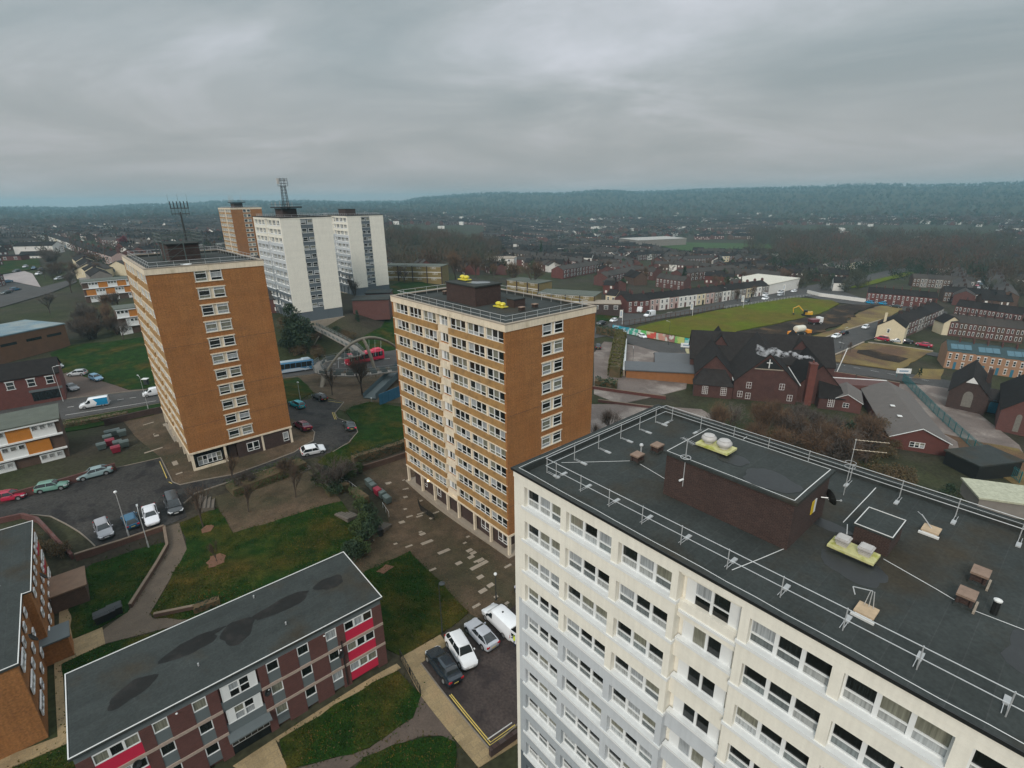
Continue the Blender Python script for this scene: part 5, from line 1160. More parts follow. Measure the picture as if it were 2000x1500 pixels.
p = gp(1838, 654); t = thing('cottage', 'yellow rendered gable and extension among the dark roofs on the right', 'house', (p[0], p[1], p[2]), radians(-10)); w = MB(); r = MB(); gable(w, r, 0, 5.5, 0, 6, -2, 4.6, 6.8, axis='y'); gable(w, r, 5.5, 8.5, 2, 6, -2, 3.6, 5.0); w.build('wall', [M_HCREAM], t); r.build('roof', [M_SLATE], t)
for px, lab, rz in (((1136, 612), 'dark brick garage block below the white wall at the middle tower right corner', -8),): bx('garage_block', lab, 'garage', px, radians(rz), (16, 8), 4, M_DBRICK, M_CONC, 4)
for (px, lab, d) in (((690, 612), 'maroon brick service building between the cream towers', (12, 9)), ((716, 596), 'smaller maroon brick store beside the second cream tower', (9, 8))): bx('service_building', lab, 'building', px, GD - .6, d, 4.2, M_MBRICK, M_ROOF)
bx('bin_store', 'dark green container next to the maroon service building', 'container', (732, 622), GD, (6, 3), 2.2, mat('dark green container', (.02, .05, .045), .6, .1), MATS['dark green container'])
bx('site_cabin', 'low black flat-roofed store behind the near tower at the right', 'building', (1905, 938), radians(10), (9, 6), 2.6, M_BLACK, M_ROOF, g=.2)
bx('greenhouse', 'pale mossy corrugated roof shed at the right edge', 'building', (1905, 1000), radians(-20), (8, 6), 2.4, M_HGREY, mat('mossy corrugated roof', (.38, .38, .28), .8, .3, 2), g=.2)
# distant town: rows scattered by distance
def free(x, y, r):
    for a, b, c in BB:
        if abs(a - x) < r + c and abs(b - y) < r + c: return False
    return True
def uv(x, y, z):
    z -= CZ; yc = y * cos(PIT) - z * sin(PIT); zc = y * sin(PIT) + z * cos(PIT)
    if yc < 1: return (-9999, 0)
    u = FPX * x / yc; v = -FPX * zc / yc; c, s = cos(ROL), sin(ROL); return 1000 + u * c - v * s, 750 + u * s + v * c
def blocked(u, v):   # keep woods, fields and streets clear
    for a in ((750, 440, 945, 530), (1510, 440, 1960, 525), (1280, 470, 1515, 498), (1190, 575, 1660, 680), (1640, 515, 1842, 614), (0, 500, 150, 900), (0, 535, 330, 900), (520, 540, 1165, 800), (1600, 590, 1720, 800), (1170, 600, 1300, 700), (1340, 612, 2400, 1000), (1165, 600, 1400, 900)):
        if a[0] < u < a[2] and a[1] < v < a[3]: return True
    return False
farv = MB(); placed = 0; tries = 0
FGROUPS = [((0, 420), (395, 560), 'small terraced house in the left hand suburb'), ((745, 1200), (395, 560), 'small house in the suburb beyond the wood'), ((1200, 1560), (395, 560), 'small house in the town beyond the shop street'), ((1560, 2100), (395, 800), 'small house in the dark right hand streets')]
farm_ = [WH_, RB, MR, BBk, M_SLATE, M_TILE]
def farhouse(px, py, pz, ang, wl, rf):
    q = MB(); q2 = MB(); k = R.uniform(.9, 1.15); gable(q, q2, 0, 5.4, 0, 8 * k, -3, 4.9, 7.0 * k, ov=.2, th=.1); q2.box(4.9, 5.4, 3.6, 4.6, 6.4, 8.2)
    wi = {RB: 1, MR: 2, BBk: 3, WH_: 0, CR: 0, PK: 1}[wl]
    for m_, off in ((q, wi), (q2, 4 if rf is M_SLATE else 5)):
        kk = len(farv.v); farv.v += [(px + a * cos(ang) - b * sin(ang), py + a * sin(ang) + b * cos(ang), pz + c) for a, b, c in m_.v]; farv.f += [tuple(kk + i_ for i_ in f) for f in m_.f]; farv.m += [off] * len(m_.f)
    for sd_, yy in ((1, -.05), (-1, 8 * k + .05)):
        for xx in (1.4, 3.9):
            for zz in (1, 3.3):
                if R.random() < .55: farv.face([(px + a * cos(ang) - b * sin(ang), py + a * sin(ang) + b * cos(ang), pz + c) for a, b, c in ((xx - .5, yy, zz), (xx + .5, yy, zz), (xx + .5, yy, zz + 1.2), (xx - .5, yy, zz + 1.2))][::sd_], 0)
CS = 150
for cx in range(-11, 12):
    for cy in range(1, 12):
        rc = random.Random(cx * 97 + cy * 13); X0 = cx * CS; Y0 = cy * CS
        if hypot(X0, Y0) > 1650: continue
        an = radians(rc.choice([-24, -20, 18, 64, 70, 108])) + rc.uniform(-.05, .05); off = 0; ri = 0
        while off < CS * 1.02:
            t0 = -CS * .52
            while t0 < CS * .5:
                n = rc.randint(4, 9); wl = rc.choices([RB, MR, BBk, WH_, CR], [4, 5, 4, .9, .5])[0]; rf = rc.choice([M_SLATE, M_TILE]); gap = rc.random() < (.16 if Y0 < 700 else .34)
                for i in range(n):
                    px = X0 + cos(an) * (t0 + i * 5.4) - sin(an) * (off - CS * .5); py = Y0 + sin(an) * (t0 + i * 5.4) + cos(an) * (off - CS * .5); dd = hypot(px, py)
                    if gap or dd < 185: continue
                    a_ = math.atan2(px, py)
                    if abs(a_) > .86 or py < 60: continue
                    pz = h(px, py) - .2; u, v = uv(px, py, pz)
                    if not (-80 < u < 2080) or blocked(u, v): continue
                    if not free(px, py, 3): continue
                    placed += 1
                    w2 = wl if R.random() < .9 else R.choice([WH_, BBk])
                    if dd < 430 and HN[0] < 298:
                        lab = next((l for (a0, a1), _, l in FGROUPS if a0 <= u < a1), 'small house in the town'); place((w2, 5.0, 8, 5.2, 7.4, rf, 1), px, py, pz, an, lab, 'houses: ' + lab, 1.08)
                    else: farhouse(px, py, pz, an, w2, rf)
                t0 += n * 5.4 + rc.choice([1.5, 4, 9])
            off += 19 if ri % 2 else 27; ri += 1
# far valley sheds and pale specks
for i in range(110):
    az = R.uniform(-.1, .8) if R.random() < .8 else R.uniform(-.8, -.1); dist = R.uniform(900, 1900); x = dist * sin(az); y = dist * cos(az); z = h(x, y) - .5; w = R.uniform(6, 12) * (1 if R.random() < .93 else 2.6); d = R.uniform(6, 12); a_ = R.uniform(-.4, .4)
    kk = MB(); kk.obox((x, y, z), w, d, R.uniform(4, 7), a_, R.choice([0, 0, 3, 4])); k0 = len(farv.v); farv.v += kk.v; farv.f += [tuple(k0 + j for j in f) for f in kk.f]; farv.m += kk.m
o = farv.build('distant_houses', farm_); struct(o, 'stuff')
for k in PROTO:
    if k not in USED: bpy.data.objects.remove(PROTO[k])
print('houses', HN[0], 'placed', placed, 'tries', tries)
# ------------------------------------------------------------------ vehicles
def ringsec(x, w, z0, zb, tuck=.9):
    return [(x, -w * .86, z0), (x, -w, z0 + .14), (x, -w, zb - .16), (x, -w * tuck, zb), (x, -w * .45, zb + .03), (x, w * .45, zb + .03), (x, w * tuck, zb), (x, w, zb - .16), (x, w, z0 + .14), (x, w * .86, z0)]
WHL = {}
def wheel(t, x, y, r=.31):
    if r not in WHL:
        b = MB(); b.tube((0, -.1, 0), (0, .1, 0), r, n=16); q = MB(); q.tube((0, -.108, 0), (0, .108, 0), r * .66, n=12)
        for i in range(5): a = 2 * pi * i / 5; q.tube((0, -.112, 0), (r * .6 * cos(a), -.112, r * .6 * sin(a)), .03, n=4)
        WHL[r] = (b.mesh('wheel', [M_RUBBER], 40), q.mesh('rim', [M_ALLOY], 40))
    o = ob('wheel', WHL[r][0], t, (x, y, r)); ob('rim', WHL[r][1], o)
SPEC = {  # L, W, H, belt, [x of windscreen foot, windscreen top, rear roof, rear glass foot] as fractions from nose, boot height
    'hatch': (4.0, 1.72, 1.46, .92, (.27, .42, .86, .97), .92), 'saloon': (4.65, 1.8, 1.43, .93, (.28, .41, .72, .86), 1.0), 'coupe': (4.4, 1.78, 1.38, .9, (.30, .44, .72, .93), .98),
    'estate': (4.75, 1.82, 1.48, .95, (.27, .40, .88, .97), .95), 'suv': (4.5, 1.86, 1.62, 1.02, (.25, .38, .88, .97), 1.02), 'mpv': (4.5, 1.85, 1.72, 1.0, (.17, .36, .92, .985), 1.0)}
def car(label, nose, tail, kind, col, cname, group=None, sc=1.0, lights=False, z=None, rack=False):
    N_ = gp(*nose); T_ = gp(*tail); L, W, H, bz, gx, boot = SPEC[kind]
    c = Vector(((N_[0] + T_[0]) / 2, (N_[1] + T_[1]) / 2)); d = Vector((N_[0] - T_[0], N_[1] - T_[1])); ang = atan2(d.y, d.x)
    t = thing('parked_car', label, 'car', (c.x, c.y, 0), ang, group); P = paint(cname, col); w = W / 2
    X = lambda f: L / 2 - f * L
    zs = [(0, .70, .30, .50), (.008, .80, .27, .58), (.025, .885, .24, .66), (.055, .94, .21, .72), (.10, .975, .20, bz - .16), (.18, 1, .18, bz - .10), (gx[0], 1, .18, bz), (.5, 1.01, .18, bz + .01), (.8, 1, .18, boot), (.90, .985, .19, boot - .005), (.955, .95, .22, boot - .03), (.985, .90, .26, boot - .10), (1, .80, .32, boot - .30)]
    b = MB(); b.loft([ringsec(X(f), w * k, z0, zb) for f, k, z0, zb in zs]); b.build('body', [P], t, smooth=38)
    xa, xb, xc, xd = (X(f) for f in gx); wb = w * .90; wr = w * .72; zb = bz; zr = H; mid = (xb + xc) / 2
    g = MB(); g.loft([[(xa, -wb, zb - .02), (xa, wb, zb - .02), (xa - .01, wb, zb), (xa - .01, -wb, zb)], [(xd, -wb, boot - .02), (xd, wb, boot - .02), (xc, wr, zr - .05), (xc, -wr, zr - .05)]], cap=False) if 0 else None
    base = [(xa, -wb * .92), (xa - .5, -wb), (xd + .25, -wb), (xd, -wb * .9), (xd, wb * .9), (xd + .25, wb), (xa - .5, wb), (xa, wb * .92)]
    top = [(xb, -wr * .9), (xb - .3, -wr), (xc + .15, -wr), (xc, -wr * .86), (xc, wr * .86), (xc + .15, wr), (xb - .3, wr), (xb, wr * .9)]
    lo = [(x, y, (bz if i in (0, 1, 6, 7) else boot) - .02) for i, (x, y) in enumerate(base)]; hi = [(x, y, zr - .06) for x, y in top]
    md = [((a[0] * .52 + b_[0] * .48) + (.05 if i in (0, 7) else -.05 if i in (3, 4) else 0), (a[1] * .46 + b_[1] * .54) * 1.035, a[2] * .48 + b_[2] * .52) for i, (a, b_) in enumerate(zip(lo, hi))]
    g = MB(); g.loft([lo, md, hi]); g.build('windows', [M_CARG], t, smooth=35)
    r = MB(); r.loft([[(x * 1.0, y * 1.03, zr - .065) for x, y in top], [(x * .97 + mid * .03, y * .94, zr - .01) for x, y in top], [(x * .75 + mid * .25, y * .6, zr + .02) for x, y in top]])
    for a in (0, 7, 3, 4): r.path([lo[a], md[a], hi[a]], .045, 5)
    for s in (-1, 1): xm = (xa + xd) / 2 + .1; r.tube((xm, s * wb, bz), (xm, s * wr, zr - .06), .04, n=4)
    if kind in ('estate', 'suv', 'mpv'): r.tube((xd + (xc - xd) * .0 + .7, -wb, boot), (xc + .65, -wr, zr - .06), .05, n=4); r.tube((xd + .7, wb, boot), (xc + .65, wr, zr - .06), .05, n=4)
    r.build('roof', [P], t, smooth=40)
    if rack: q = MB(); q.tube((mid + .3, -wr, zr + .08), (mid + .3, wr, zr + .08), .02, n=4); q.tube((mid - .4, -wr, zr + .08), (mid - .4, wr, zr + .08), .02, n=4); q.box(mid - .7, mid + .5, -.1, .1, zr + .05, zr + .14); q.build('roof_rack', [M_GALV], t)
    for fx in (.17, .80):
        for s in (-1, 1):
            wheel(t, X(fx), s * (w - .10)); q = MB(); q.tube((X(fx), s * (w - .25), .35), (X(fx), s * (w + .004), .35), .385, n=14); q.build('wheel_arch', [M_BLACK], t)
    q = MB(); q.box(X(.995), X(.005), -w * .8, w * .8, .14, .3); q.build('underbody', [M_BLACK], t)
    q = MB(); q.obox((X(.012), 0, .42), .10, w * .95, .13); q.build('grille', [M_BLACK], t)
    for s in (-1, 1):
        q = MB(); q.loft([[(X(.005), s * w * .80, .50), (X(.005), s * w * .45, .50), (X(.005), s * w * .45, .62), (X(.005), s * w * .80, .62)], [(X(.075), s * w * .99, .55), (X(.06), s * w * .5, .55), (X(.06), s * w * .5, .72), (X(.075), s * w * .99, .74)]]); q.build('headlamp', [M_LAMPW], t)
        q = MB(); q.obox((X(.985), s * w * .76, boot - .30), .12, .32, .2); q.build('tail_lamp', [mat('lit tail lamp', (.9, .05, .12), .3, 0) if lights else M_LAMPR], t)
        q = MB(); q.obox((xa - .25, s * (w + .08), bz), .14, .16, .11); q.build('mirror', [P], t)
    q = MB(); q.obox((X(-.002), 0, .36), .02, .5, .11); q.build('number_plate', [M_WHITE], t); q = MB(); q.obox((X(1.002), 0, .52), .02, .5, .11); q.build('number_plate', [YEL], t)
    seat_on_ground(t, L, W, ang, c, z)
    if sc != 1: t.scale = (sc, sc, sc)
    return t
def seat_on_ground(t, L, W, ang, c, z=None):
    zf = h(c.x + cos(ang) * L * .33, c.y + sin(ang) * L * .33); zk = h(c.x - cos(ang) * L * .33, c.y - sin(ang) * L * .33)
    zl = h(c.x - sin(ang) * W * .5, c.y + cos(ang) * W * .5); zr = h(c.x + sin(ang) * W * .5, c.y - cos(ang) * W * .5)
    t.location.z = (zf + zk) / 2 + .06 + max(0, hypot(c.x, c.y) - 60) * .0012
    t.rotation_euler = (math.atan2(zl - zr, W), -math.atan2(zf - zk, L * .66), ang)
def van(label, nose, tail, col, cname, kind='panel', col2=None, opend=False, sc=1.0):
    N_ = gp(*nose); T_ = gp(*tail); c = Vector(((N_[0] + T_[0]) / 2, (N_[1] + T_[1]) / 2)); d = Vector((N_[0] - T_[0], N_[1] - T_[1])); ang = atan2(d.y, d.x)
    L, W, H = (5.0, 1.95, 2.0) if kind == 'panel' else (4.3, 1.8, 1.82) if kind == 'small' else (5.8, 2.05, 2.5)
    t = thing('parked_van', label, 'van', (c.x, c.y, 0), ang); P = paint(cname, col); w = W / 2; X = lambda f: L / 2 - f * L
    def sec(f, k, z0, zt, kt): return [(X(f), -w * k * .9, z0), (X(f), -w * k, z0 + .15), (X(f), -w * k, min(1.05, zt - .1)), (X(f), -w * kt, zt - .08), (X(f), -w * kt * .85, zt), (X(f), w * kt * .85, zt), (X(f), w * kt, zt - .08), (X(f), w * k, min(1.05, zt - .1)), (X(f), w * k, z0 + .15), (X(f), w * k * .9, z0)]
    S_ = [sec(0, .82, .3, .72, .7), sec(.03, .93, .25, .88, .86), sec(.16, 1, .22, 1.12, .92), sec(.20, 1, .22, 1.2, .88), sec(.33, 1, .22, H - .06, .80), sec(.42, 1, .22, H, .86), sec(.97, 1, .22, H, .88), sec(1, .96, .26, H - .06, .84)]
    b = MB(); b.loft(S_); b.build('body', [P], t, smooth=38)
    b = MB(); e = .012
    b.face([(X(.195) + e, -w * .84, 1.19), (X(.195) + e, w * .84, 1.19), (X(.325) + e, w * .74, H - .10), (X(.325) + e, -w * .74, H - .10)]); b.build('windscreen', [M_CARG], t)
    for s in (-1, 1):
        b = MB(); b.face([(X(.24), s * (w + .012), 1.08), (X(.40), s * (w + .012), 1.08), (X(.40), s * (w * .91 + .01), H - .32), (X(.34), s * (w * .90 + .01), H - .32)][::s]); b.build('side_window', [M_CARG], t)
        q = MB(); q.obox((X(.02), s * w * .72, .62), .1, .35, .2); q.build('headlamp', [M_LAMPW], t); q = MB(); q.obox((X(.998), s * w * .86, .7), .05, .16, .45); q.build('tail_lamp', [M_LAMPR], t)
        q = MB(); q.obox((X(.26), s * (w + .12), 1.1), .14, .2, .24); q.build('mirror', [M_BLACK], t)
        for f in (.17, .8): wheel(t, X(f), s * (w - .1), .33)
        if col2: q = MB(); q.face([(X(.56), s * (w + .014), .42), (X(.985), s * (w + .014), .42), (X(.985), s * (w + .014), 1.04), (X(.985), s * (w * .88 + .02), H - .12), (X(.50), s * (w * .88 + .02), H - .12), (X(.62), s * (w + .014), 1.04)]); q.build('blue_livery', [paint('livery blue', col2)], t)
    if opend:
        q = MB(); q.box(X(1.0) - .015, X(1.0) + .01, -w * .78, w * .78, .5, H - .2); q.build('load_opening', [M_BLACK], t)
        for s in (-1, 1): q = MB(); q.box(-.85, 0, -.03, .03, .45, H - .12); o = q.build('rear_door', [P], t, loc=(X(1.0) - .02, s * w * .86, 0), rz=radians(8 * s)); q = MB(); q.box(-.7, -.15, -.04, .04, 1.2, 1.6); q.build('door_window', [M_CARG], o)
        q = MB(); q.lathe([(.1, 0), (.11, .06), (.05, .1)], (X(.55), 0, H), 10); q.build('roof_vent', [M_BLACK], t)
    seat_on_ground(t, L, W, ang, c); t.scale = (sc,) * 3; return t
SIL = (.40, .42, .44); GRN = (.13, .26, .21)
car('dark blue-black saloon nearest the buff pavement in the small car park', (842, 1278), (888, 1340), 'saloon', (.012, .022, .032), 'midnight blue', sc=1.0)
car('white estate car parked nose out between the dark saloon and silver car', (918, 1308), (882, 1250), 'suv', (.72, .73, .74), 'car white', sc=1.0)
car('silver coupe between the white estate and the white van', (920, 1225), (960, 1268), 'coupe', (.42, .44, .48), 'light silver')
van('white panel van with its rear doors open beside the near tower', (955, 1198), (1004, 1245), (.78, .80, .82), 'van white', 'panel', opend=True)
car('lilac silver car just showing past the near tower corner', (1022, 1158), (1040, 1180), 'hatch', (.38, .36, .46), 'lilac silver')
car('bright red hatchback cut by the left edge on the parking road', (48, 972), (-8, 982), 'hatch', (.36, .01, .04), 'cerise red')
car('pale green three-door hatchback parked along the brick wall', (131, 952), (76, 962), 'hatch', GRN, 'pale green')
car('grey-green saloon at the right end of the line by the brick wall', (158, 938), (218, 922), 'saloon', (.22, .30, .31), 'grey green')
car('grey people carrier, leftmost of the four cars on the retaining wall', (210, 1052), (200, 1028), 'hatch', (.30, .30, .32), 'warm grey', sc=1.0)
car('small dark blue hatchback behind the lamp post on the retaining wall', (252, 1012), (262, 1034), 'hatch', (.02, .10, .18), 'deep blue', sc=.92)
car('white saloon with sunroof, third along the retaining wall', (300, 1026), (293, 1000), 'saloon', (.66, .67, .70), 'pearl white', sc=.95)
car('large dark grey people carrier at the path end of the retaining wall', (346, 1008), (334, 975), 'mpv', (.05, .055, .06), 'gunmetal')
car('white hatchback driving out past the steps by the left tower', (632, 880), (590, 888), 'hatch', (.70, .72, .74), 'clean white')
car('maroon saloon parked in the paved bay beside the left tower', (578, 830), (604, 846), 'saloon', (.16, .012, .035), 'maroon')
car('turquoise hatchback parked behind the left tower', (568, 790), (592, 801), 'hatch', (.0, .28, .34), 'turquoise')
car('black estate with roof load at the head of the turning circle', (612, 776), (636, 786), 'hatch', (.008, .009, .012), 'jet black', rack=True)
car('dark car with lit red tail lights leaving the turning circle', (676, 828), (688, 846), 'coupe', (.03, .04, .04), 'charcoal', lights=True)
car('silver hatchback nearest the lawn of the three by the pub', (138, 735), (168, 733), 'hatch', SIL, 'silver')
car('light blue hatchback of the three parked by the pub', (203, 748), (175, 738), 'hatch', (.16, .32, .46), 'light blue')
car('dark silver coupe with black sides of the three by the pub', (156, 768), (126, 756), 'coupe', (.22, .22, .23), 'dark silver')
car('grey car half hidden behind the pub roof', (120, 722), (106, 715), 'hatch', (.2, .22, .22), 'flat grey')
van('white and blue liveried van driving along the left road', (156, 800), (216, 790), (.75, .77, .79), 'van white', 'panel', col2=(.01, .22, .42))
van('white van emerging behind the left brick tower on the road', (286, 776), (318, 770), (.75, .77, .79), 'van white', 'small')
# far cars
far_cols = [('van white', (.75, .77, .79)), ('silver', SIL), ('jet black', (.008, .009, .012)), ('cerise red', (.36, .01, .04)), ('deep blue', (.02, .10, .18)), ('charcoal', (.03, .04, .04))]
van('white box van heading along the shopping street beside the shops', (1228, 609), (1251, 611), (.75, .77, .79), 'van white', 'tall')
van('white long van on the near side of the shopping street', (1256, 621), (1280, 617), (.75, .77, .79), 'van white', 'tall', sc=1.0)
for lb, n_, t_, k, c in (('crimson car outside the first shops', (1262, 607), (1278, 604), 'suv', 3), ('crimson car outside the cream corner houses', (1198, 596), (1213, 600), 'hatch', 3), ('white car at the junction above the hoarding', (1192, 631), (1204, 628), 'hatch', 0), ('black car at the junction by the middle tower', (1168, 636), (1180, 633), 'saloon', 2),
    ('white car passing in front of the painted hoarding', (1262, 664), (1246, 657), 'hatch', 0), ('black car parked in the yard right of the middle tower', (1168, 676), (1168, 686), 'saloon', 2), ('dark green car on the shopping street by the white banner', (1452, 594), (1464, 590), 'suv', 5),
    ('upper white car of the pair on the shopping street', (1488, 581), (1500, 578), 'suv', 0), ('lower white car of the pair on the shopping street', (1487, 588), (1501, 585), 'suv', 0), ('silver car near the supermarket', (1516, 581), (1530, 577), 'hatch', 1), ('white van near the banner by the supermarket', (1518, 575), (1530, 573), 'mpv', 0),
    ('white car by the half-timbered shops', (1544, 573), (1556, 571), 'hatch', 0), ('bright blue car under a cover, left of two by the red terrace', (1692, 593), (1703, 595), 'hatch', 6), ('bright blue car under a cover, right of two by the red terrace', (1716, 595), (1728, 597), 'hatch', 6), ('dark car parked right of the blue covered cars', (1742, 601), (1756, 603), 'saloon', 5),
    ('white car on the road below the dirt field', (1625, 663), (1640, 658), 'saloon', 0), ('black car beside the white one below the dirt field', (1655, 652), (1642, 656), 'saloon', 2), ('white car further up the road by the cream gable house', (1684, 645), (1695, 641), 'hatch', 0), ('crimson car in front of the cream gable house', (1714, 664), (1730, 667), 'suv', 3),
    ('black car past the cream gable house', (1758, 670), (1776, 672), 'saloon', 2), ('crimson car near the end of the lane by the tan houses', (1795, 676), (1812, 679), 'saloon', 3), ('silver car between the cream gable house and black car', (1745, 669), (1755, 670), 'hatch', 1), ('silver car leaving town on the far road', (1645, 552), (1655, 549), 'hatch', 1), ('white van leaving town on the far road', (1660, 545), (1672, 542), 'mpv', 0),
    ('white car by the maroon service building', (702, 611), (716, 609), 'saloon', 0), ('crimson car beside the maroon service building', (714, 603), (722, 603), 'hatch', 3)):
    fc_ = far_cols + [('cover blue', (.0, .28, .50))]
    car(lb, n_, t_, k, fc_[c][1], fc_[c][0])
for i, (n_, t_, c, lb) in enumerate((((0, 578), (28, 572), 5, 'dark car nearest the left edge in the pale car park'), ((48, 566), (14, 572), 4, 'teal dark saloon in the lower row of the pale car park'), ((0, 556), (28, 552), 4, 'dark blue car behind the lower row in the pale car park'),
    ((22, 535), (45, 531), 5, 'dark car at the left of the upper row in the pale car park'), ((44, 526), (58, 522), 1, 'pale blue-silver car in the upper row'), ((62, 530), (72, 524), 4, 'blue car in the middle of the upper row'), ((76, 532), (86, 526), 5, 'dark car at the right of the upper row'), ((68, 540), (86, 536), 0, 'white car facing the upper row'), ((112, 538), (128, 530), 5, 'black car under the bare tree'), ((108, 549), (124, 546), 1, 'silver car on the verge under the bare tree'))):
    car(lb, n_, t_, ('saloon', 'hatch')[i % 2], far_cols[c][1], far_cols[c][0])
for i in range(16):
    f = i / 15; u = 1912 + (1958 - 1912) * f ** 1.3; v = 553 + (590 - 553) * f; s = i % 2
    c = far_cols[(i * 5) % 6]; car('parked car in the line down the right hand street', (u + s * -14 * (.5 + f), v + 1.5), (u + s * -14 * (.5 + f) - 1.2, v - 1.0), 'hatch', c[1], c[0], group='cars lining the right hand street')
# buses
def bus(label, nose, tail, body, cname, roof, low, L=11.2, logo=False):
    N_ = gp(*nose); T_ = gp(*tail); c = Vector(((N_[0] + T_[0]) / 2, (N_[1] + T_[1]) / 2)); ang = atan2(N_[1] - T_[1], N_[0] - T_[0])
    t = thing('bus', label, 'bus', (c.x, c.y, 0), ang); P = paint(cname, body); w = 1.25; H = 2.95
    def sec(x, k, zt, z0=.3): return [(x, -w * k, z0), (x, -w * k, 1.2), (x, -w * k * .97, zt - .2), (x, -w * k * .85, zt), (x, w * k * .85, zt), (x, w * k * .97, zt - .2), (x, w * k, 1.2), (x, w * k, z0)]
    b = MB(); b.loft([sec(L / 2, .88, H - .25, .4), sec(L / 2 - .15, .97, H - .05), sec(L / 2 - .5, 1, H), sec(-L / 2 + .4, 1, H), sec(-L / 2 + .1, .97, H - .1), sec(-L / 2, .9, H - .3)]); b.build('body', [P], t, smooth=38)
    b = MB(); b.box(-L / 2 + 1.2, L / 2 - .6, -w * .8, w * .8, H, H + .05); b.box(-L / 2 + .7, -L / 2 + 2.6, -w * .7, w * .7, H + .05, H + .3, 0); b.build('roof', [paint(cname + ' roof', roof)], t)
    for s in (-1, 1):
        n = 7
        for i in range(n):
            x0 = -L / 2 + .5 + i * (L - 1.1) / n; q = MB(); y0 = s * (w + .01); y1 = s * (w * .978 + .01); q.face([(x0 + .05, y0, 1.25), (x0 + (L - 1.1) / n - .05, y0, 1.25), (x0 + (L - 1.1) / n - .05, y1, 2.55), (x0 + .05, y1, 2.55)]); q.build('side_window', [M_CARG], t)
        q = MB(); q.face([(-L / 2 + .6, s * (w + .012), .35), (L / 2 - 1, s * (w + .012), .35), (L / 2 - 3.5, s * (w + .012), 1.15), (-L / 2 + 4.0, s * (w + .012), 1.15)] if logo else [(-L / 2 + .6, s * (w + .012), .35), (L / 2 - 1, s * (w + .012), .35), (L / 2 - 1, s * (w + .012), .6), (-L / 2 + .6, s * (w + .012), .6)]); q.build('side_panel', [paint(cname + ' low', low)], t)
        for f in (-L * .28, L * .27): wheel(t, f, s * (w - .12), .48)
        q = MB(); q.obox((L / 2 - .03, s * .85, .62), .1, .35, .25); q.build('headlamp', [M_LAMPW], t)
    q = MB(); q.face([(L / 2 + .01, -w * .82, 1.1), (L / 2 + .01, w * .82, 1.1), (L / 2 - .1, w * .8, 2.65), (L / 2 - .1, -w * .8, 2.65)]); q.build('windscreen', [M_CARG], t); q = MB(); q.face([(-L / 2 - .01, w * .8, 1.5), (-L / 2 - .01, -w * .8, 1.5), (-L / 2 + .0, -w * .8, 2.5), (-L / 2 + .0, w * .8, 2.5)]); q.build('rear_window', [M_CARG], t)
    if logo:
        q = MB(); ring(q, (-L / 2 + 1.7, -w - .02, .85), .28, .04, (0, 1, 0), 12); ring(q, (-L / 2 + 1.7, w + .02, .85), .28, .04, (0, 1, 0), 12); q.build('emblem', [M_WHITE], t)
        q = MB(); q.face([(L / 2 - 1.2, w * .86, H + .06), (L / 2 - .7, w * .86, H + .06), (L / 2 - .7, -w * .86, H + .06), (L / 2 - 1.8, -w * .86, H + .06)]); q.build('roof_flash', [M_RED], t)
    seat_on_ground(t, L, 2.5, ang, c)
bus('blue and white single-decker bus half hidden by the left tower', (535, 732), (603, 722), (.05, .17, .30), 'bus blue', (.42, .50, .55), (.45, .52, .58), logo=True)
bus('bright pink-red single-decker bus passing under the arched footbridge', (676, 715), (748, 700), (.62, .02, .06), 'bus red', (.66, .05, .10), (.4, .01, .04))
# site machines
def excavator(px, label, rz):
    p = gp(*px); t = thing('excavator', label, 'excavator', (p[0], p[1], p[2] + .1), rz, None); Y = paint('plant yellow', (.60, .33, .02), .5)
    for s in (-1, 1): b = MB(); b.loft([[(x, s * 1.1 - .25, .1 + z), (x, s * 1.1 + .25, .1 + z), (x, s * 1.1 + .25, .8 - z), (x, s * 1.1 - .25, .8 - z)] for x, z in ((-1.7, .2), (-1.3, 0), (1.3, 0), (1.7, .2))]); b.build('track', [M_BLACK], t)
    b = MB(); b.box(-1.8, .6, -1.2, 1.2, .9, 1.9); b.box(-2.2, -1.6, -1.1, 1.1, 1.0, 2.1); b.build('body', [Y], t); b = MB(); b.box(-.2, 1.3, .2, 1.2, 1.2, 2.7); b.build('cab', [M_CARG], t)
    b = MB(); b.tube((.8, -.4, 1.6), (3.2, -.4, 4.2), .25, .2, 6); b.tube((3.2, -.4, 4.2), (5.2, -.4, 3.0), .2, .15, 6); b.build('boom', [Y], t); b = MB(); b.tube((5.2, -.4, 3.0), (4.9, -.4, 1.0), .16, .14, 6); b.build('arm', [Y], t)
    b = MB(); b.loft([[(4.5, -.9, 1.1), (5.3, -.9, 1.1), (5.3, .1, 1.1), (4.5, .1, 1.1)], [(4.5, -.8, .4), (4.8, -.8, .3), (4.8, 0, .3), (4.5, 0, .4)]]); b.build('bucket', [M_DARKM], t)
excavator((1574, 618), 'yellow excavator on the black soil behind the school', radians(160))
p = gp(1560, 654); t = thing('tanker_trailer', 'white cylindrical bowser with orange floats standing on the black soil', 'tanker', (p[0], p[1], p[2]), radians(20))
b = MB(); b.lathe([(.3, -2.2), (1.1, -2.0), (1.25, -1.6), (1.25, 1.6), (1.1, 2.0), (.3, 2.2)], n=16); o = b.build('tank', [mat('tank cream', (.62, .60, .50), .5, .08)], t, smooth=40); o.rotation_euler = (0, pi / 2, 0); o.location = (0, 0, 2.3)
b = MB(); b.box(-2.4, 2.6, -1, 1, .7, 1.0); b.build('chassis', [M_DARKM], t); [wheel(t, x, s * 1.0, .48) for x in (-1.6, 1.6) for s in (-1, 1)]
for x in (-3.6, 4.0): b = MB(); b.box(x - .9, x + .9, -1.1, 1.1, .5, 1.6); b.build('orange_hopper', [paint('safety orange', (.75, .28, .02), .6)], t)
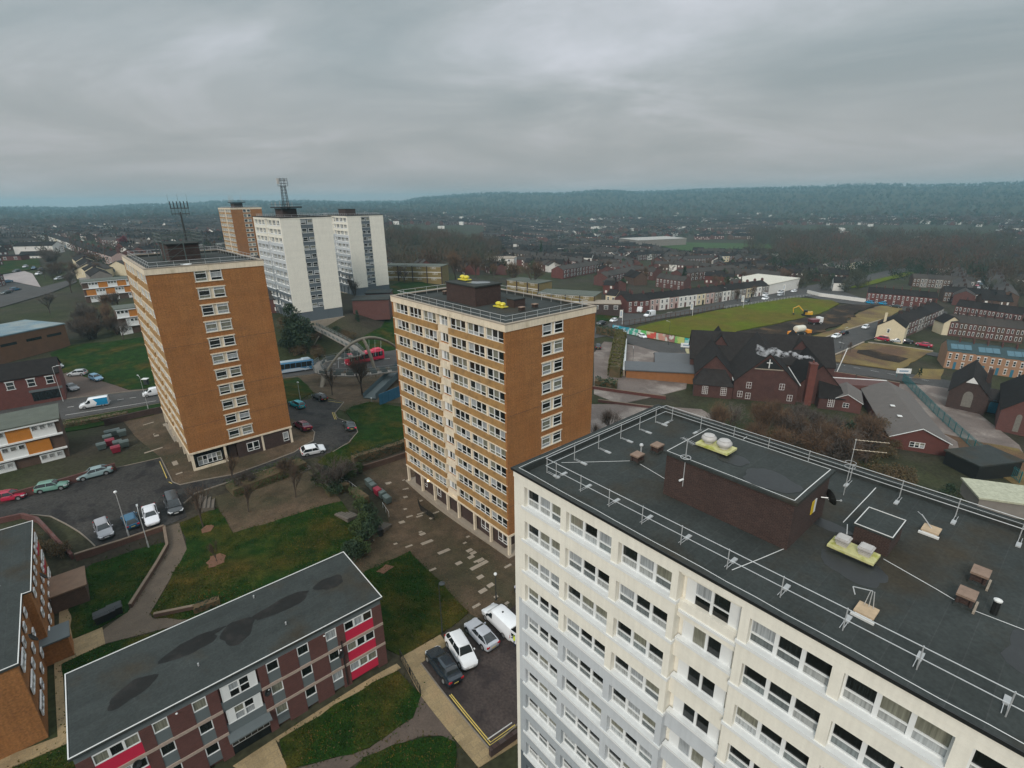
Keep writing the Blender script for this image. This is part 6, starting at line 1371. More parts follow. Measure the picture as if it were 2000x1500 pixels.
p = gp(1590, 634); t = thing('dumper_truck', 'maroon and white dumper between the excavator and the bowser', 'dumper', (p[0], p[1], p[2]), radians(15))
b = MB(); b.loft([[(-2, -1.1, 1.2), (1, -1.1, 1.2), (1, 1.1, 1.2), (-2, 1.1, 1.2)], [(-2.4, -1.3, 2.3), (1.3, -1.3, 2.3), (1.3, 1.3, 2.3), (-2.4, 1.3, 2.3)]]); b.build('skip', [paint('plant maroon', (.16, .04, .05), .6)], t); b = MB(); b.box(1.4, 3, -1.1, 1.1, .9, 2.9); b.build('cab', [M_WHITE], t); b = MB(); b.box(-2, 3, -.8, .8, .7, 1.1); b.build('chassis', [M_DARKM], t); [wheel(t, x, s * 1.1, .55) for x in (-1.3, 2) for s in (-1, 1)]
# ------------------------------------------------------------------ street furniture
def lamp(px, label, H=6.0, top='globe', m=M_DARKM, arm=.0, lit=False):
    p = gp(*px); t = thing('street_lamp', label, 'street lamp', (p[0], p[1], p[2]), R.uniform(0, 3)); b = MB(); b.tube((0, 0, -.1), (0, 0, 1.0), .09, n=7); b.tube((0, 0, 1.0), (0, 0, H), .055, .04, 6); b.build('post', [m], t)
    b = MB()
    if top == 'globe': b.lathe([(.05, H), (.16, H + .05), (.2, H + .16), (.16, H + .28), (.03, H + .34)], n=12); b.build('lamp_head', [M_WHITE], t, smooth=50)
    elif top == 'dish': b.lathe([(.05, H - .1), (.3, H), (.34, H + .08), (.2, H + .16), (.02, H + .2)], (.35, 0, 0), 14); b.tube((0, 0, H), (.35, 0, H + .1), .03, n=5); b.build('lamp_head', [m], t, smooth=50)
    else: b.tube((0, 0, H), (1.0, 0, H + .25), .035, n=5); b.obox((1.15, 0, H + .2), .6, .2, .12); b.build('lamp_head', [M_GALV], t)
    return t
lamp((864, 1238), 'tall black lamp post with round head on the lawn corner by the car park', 6.5, 'dish')
lamp((969, 1172), 'short black lamp post on the plaza near the white van', 3.6, 'globe')
lamp((252, 1048), 'grey lamp post in front of the small blue car', 6.5, 'globe', M_GALV); lamp((291, 1070), 'thin grey pole on the lawn below the retaining wall', 5.5, 'none', M_GALV)
lamp((587, 782), 'slender lamp post on the small lawn behind the left tower', 4.0, 'globe', M_GALV); lamp((726, 786), 'white-topped bollard lamp by the grey ramp', .8, 'globe', M_GALV)
lamp((124, 785), 'grey lamp column at the corner of the pub', 8.0, 'arm', M_GALV); lamp((290, 800), 'thin lamp column on the verge by the left road', 7.0, 'arm', M_GALV)
lamp((1305, 675), 'tall dark lamp column in front of the painted hoarding', 8, 'arm'); lamp((1640, 716), 'dark lamp column beside the wasteland street', 7, 'arm'); lamp((1641, 682), 'dark lamp column beside the side road', 7, 'arm'); lamp((1235, 722), 'lamp column inside the pale school yard', 6, 'arm')
lamp((1375, 612), 'lamp column on the main street near the crimson car', 8, 'arm'); lamp((1415, 596), 'lamp column midway along the main street', 8, 'arm')
t = None
def sphere_post(px, label): lamp(px, label, 3.5)
# banners
for px, lb in (((1215, 635), 'white and blue vertical banner on a pole at the hoarding corner'), ((1352, 618), 'white vertical banner on a pole along the field fence'), ((1451, 602), 'white vertical banner on a pole near the dark green car'), ((1531, 578), 'white vertical banner on a pole near the supermarket')):
    p = gp(*px); t = thing('banner_flag', lb, 'banner', (p[0], p[1], p[2])); b = MB(); b.tube((0, 0, 0), (0, 0, 6.2), .08, n=5); b.build('pole', [M_WHITE], t); b = MB(); b.box(-1.15, -.1, -.02, .02, 3.0, 6.0); b.build('banner', [M_HWHITE], t); b = MB(); b.box(-.85, -.4, -.04, .04, 3.5, 5.5); b.build('banner_print', [mat('banner print', (.25, .33, .42), .7, .2, 2)], t)
# white gate signs
for px, lb, rz in (((1340, 686), 'white rectangular sign board on teal posts by the school gate', -.3), ((1762, 738), 'white sign board at the end of the teal fence', -.2)):
    p = gp(*px); t = thing('sign_board', lb, 'sign', (p[0], p[1], p[2]), rz); b = MB(); [b.tube((s, 0, 0), (s, 0, 2.2), .06, n=5) for s in (-1.5, 1.5)]; b.build('post', [M_TEALM], t); b = MB(); b.box(-1.8, 1.8, -.05, .05, 1.3, 2.7); b.build('board', [M_WHITE], t); b = MB(); b.box(-1.1, 1.1, -.08, -.05, 1.75, 2.2); b.build('lettering', [MATS['banner print']], t)
# hoarding
hp = [Vector(gp(*q)[:2]) for q in ((1196, 646), (1356, 676))]; hd_ = (hp[1] - hp[0]); n = 9
art = [(.0, .30, .42), (.02, .25, .34), (.50, .60, .58), (.10, .42, .10), (.55, .08, .06), (.45, .50, .42), (.30, .14, .12), (.18, .42, .12), (.0, .36, .34)]; art2 = [(.25, .45, .55), (.45, .55, .60), (.05, .35, .25), (.6, .62, .55), (.55, .50, .30), (.50, .25, .2), (.6, .6, .55), (.45, .5, .15), (.3, .5, .48)]
ht = thing('hoarding', 'long painted hoarding with colourful abstract panels along the field edge', 'hoarding', (hp[0].x, hp[0].y, 0), atan2(hd_.y, hd_.x))
for i in range(n):
    a = hd_.length / n * i; b_ = hd_.length / n * (i + 1) - .1; zz = h(*(hp[0] + hd_ * ((i + .5) / n))); b = MB(); b.box(a, b_, -.05, .05, zz - .4, zz + 2.3)
    b.build('hoarding_panel', [mat('mural %s' % 'abcdefghi'[i], art[i], .6, .1, 1, col2=art2[i], sc2=.45, fac2=(.47, .53))], ht)
# fences
def fence(pts, label, Hf, gap, m, rails=(.3, .95), palis=0, name='fence', pr=.06):
    P = [Vector(gp(*q)[:2]) for q in pts]; t = thing(name, label, 'fence', (0, 0, 0)); pb = MB(); rb = MB(); s = []
    for a, b in zip(P, P[1:]):
        k = max(1, round((b - a).length / gap)); s += [a + (b - a) * (i / k) for i in range(k)]
    s.append(P[-1]); Z = Hs([p.x for p in s], [p.y for p in s])
    for i, p in enumerate(s):
        pb.tube((p.x, p.y, Z[i] - .2), (p.x, p.y, Z[i] + Hf), pr, n=4)
        if i:
            q = s[i - 1]
            for f in rails: rb.tube((q.x, q.y, Z[i - 1] + Hf * f), (p.x, p.y, Z[i] + Hf * f), pr * .7, n=4)
            if palis:
                for j in range(palis): f = (j + .5) / palis; c = q + (p - q) * f; zc = Z[i - 1] * (1 - f) + Z[i] * f; rb.obox((c.x, c.y, zc + .1), .09, .03, Hf, atan2(p.y - q.y, p.x - q.x))
    (pieces(pb, 'fence_post', [m], t) if len(s) < 99 else pb.build('fence_post', [m], t)); rb.build('fence_rail', [m], t); return t
fence([(1195, 641), (1300, 624), (1412, 604)], 'dark timber post-and-rail hoarding frame along the main street', 2.4, 3.2, M_BBRICK, (.35, .9), pr=.13)
fence([(1412, 604), (1550, 583), (1600, 577)], 'low white railing continuing the field fence towards the supermarket', 1.3, 2.6, M_GALV, (.5, .95), pr=.07)
fence([(1762, 745), (1830, 815), (1900, 880), (1990, 945)], 'teal palisade fence running down beside the red brick hall', 2.3, 2.8, M_TEALM, (.2, .85), palis=9)
fence([(1350, 690), (1327, 720), (1322, 728)], 'teal mesh fence by the school gate', 2.4, 2.0, M_TEALM, (.2, .85), palis=8)
fence([(782, 1285), (822, 1357)], 'black railing along the buff path beside the flats', 1.1, 1.9, M_BLACK, (.15, .95), palis=6, pr=.04)
fence([(697, 961), (683, 950), (668, 948)], 'short grey handrail round the top of the curved steps', 1.0, 1.2, M_GALV, (.95,), pr=.03); fence([(748, 992), (760, 1010)], 'grey handrail down the lower steps', 1.0, 1.0, M_GALV, (.95,), pr=.03)
fence([(817, 985), (822, 998), (848, 1016)], 'thin dark railing on the plaza in front of the middle tower', 1.0, 1.6, M_BLACK, (.5, .95), palis=8, pr=.03)
# brick walls
def wall(pts, label, Hw, m, wd=.3, cap=None, down=1.5, zfix=None, name='brick_wall'):
    P = [Vector(gp(*q)[:2]) for q in pts]; t = thing(name, label, 'wall', (0, 0, 0)); wb = MB(); cb = MB()
    for a, b in zip(P, P[1:]):
        k = max(1, int((b - a).length / 3)); n = (b - a).normalized(); n = Vector((-n.y, n.x)) * wd / 2
        for i in range(k):
            p = a + (b - a) * (i / k); q = a + (b - a) * ((i + 1) / k); zp = h(*p); zq = h(*q)
            if zfix: zp = zfix(p); zq = zfix(q)
            for bb, lo, hi, e in ((wb, -down, Hw, 1), (cb, Hw, Hw + .08, 1.12)):
                A = [p - n * e, q - n * e, q + n * e, p + n * e]; Zb = [zp, zq, zq, zp]
                kk = len(bb.v); bb.v += [(v.x, v.y, z + lo) for v, z in zip(A, Zb)] + [(v.x, v.y, z + hi) for v, z in zip(A, Zb)]
                for f in ((3, 2, 1, 0), (4, 5, 6, 7), (0, 1, 5, 4), (1, 2, 6, 5), (2, 3, 7, 6), (3, 0, 4, 7)): bb.f.append(tuple(kk + j for j in f)); bb.m.append(0)
    wb.build('wall', [m], t); cb.build('coping', [cap or mat('dull coping', (.17, .125, .09), .9, .2, 2)], t); return t
wall([(149, 1094), (240, 1063), (322, 1034)], 'brown brick retaining wall under the four parked cars', .05, mat('retaining brick', (.12, .055, .036), .9, .25, 1, brick=(.23, .075, .014, .7)), down=2.8, zfix=lambda p: 6.6)
wall([(322, 1034), (328, 1070), (256, 1188)], 'low brick wall with concrete coping along the sloping footpath', .55, M_BBRICK)
wall([(0, 985), (140, 945), (228, 918)], 'dark red brick wall behind the parked green and silver cars', 1.2, M_MBRICK, cap=M_MBRICK)
wall([(690, 925), (792, 893)], 'brown brick retaining wall below the hedge left of the middle tower', .9, M_BBRICK, down=2.5, cap=M_BBRICK)
wall([(302, 1206), (380, 1190)], 'short brick wall at the edge of the big lawn by the flats roof', .5, M_BBRICK); wall([(957, 1478), (1014, 1438)], 'low dark brick wall at the foot of the car park', .8, M_DBRICK, cap=M_DBRICK)
wall([(205, 832), (320, 806)], 'dark brick wall behind the bin yard left of the brown tower', 1.3, M_DBRICK, cap=M_DBRICK); wall([(0, 1022), (45, 1012), (75, 1020), (110, 1058), (143, 1092)], 'curving brick wall round the corner above the left flats', .7, M_MBRICK, cap=M_MBRICK)
wall([(1157, 760), (1300, 780)], 'low red brick ramp wall right of the middle tower', .8, M_RBRICK); wall([(1168, 785), (1290, 800)], 'dark red wall along the lower edge of the pale yard', .6, M_MBRICK); wall([(1576, 574), (1600, 580), (1690, 592)], 'long white wall beside the road junction near the red terrace', 2.0, M_HWHITE, cap=M_WHITE, name='white_wall')
wall([(1625, 735), (1670, 742)], 'dark red gate wall on the school car park, nearer the white pole', 1.4, M_MBRICK); wall([(1672, 743), (1755, 758)], 'dark red gate wall towards the white sign board', 1.4, M_MBRICK); wall([(1222, 672), (1218, 735)], 'white-topped boundary wall between hedge and school yard', 1.8, M_CONC, cap=M_WHITE, wd=.6)
p = gp(1632, 732); t = thing('height_barrier', 'leaning white barrier pole by the school car park', 'barrier', p); b = MB(); b.tube((0, 0, 0), (2.2, .6, 7.5), .12, n=5); b.build('pole', [M_WHITE], t); b = MB(); b.box(-.3, .3, -.3, .3, 0, .7); b.build('pier', [M_DBRICK], t)
# steps
def steps(px, rz, n, w, label, rise=.17, tread=.42):
    p = gp(*px); t = thing('steps', label, 'steps', (p[0], p[1], p[2] + .02), rz)
    for i in range(n): b = MB(); b.box(-w / 2, w / 2, i * tread, i * tread + tread + .02, -.6, (i + 1) * rise); b.build('step', [mat('step concrete', (.12, .10, .08), .9, .2, 2)], t); q = MB(); q.box(-w / 2, w / 2, i * tread - .02, i * tread + .03, (i + 1) * rise, (i + 1) * rise + .012); q.build('nosing', [M_BLACK], t)
    return t
steps((688, 1002), GL + radians(20), 5, 2.6, 'upper flight of steps curving down from the patio', .12); steps((752, 1022), GL + radians(30), 5, 2.4, 'lower flight of steps down to the plaza', .12)
steps((600, 920), radians(60), 6, 2.2, 'flight of steps up to the road beside the white hatchback', .16, .4); steps((420, 978), radians(115), 4, 4.4, 'broad shallow steps by the dark people carrier', .12, .5)
# benches, bins
p = gp(716, 1060); t = thing('bench', 'timber bench beside the litter bin under the bushes', 'bench', p, radians(38)); b = MB(); [b.box(-1.1, 1.1, y, y + .12, .42, .47) for y in (-.3, -.15, 0)]; b.build('seat', [M_BBRICK], t); b = MB(); [b.box(-1.1, 1.1, .2, .24, z, z + .12) for z in (.6, .78)]; b.build('backrest', [M_BBRICK], t); b = MB(); [b.box(x, x + .1, -.3, .2, 0, .42) for x in (-1, .9)]; b.build('leg', [M_CONC], t)
p = gp(743, 1046); t = thing('litter_bin', 'square black litter bin by the bench', 'litter bin', p, radians(38)); b = MB(); b.box(-.3, .3, -.3, .3, 0, 1.0); b.build('body', [M_BLACK], t); b = MB(); b.box(-.34, .34, -.34, .34, 1.0, 1.08); b.build('lid', [M_BLACK], t)
p = gp(287, 752); t = thing('litter_bin', 'dark litter bin with a pale top by the left road', 'litter bin', p); b = MB(); b.box(-.4, .4, -.4, .4, 0, 1.3); b.build('body', [M_DARKM], t); b = MB(); b.box(-.7, .6, -.5, .5, 1.5, 1.65); b.build('lid', [M_WHITE], t)
def wbin(px, rz, col, label, group=None):
    p = gp(*px); t = thing('wheelie_bin', label, 'waste bin', (p[0], p[1], p[2] + .02), rz, group); b = MB(); b.loft([[(-.55, -.42, .15), (.55, -.42, .15), (.55, .42, .15), (-.55, .42, .15)], [(-.66, -.5, 1.05), (.66, -.5, 1.05), (.66, .5, 1.05), (-.66, .5, 1.05)]]); b.build('body', [col], t)
    b = MB(); b.loft([[(-.7, -.54, 1.05), (.7, -.54, 1.05), (.7, .54, 1.05), (-.7, .54, 1.05)], [(-.66, -.3, 1.3), (.66, -.3, 1.3), (.66, .5, 1.22), (-.66, .5, 1.22)]]); b.build('lid', [col], t); b = MB(); [b.tube((x, y, .1), (x + .06, y, .1), .1, n=8) for x in (-.5, .44) for y in (-.34, .34)]; b.build('castor', [M_RUBBER], t)
BG = mat('bin grey green', (.075, .10, .095), .45, .1, 2); BK = mat('bin black', (.012, .014, .015), .4, .1); BR = mat('bin red', (.22, .01, .03), .5, .1)
for px, c, lb in (((722, 950), BG, 'furthest grey wheeled bin left of the middle tower'), ((729, 957), BG, 'second grey wheeled bin left of the middle tower'), ((739, 967), BR, 'small red bin between the grey bins'), ((747, 972), BG, 'third grey wheeled bin left of the middle tower'), ((757, 982), BG, 'nearest grey wheeled bin left of the middle tower')): wbin(px, GL, c, lb)
for px, c, lb in (((202, 1214), BK, 'black wheeled bin nearer the buff paving on the small lawn'), ((214, 1208), BK, 'second black wheeled bin on the small lawn'), ((228, 1200), BK, 'black wheeled bin with pale lid nearest the sloping wall')): wbin(px, GD, c, lb)
for px, c, lb in (((215, 853), BG, 'grey bin at the far left of the bin yard'), ((228, 850), BG, 'grey bin in the far row of the bin yard'), ((240, 852), BG, 'pale-topped bin at the right of the far row'), ((212, 862), BG, 'grey bin in the middle row of the bin yard'), ((217, 870), BR, 'red bin in the middle row of the bin yard'), ((232, 873), BG, 'pale bin in the near row of the bin yard'), ((245, 873), BG, 'rightmost pale bin in the near row'), ((200, 878), BG, 'leftmost grey bin in the near row'), ((228, 884), BR, 'nearest red bin in the bin yard')): wbin(px, GD, c, lb)
# wall-mounted lamp on the middle tower, lit
t = thing('bulkhead_lamp', 'small lit bulkhead lamp over the undercroft of the middle tower', 'lamp', (*tl(TB, -.12, 19.4), TB[2] - 28.4)); M_ = bpy.data.materials.new('lit lamp'); M_.use_nodes = True; bb_ = M_.node_tree.nodes['Principled BSDF']; bb_.inputs['Emission Color'].default_value = (1, .62, .25, 1); bb_.inputs['Emission Strength'].default_value = 5
b = MB(); b.lathe([(.02, 0), (.18, .05), (.2, .16), (.02, .25)], n=10); b.build('lamp_glass', [M_], t)
# footbridge with arch
FZ = h(*gp(700, 712)[:2]) + 5.2
def fb():
    t = thing('footbridge', 'pale footbridge with a curving deck hung from a leaning steel arch over the road', 'footbridge', (0, 0, 0))
    D = [(592, 628, 10.2), (640, 651, 10.0), (672, 668, 9.6), (690, 678, 9.3), (705, 692, 9.2)]; pts = [Vector((*G(u, v, z), z)) for u, v, z in D]
    def deck(pts, w, nm, side=True):
        b = MB(); r = MB(); pn = MB()
        for i in range(len(pts) - 1):
            a, c = pts[i], pts[i + 1]; d = (c - a).to_2d().normalized(); n = Vector((-d.y, d.x, 0)) * w / 2
            b.loft([[a - n, a + n, a + n - Vector((0, 0, .3)), a - n - Vector((0, 0, .3))], [c - n, c + n, c + n - Vector((0, 0, .3)), c - n - Vector((0, 0, .3))]])
            for s in (-1, 1):
                for zz in (.6, 1.15): r.tube(a + n * s + Vector((0, 0, zz)), c + n * s + Vector((0, 0, zz)), .035, n=4)
                k = max(1, int((c - a).length / 2.4))
                for j in range(k): q = a + (c - a) * (j / k) + n * s; r.tube(q, q + Vector((0, 0, 1.15)), .05, n=4); q2 = a + (c - a) * ((j + .75) / k) + n * s; pn.face([q + Vector((0, 0, .15)) + (c - a) / k * .15, q2 + Vector((0, 0, .15)), q2 + Vector((0, 0, .9)), q + Vector((0, 0, .9)) + (c - a) / k * .15])
        b.build('deck', [mat('pale deck', (.24, .21, .18), .8, .12, 1)], t); r.build('handrail', [mat('bridge rail grey', (.20, .21, .20), .6, .1)], t); pn.build('mesh_panel', [mat('parapet mesh', (.12, .14, .135), .6, .1)], t)
    deck(pts, 2.3, '')
    z0 = 9.2; c0 = [(705, 692), (660, 700), (630, 706), (618, 716), (625, 727), (650, 731), (700, 732), (780, 722), (850, 712)]
    deck([Vector((*G(u, v, z0 - i * .25), z0 - i * .25)) for i, (u, v) in enumerate(c0)], 2.0, '')
    # arch: from the left end of the loop up and over to the right
    A = []
    f0 = Vector((*G(638, 722, z0), z0 - .3)); f1 = Vector((*G(800, 700, 5), 4.5)); ap = 8.2
    for i in range(15):
        s = i / 14; q = f0.lerp(f1, s); q.z += ap * 4 * s * (1 - s) * .9 + 0; A.append(q + Vector((-1, .6, 0)) * 0)
    b = MB()
    for i in range(14): b.tube(A[i], A[i + 1], .42 - .02 * abs(i - 7), .42 - .02 * abs(i - 6), 8)
    b.build('arch', [mat('bronze grey steel', (.20, .165, .12), .6, .12, 1)], t, smooth=50)
    f2 = Vector((*G(735, 728, 6), 5.0)); k = A[6]
    b = MB(); pr = None
    for i in range(9): s = i / 8; q = k.lerp(f2, s); q.z += 3.0 * 4 * s * (1 - s) * .5; (b.tube(pr, q, .40, .45, 8) if pr is not None else None); pr = q
    b.build('arch_leg', [MATS['bronze grey steel']], t, smooth=50)
    b = MB(); 
    for i in (2, 3, 4, 5, 7, 8, 9): q = A[i]; e = Vector((q.x * .995, q.y * .985, z0)); b.tube(q, e, .03, n=3)
    b.build('hanger', [M_GALV], t)
    p = gp(628, 757); b = MB(); q = Vector((*G(634, 727, z0 - 1), z0 - 1.2)); b.tube((p[0], p[1], p[2] - .2), q, .45, .75, 8); b.build('pier', [MATS['bronze grey steel']], t, smooth=50)
    p = gp(612, 672); q = Vector((*G(623, 656, 9.6), 9.5)); b = MB(); b.tube((p[0], p[1], p[2] - .5), q, .18, n=5); b.build('prop', [M_CONC], t)
fb()
def ramp():
    t = thing('ramp_walkway', 'grey-green steel ramp walkway left of the middle tower', 'ramp', (0, 0, 0)); a = gp(722, 780); b_ = gp(800, 725); A = Vector((a[0], a[1], a[2] + .3)); B_ = Vector((b_[0], b_[1], b_[2] + 3)); d = (B_ - A).to_2d().normalized(); n = Vector((-d.y, d.x, 0)) * 1.5
    b = MB(); b.loft([[A - n, A + n, A + n - Vector((0, 0, .4)), A - n - Vector((0, 0, .4))], [B_ - n, B_ + n, B_ + n - Vector((0, 0, .4)), B_ - n - Vector((0, 0, .4))]]); b.build('deck', [mat('ramp grey', (.085, .105, .105), .7, .15, 1)], t)
    for s in (-1, 1): b = MB(); b.face([A + n * s, B_ + n * s, B_ + n * s + Vector((0, 0, 1.1)), A + n * s + Vector((0, 0, 1.1))]); b.build('side_screen', [mat('ramp screen', (.07, .10, .11), .6, .1, 1)], t)
ramp()
p1 = gp(742, 792); p2 = gp(782, 778); t = thing('blue_canopy', 'blue corrugated canopy panels beside the ramp left of the middle tower', 'canopy', (p1[0], p1[1], p1[2]), atan2(p2[1] - p1[1], p2[0] - p1[0]))
b = MB(); [b.box(i * .9, i * .9 + .82, -.06 - .05 * (i % 2), .06, .1, 2.6) for i in range(8)]; b.build('panel', [mat('canopy blue', (.02, .10, .17), .6, .15, 1)], t)
# a worker in a hi-vis vest at the van doors
def person(px, label, rz):
    p = gp(*px); t = thing('person', label, 'person', (p[0], p[1], p[2] + .03), rz)
    V = [(0, 0, .95), (0, .02, 1.2), (0, .06, 1.42), (0, .10, 1.52), (0, .12, 1.66), (-.1, 0, .9), (-.11, .03, .5), (-.11, -.03, .08), (-.11, .12, .04), (.1, 0, .9), (.12, -.05, .5), (.12, -.16, .1), (.12, -.02, .04), (-.18, .05, 1.42), (-.26, .12, 1.16), (-.2, .34, 1.08), (.18, .05, 1.42), (.26, .14, 1.16), (.2, .36, 1.1), (-.19, .43, 1.08), (.19, .45, 1.1)]
    E_ = [(0, 1), (1, 2), (2, 3), (3, 4), (0, 5), (5, 6), (6, 7), (7, 8), (0, 9), (9, 10), (10, 11), (11, 12), (2, 13), (13, 14), (14, 15), (15, 19), (2, 16), (16, 17), (17, 18), (18, 20)]
    Rd = [.16, .16, .15, .055, .10, .10, .07, .05, .04, .10, .07, .05, .04, .065, .045, .035, .065, .045, .035, .03, .03]
    me = bpy.data.meshes.new('body'); me.from_pydata(V, E_, []); o = ob('body', me, t); me.materials.append(mat('navy work clothes', (.02, .03, .06), .9, .1))
    o.modifiers.new('skin', 'SKIN'); 
    for i, r in enumerate(Rd): me.skin_vertices[0].data[i].radius = (r, r * .8)
    me.skin_vertices[0].data[0].use_root = True
    s = o.modifiers.new('sub', 'SUBSURF'); s.levels = 2; s.render_levels = 2
    b = MB(); b.loft([[(x * cos(a) * 1, y * sin(a) + oy, z) for a in [2 * pi * i / 12 for i in range(12)]] for x, y, z, oy in ((.20, .16, .88, 0), (.20, .165, 1.15, .02), (.21, .165, 1.38, .05), (.13, .11, 1.5, .08))]); b.build('vest', [mat('hi vis yellow', (.62, .75, .02), .6, .05)], t, smooth=60)
    b = MB(); b.loft([[(x * cos(a), y * sin(a) + .125, z) for a in [2 * pi * i / 12 for i in range(12)]] for x, y, z in ((.05, .06, 1.56), (.072, .085, 1.62), (.078, .098, 1.70), (.06, .075, 1.76), (.02, .03, 1.78))]); b.build('head', [mat('skin', (.42, .25, .18), .6, .05)], t, smooth=60)
    b = MB(); b.loft([[(x * cos(a), y * sin(a) + .11, z) for a in [2 * pi * i / 12 for i in range(12)]] for x, y, z in ((.082, .10, 1.69), (.083, .10, 1.73), (.06, .075, 1.79), (.02, .03, 1.81))]); b.build('hair', [mat('dark hair', (.03, .02, .015), .8, .1)], t, smooth=60)
person((1006, 1262), 'person in a yellow hi-vis vest standing at the open rear doors of the white van', radians(45))
# ------------------------------------------------------------------ vegetation
rng = np.random.default_rng(5)
def slivers(name, C, D, Ln, Wd, m, mats=None, midx=None):
    """thin or leaf-sized quads centred at C along direction D"""
    n = len(C); D = D / np.maximum(np.linalg.norm(D, axis=1, keepdims=True), 1e-6); q = rng.normal(size=(n, 3)); S_ = np.cross(D, q); S_ /= np.maximum(np.linalg.norm(S_, axis=1, keepdims=True), 1e-6)
    a = D * (Ln[:, None] / 2); b = S_ * (Wd[:, None] / 2)
    V = np.stack([C - a - b, C + a - b * .5, C + a + b * .5, C - a + b], 1).reshape(-1, 3)
    me = bpy.data.meshes.new(name); me.vertices.add(4 * n); me.vertices.foreach_set('co', V.ravel()); me.loops.add(4 * n); me.loops.foreach_set('vertex_index', np.arange(4 * n, dtype=np.int32))
    me.polygons.add(n); me.polygons.foreach_set('loop_start', np.arange(0, 4 * n, 4, dtype=np.int32)); me.polygons.foreach_set('loop_total', np.full(n, 4, dtype=np.int32))
    for q_ in (mats or [m]): me.materials.append(q_)
    if midx is not None: me.polygons.foreach_set('material_index', midx.astype(np.int32))
    me.update(calc_edges=True); return me
def bare(Ht, spread, seed, nt=1400, wd=.05, tm=None, multi=1, low=.25):
    """trunk mesh + twig mesh"""
    rr = random.Random(seed); tb = MB(); tips = []
    def grow(p, d, L_, r, lev):
        q = p + d * L_; tb.tube(p, q, r, r * .66, 5 if lev < 2 else 3, cap=False)
        if lev >= 4 or r < .014: tips.append((q, d, L_)); return
        for i in range(3 if lev < 3 else 2):
            a = rr.uniform(0, 2 * pi); o = d.orthogonal().normalized(); o.rotate(Quaternion(d, a)); nd = (d + o * rr.uniform(.45, 1.0) * spread + Vector((0, 0, .18))).normalized()
            grow(p.lerp(q, rr.uniform(.55, 1.0)), nd, L_ * rr.uniform(.6, .85), r * .6, lev + 1)
            tips.append((q, nd, L_))
        grow(q, (d + Vector((rr.uniform(-.2, .2), rr.uniform(-.2, .2), .1))).normalized(), L_ * .75, r * .62, lev + 1)
    for k in range(multi):
        d = Vector((rr.uniform(-.08, .08), rr.uniform(-.08, .08), 1)).normalized() if multi == 1 else Vector((rr.uniform(-.7, .7), rr.uniform(-.7, .7), 1)).normalized()
        grow(Vector((0, 0, -.2)), d, Ht * low + .2, Ht * .018 + .03, 0)
    P = np.array([t[0] for t in tips]); Dd = np.array([t[1] for t in tips]); k = rng.integers(0, len(P), nt)
    zmax = max(P[:, 2].max(), .1); s = Ht / zmax * .93
    C = P[k] + rng.normal(size=(nt, 3)) * Ht * .035 + Dd[k] * Ht * .03; D = Dd[k] + rng.normal(size=(nt, 3)) * .45
    me = slivers('crown', C * s, D, rng.uniform(.5, 1.3, nt) * Ht * .1, np.full(nt, wd * .8), tm or M_TWIG)
    tb.v = [(a * s, b * s, c * s) for a, b, c in tb.v]; return tb.mesh('trunk', [M_BARK]), me
def leafy(Ht, rad, seed, n=1600, sz=.35, m=None, cone=False):
    r = np.random.default_rng(seed); nb = 26; bl = []
    for i in range(nb):
        t = r.random(); z = Ht * (.25 + .7 * t); rr_ = rad * ((1 - t) * 1.05 + .05 if cone else sqrt(max(.05, 1 - (2 * t - .9) ** 2))); a = r.random() * 6.28; q = rr_ * r.random() ** .5 * .8; bl.append((q * cos(a), q * sin(a), z, rad * (.22 if cone else .34)))
    bl = np.array(bl); k = r.integers(0, nb, n); dv = r.normal(size=(n, 3)); dv /= np.linalg.norm(dv, axis=1, keepdims=True); C = bl[k, :3] + dv * bl[k, 3:4] * r.uniform(.6, 1.1, (n, 1)); C[:, 2] = np.maximum(C[:, 2], .3)
    me = slivers('crown', C, r.normal(size=(n, 3)), r.uniform(.6, 1.3, n) * sz, np.full(n, sz * .7), m or M_IVY)
    b = MB(); b.tube((0, 0, -.3), (0, 0, Ht * .7), Ht * .022 + .04, .04, 6); return b.mesh('trunk', [M_BARK]), me
TP = {'oak': [bare(10, .75, s, 1700, .045) for s in (1, 2, 3)], 'thin': [bare(6, .5, s, 420, .025, M_TWIG, low=.4) for s in (4, 5)], 'shrub': [bare(4, .9, s, 1100, .035, M_TWIG2 if s == 7 else M_TWIG, multi=5) for s in (6, 7)],
      'far': [bare(9, .8, s, 420, .13) for s in (8, 9, 10)], 'grey': [bare(9, .75, 11, 900, .05, M_TWIG2)], 'red': [bare(8, .6, 12, 1500, .12, mat('crimson twigs', (.15, .015, .025), .9, .2))], 'poplar': [bare(11, .28, 13, 1100, .05, M_TWIG2)],
      'ever': [leafy(7, 2.6, s) for s in (1, 2)], 'cone': [leafy(9, 1.9, 3, 1500, .4, M_IVY, True)], 'bush': [leafy(2.4, 1.5, s, 1100, .22, M_HEDGE if s == 5 else M_IVY) for s in (4, 5)], 'farever': [leafy(7, 3, 8, 350, 1.0)], 'scrub': [leafy(2.2, 2.4, 9, 1700, .2, M_SCRUB)]}
TN = [0]
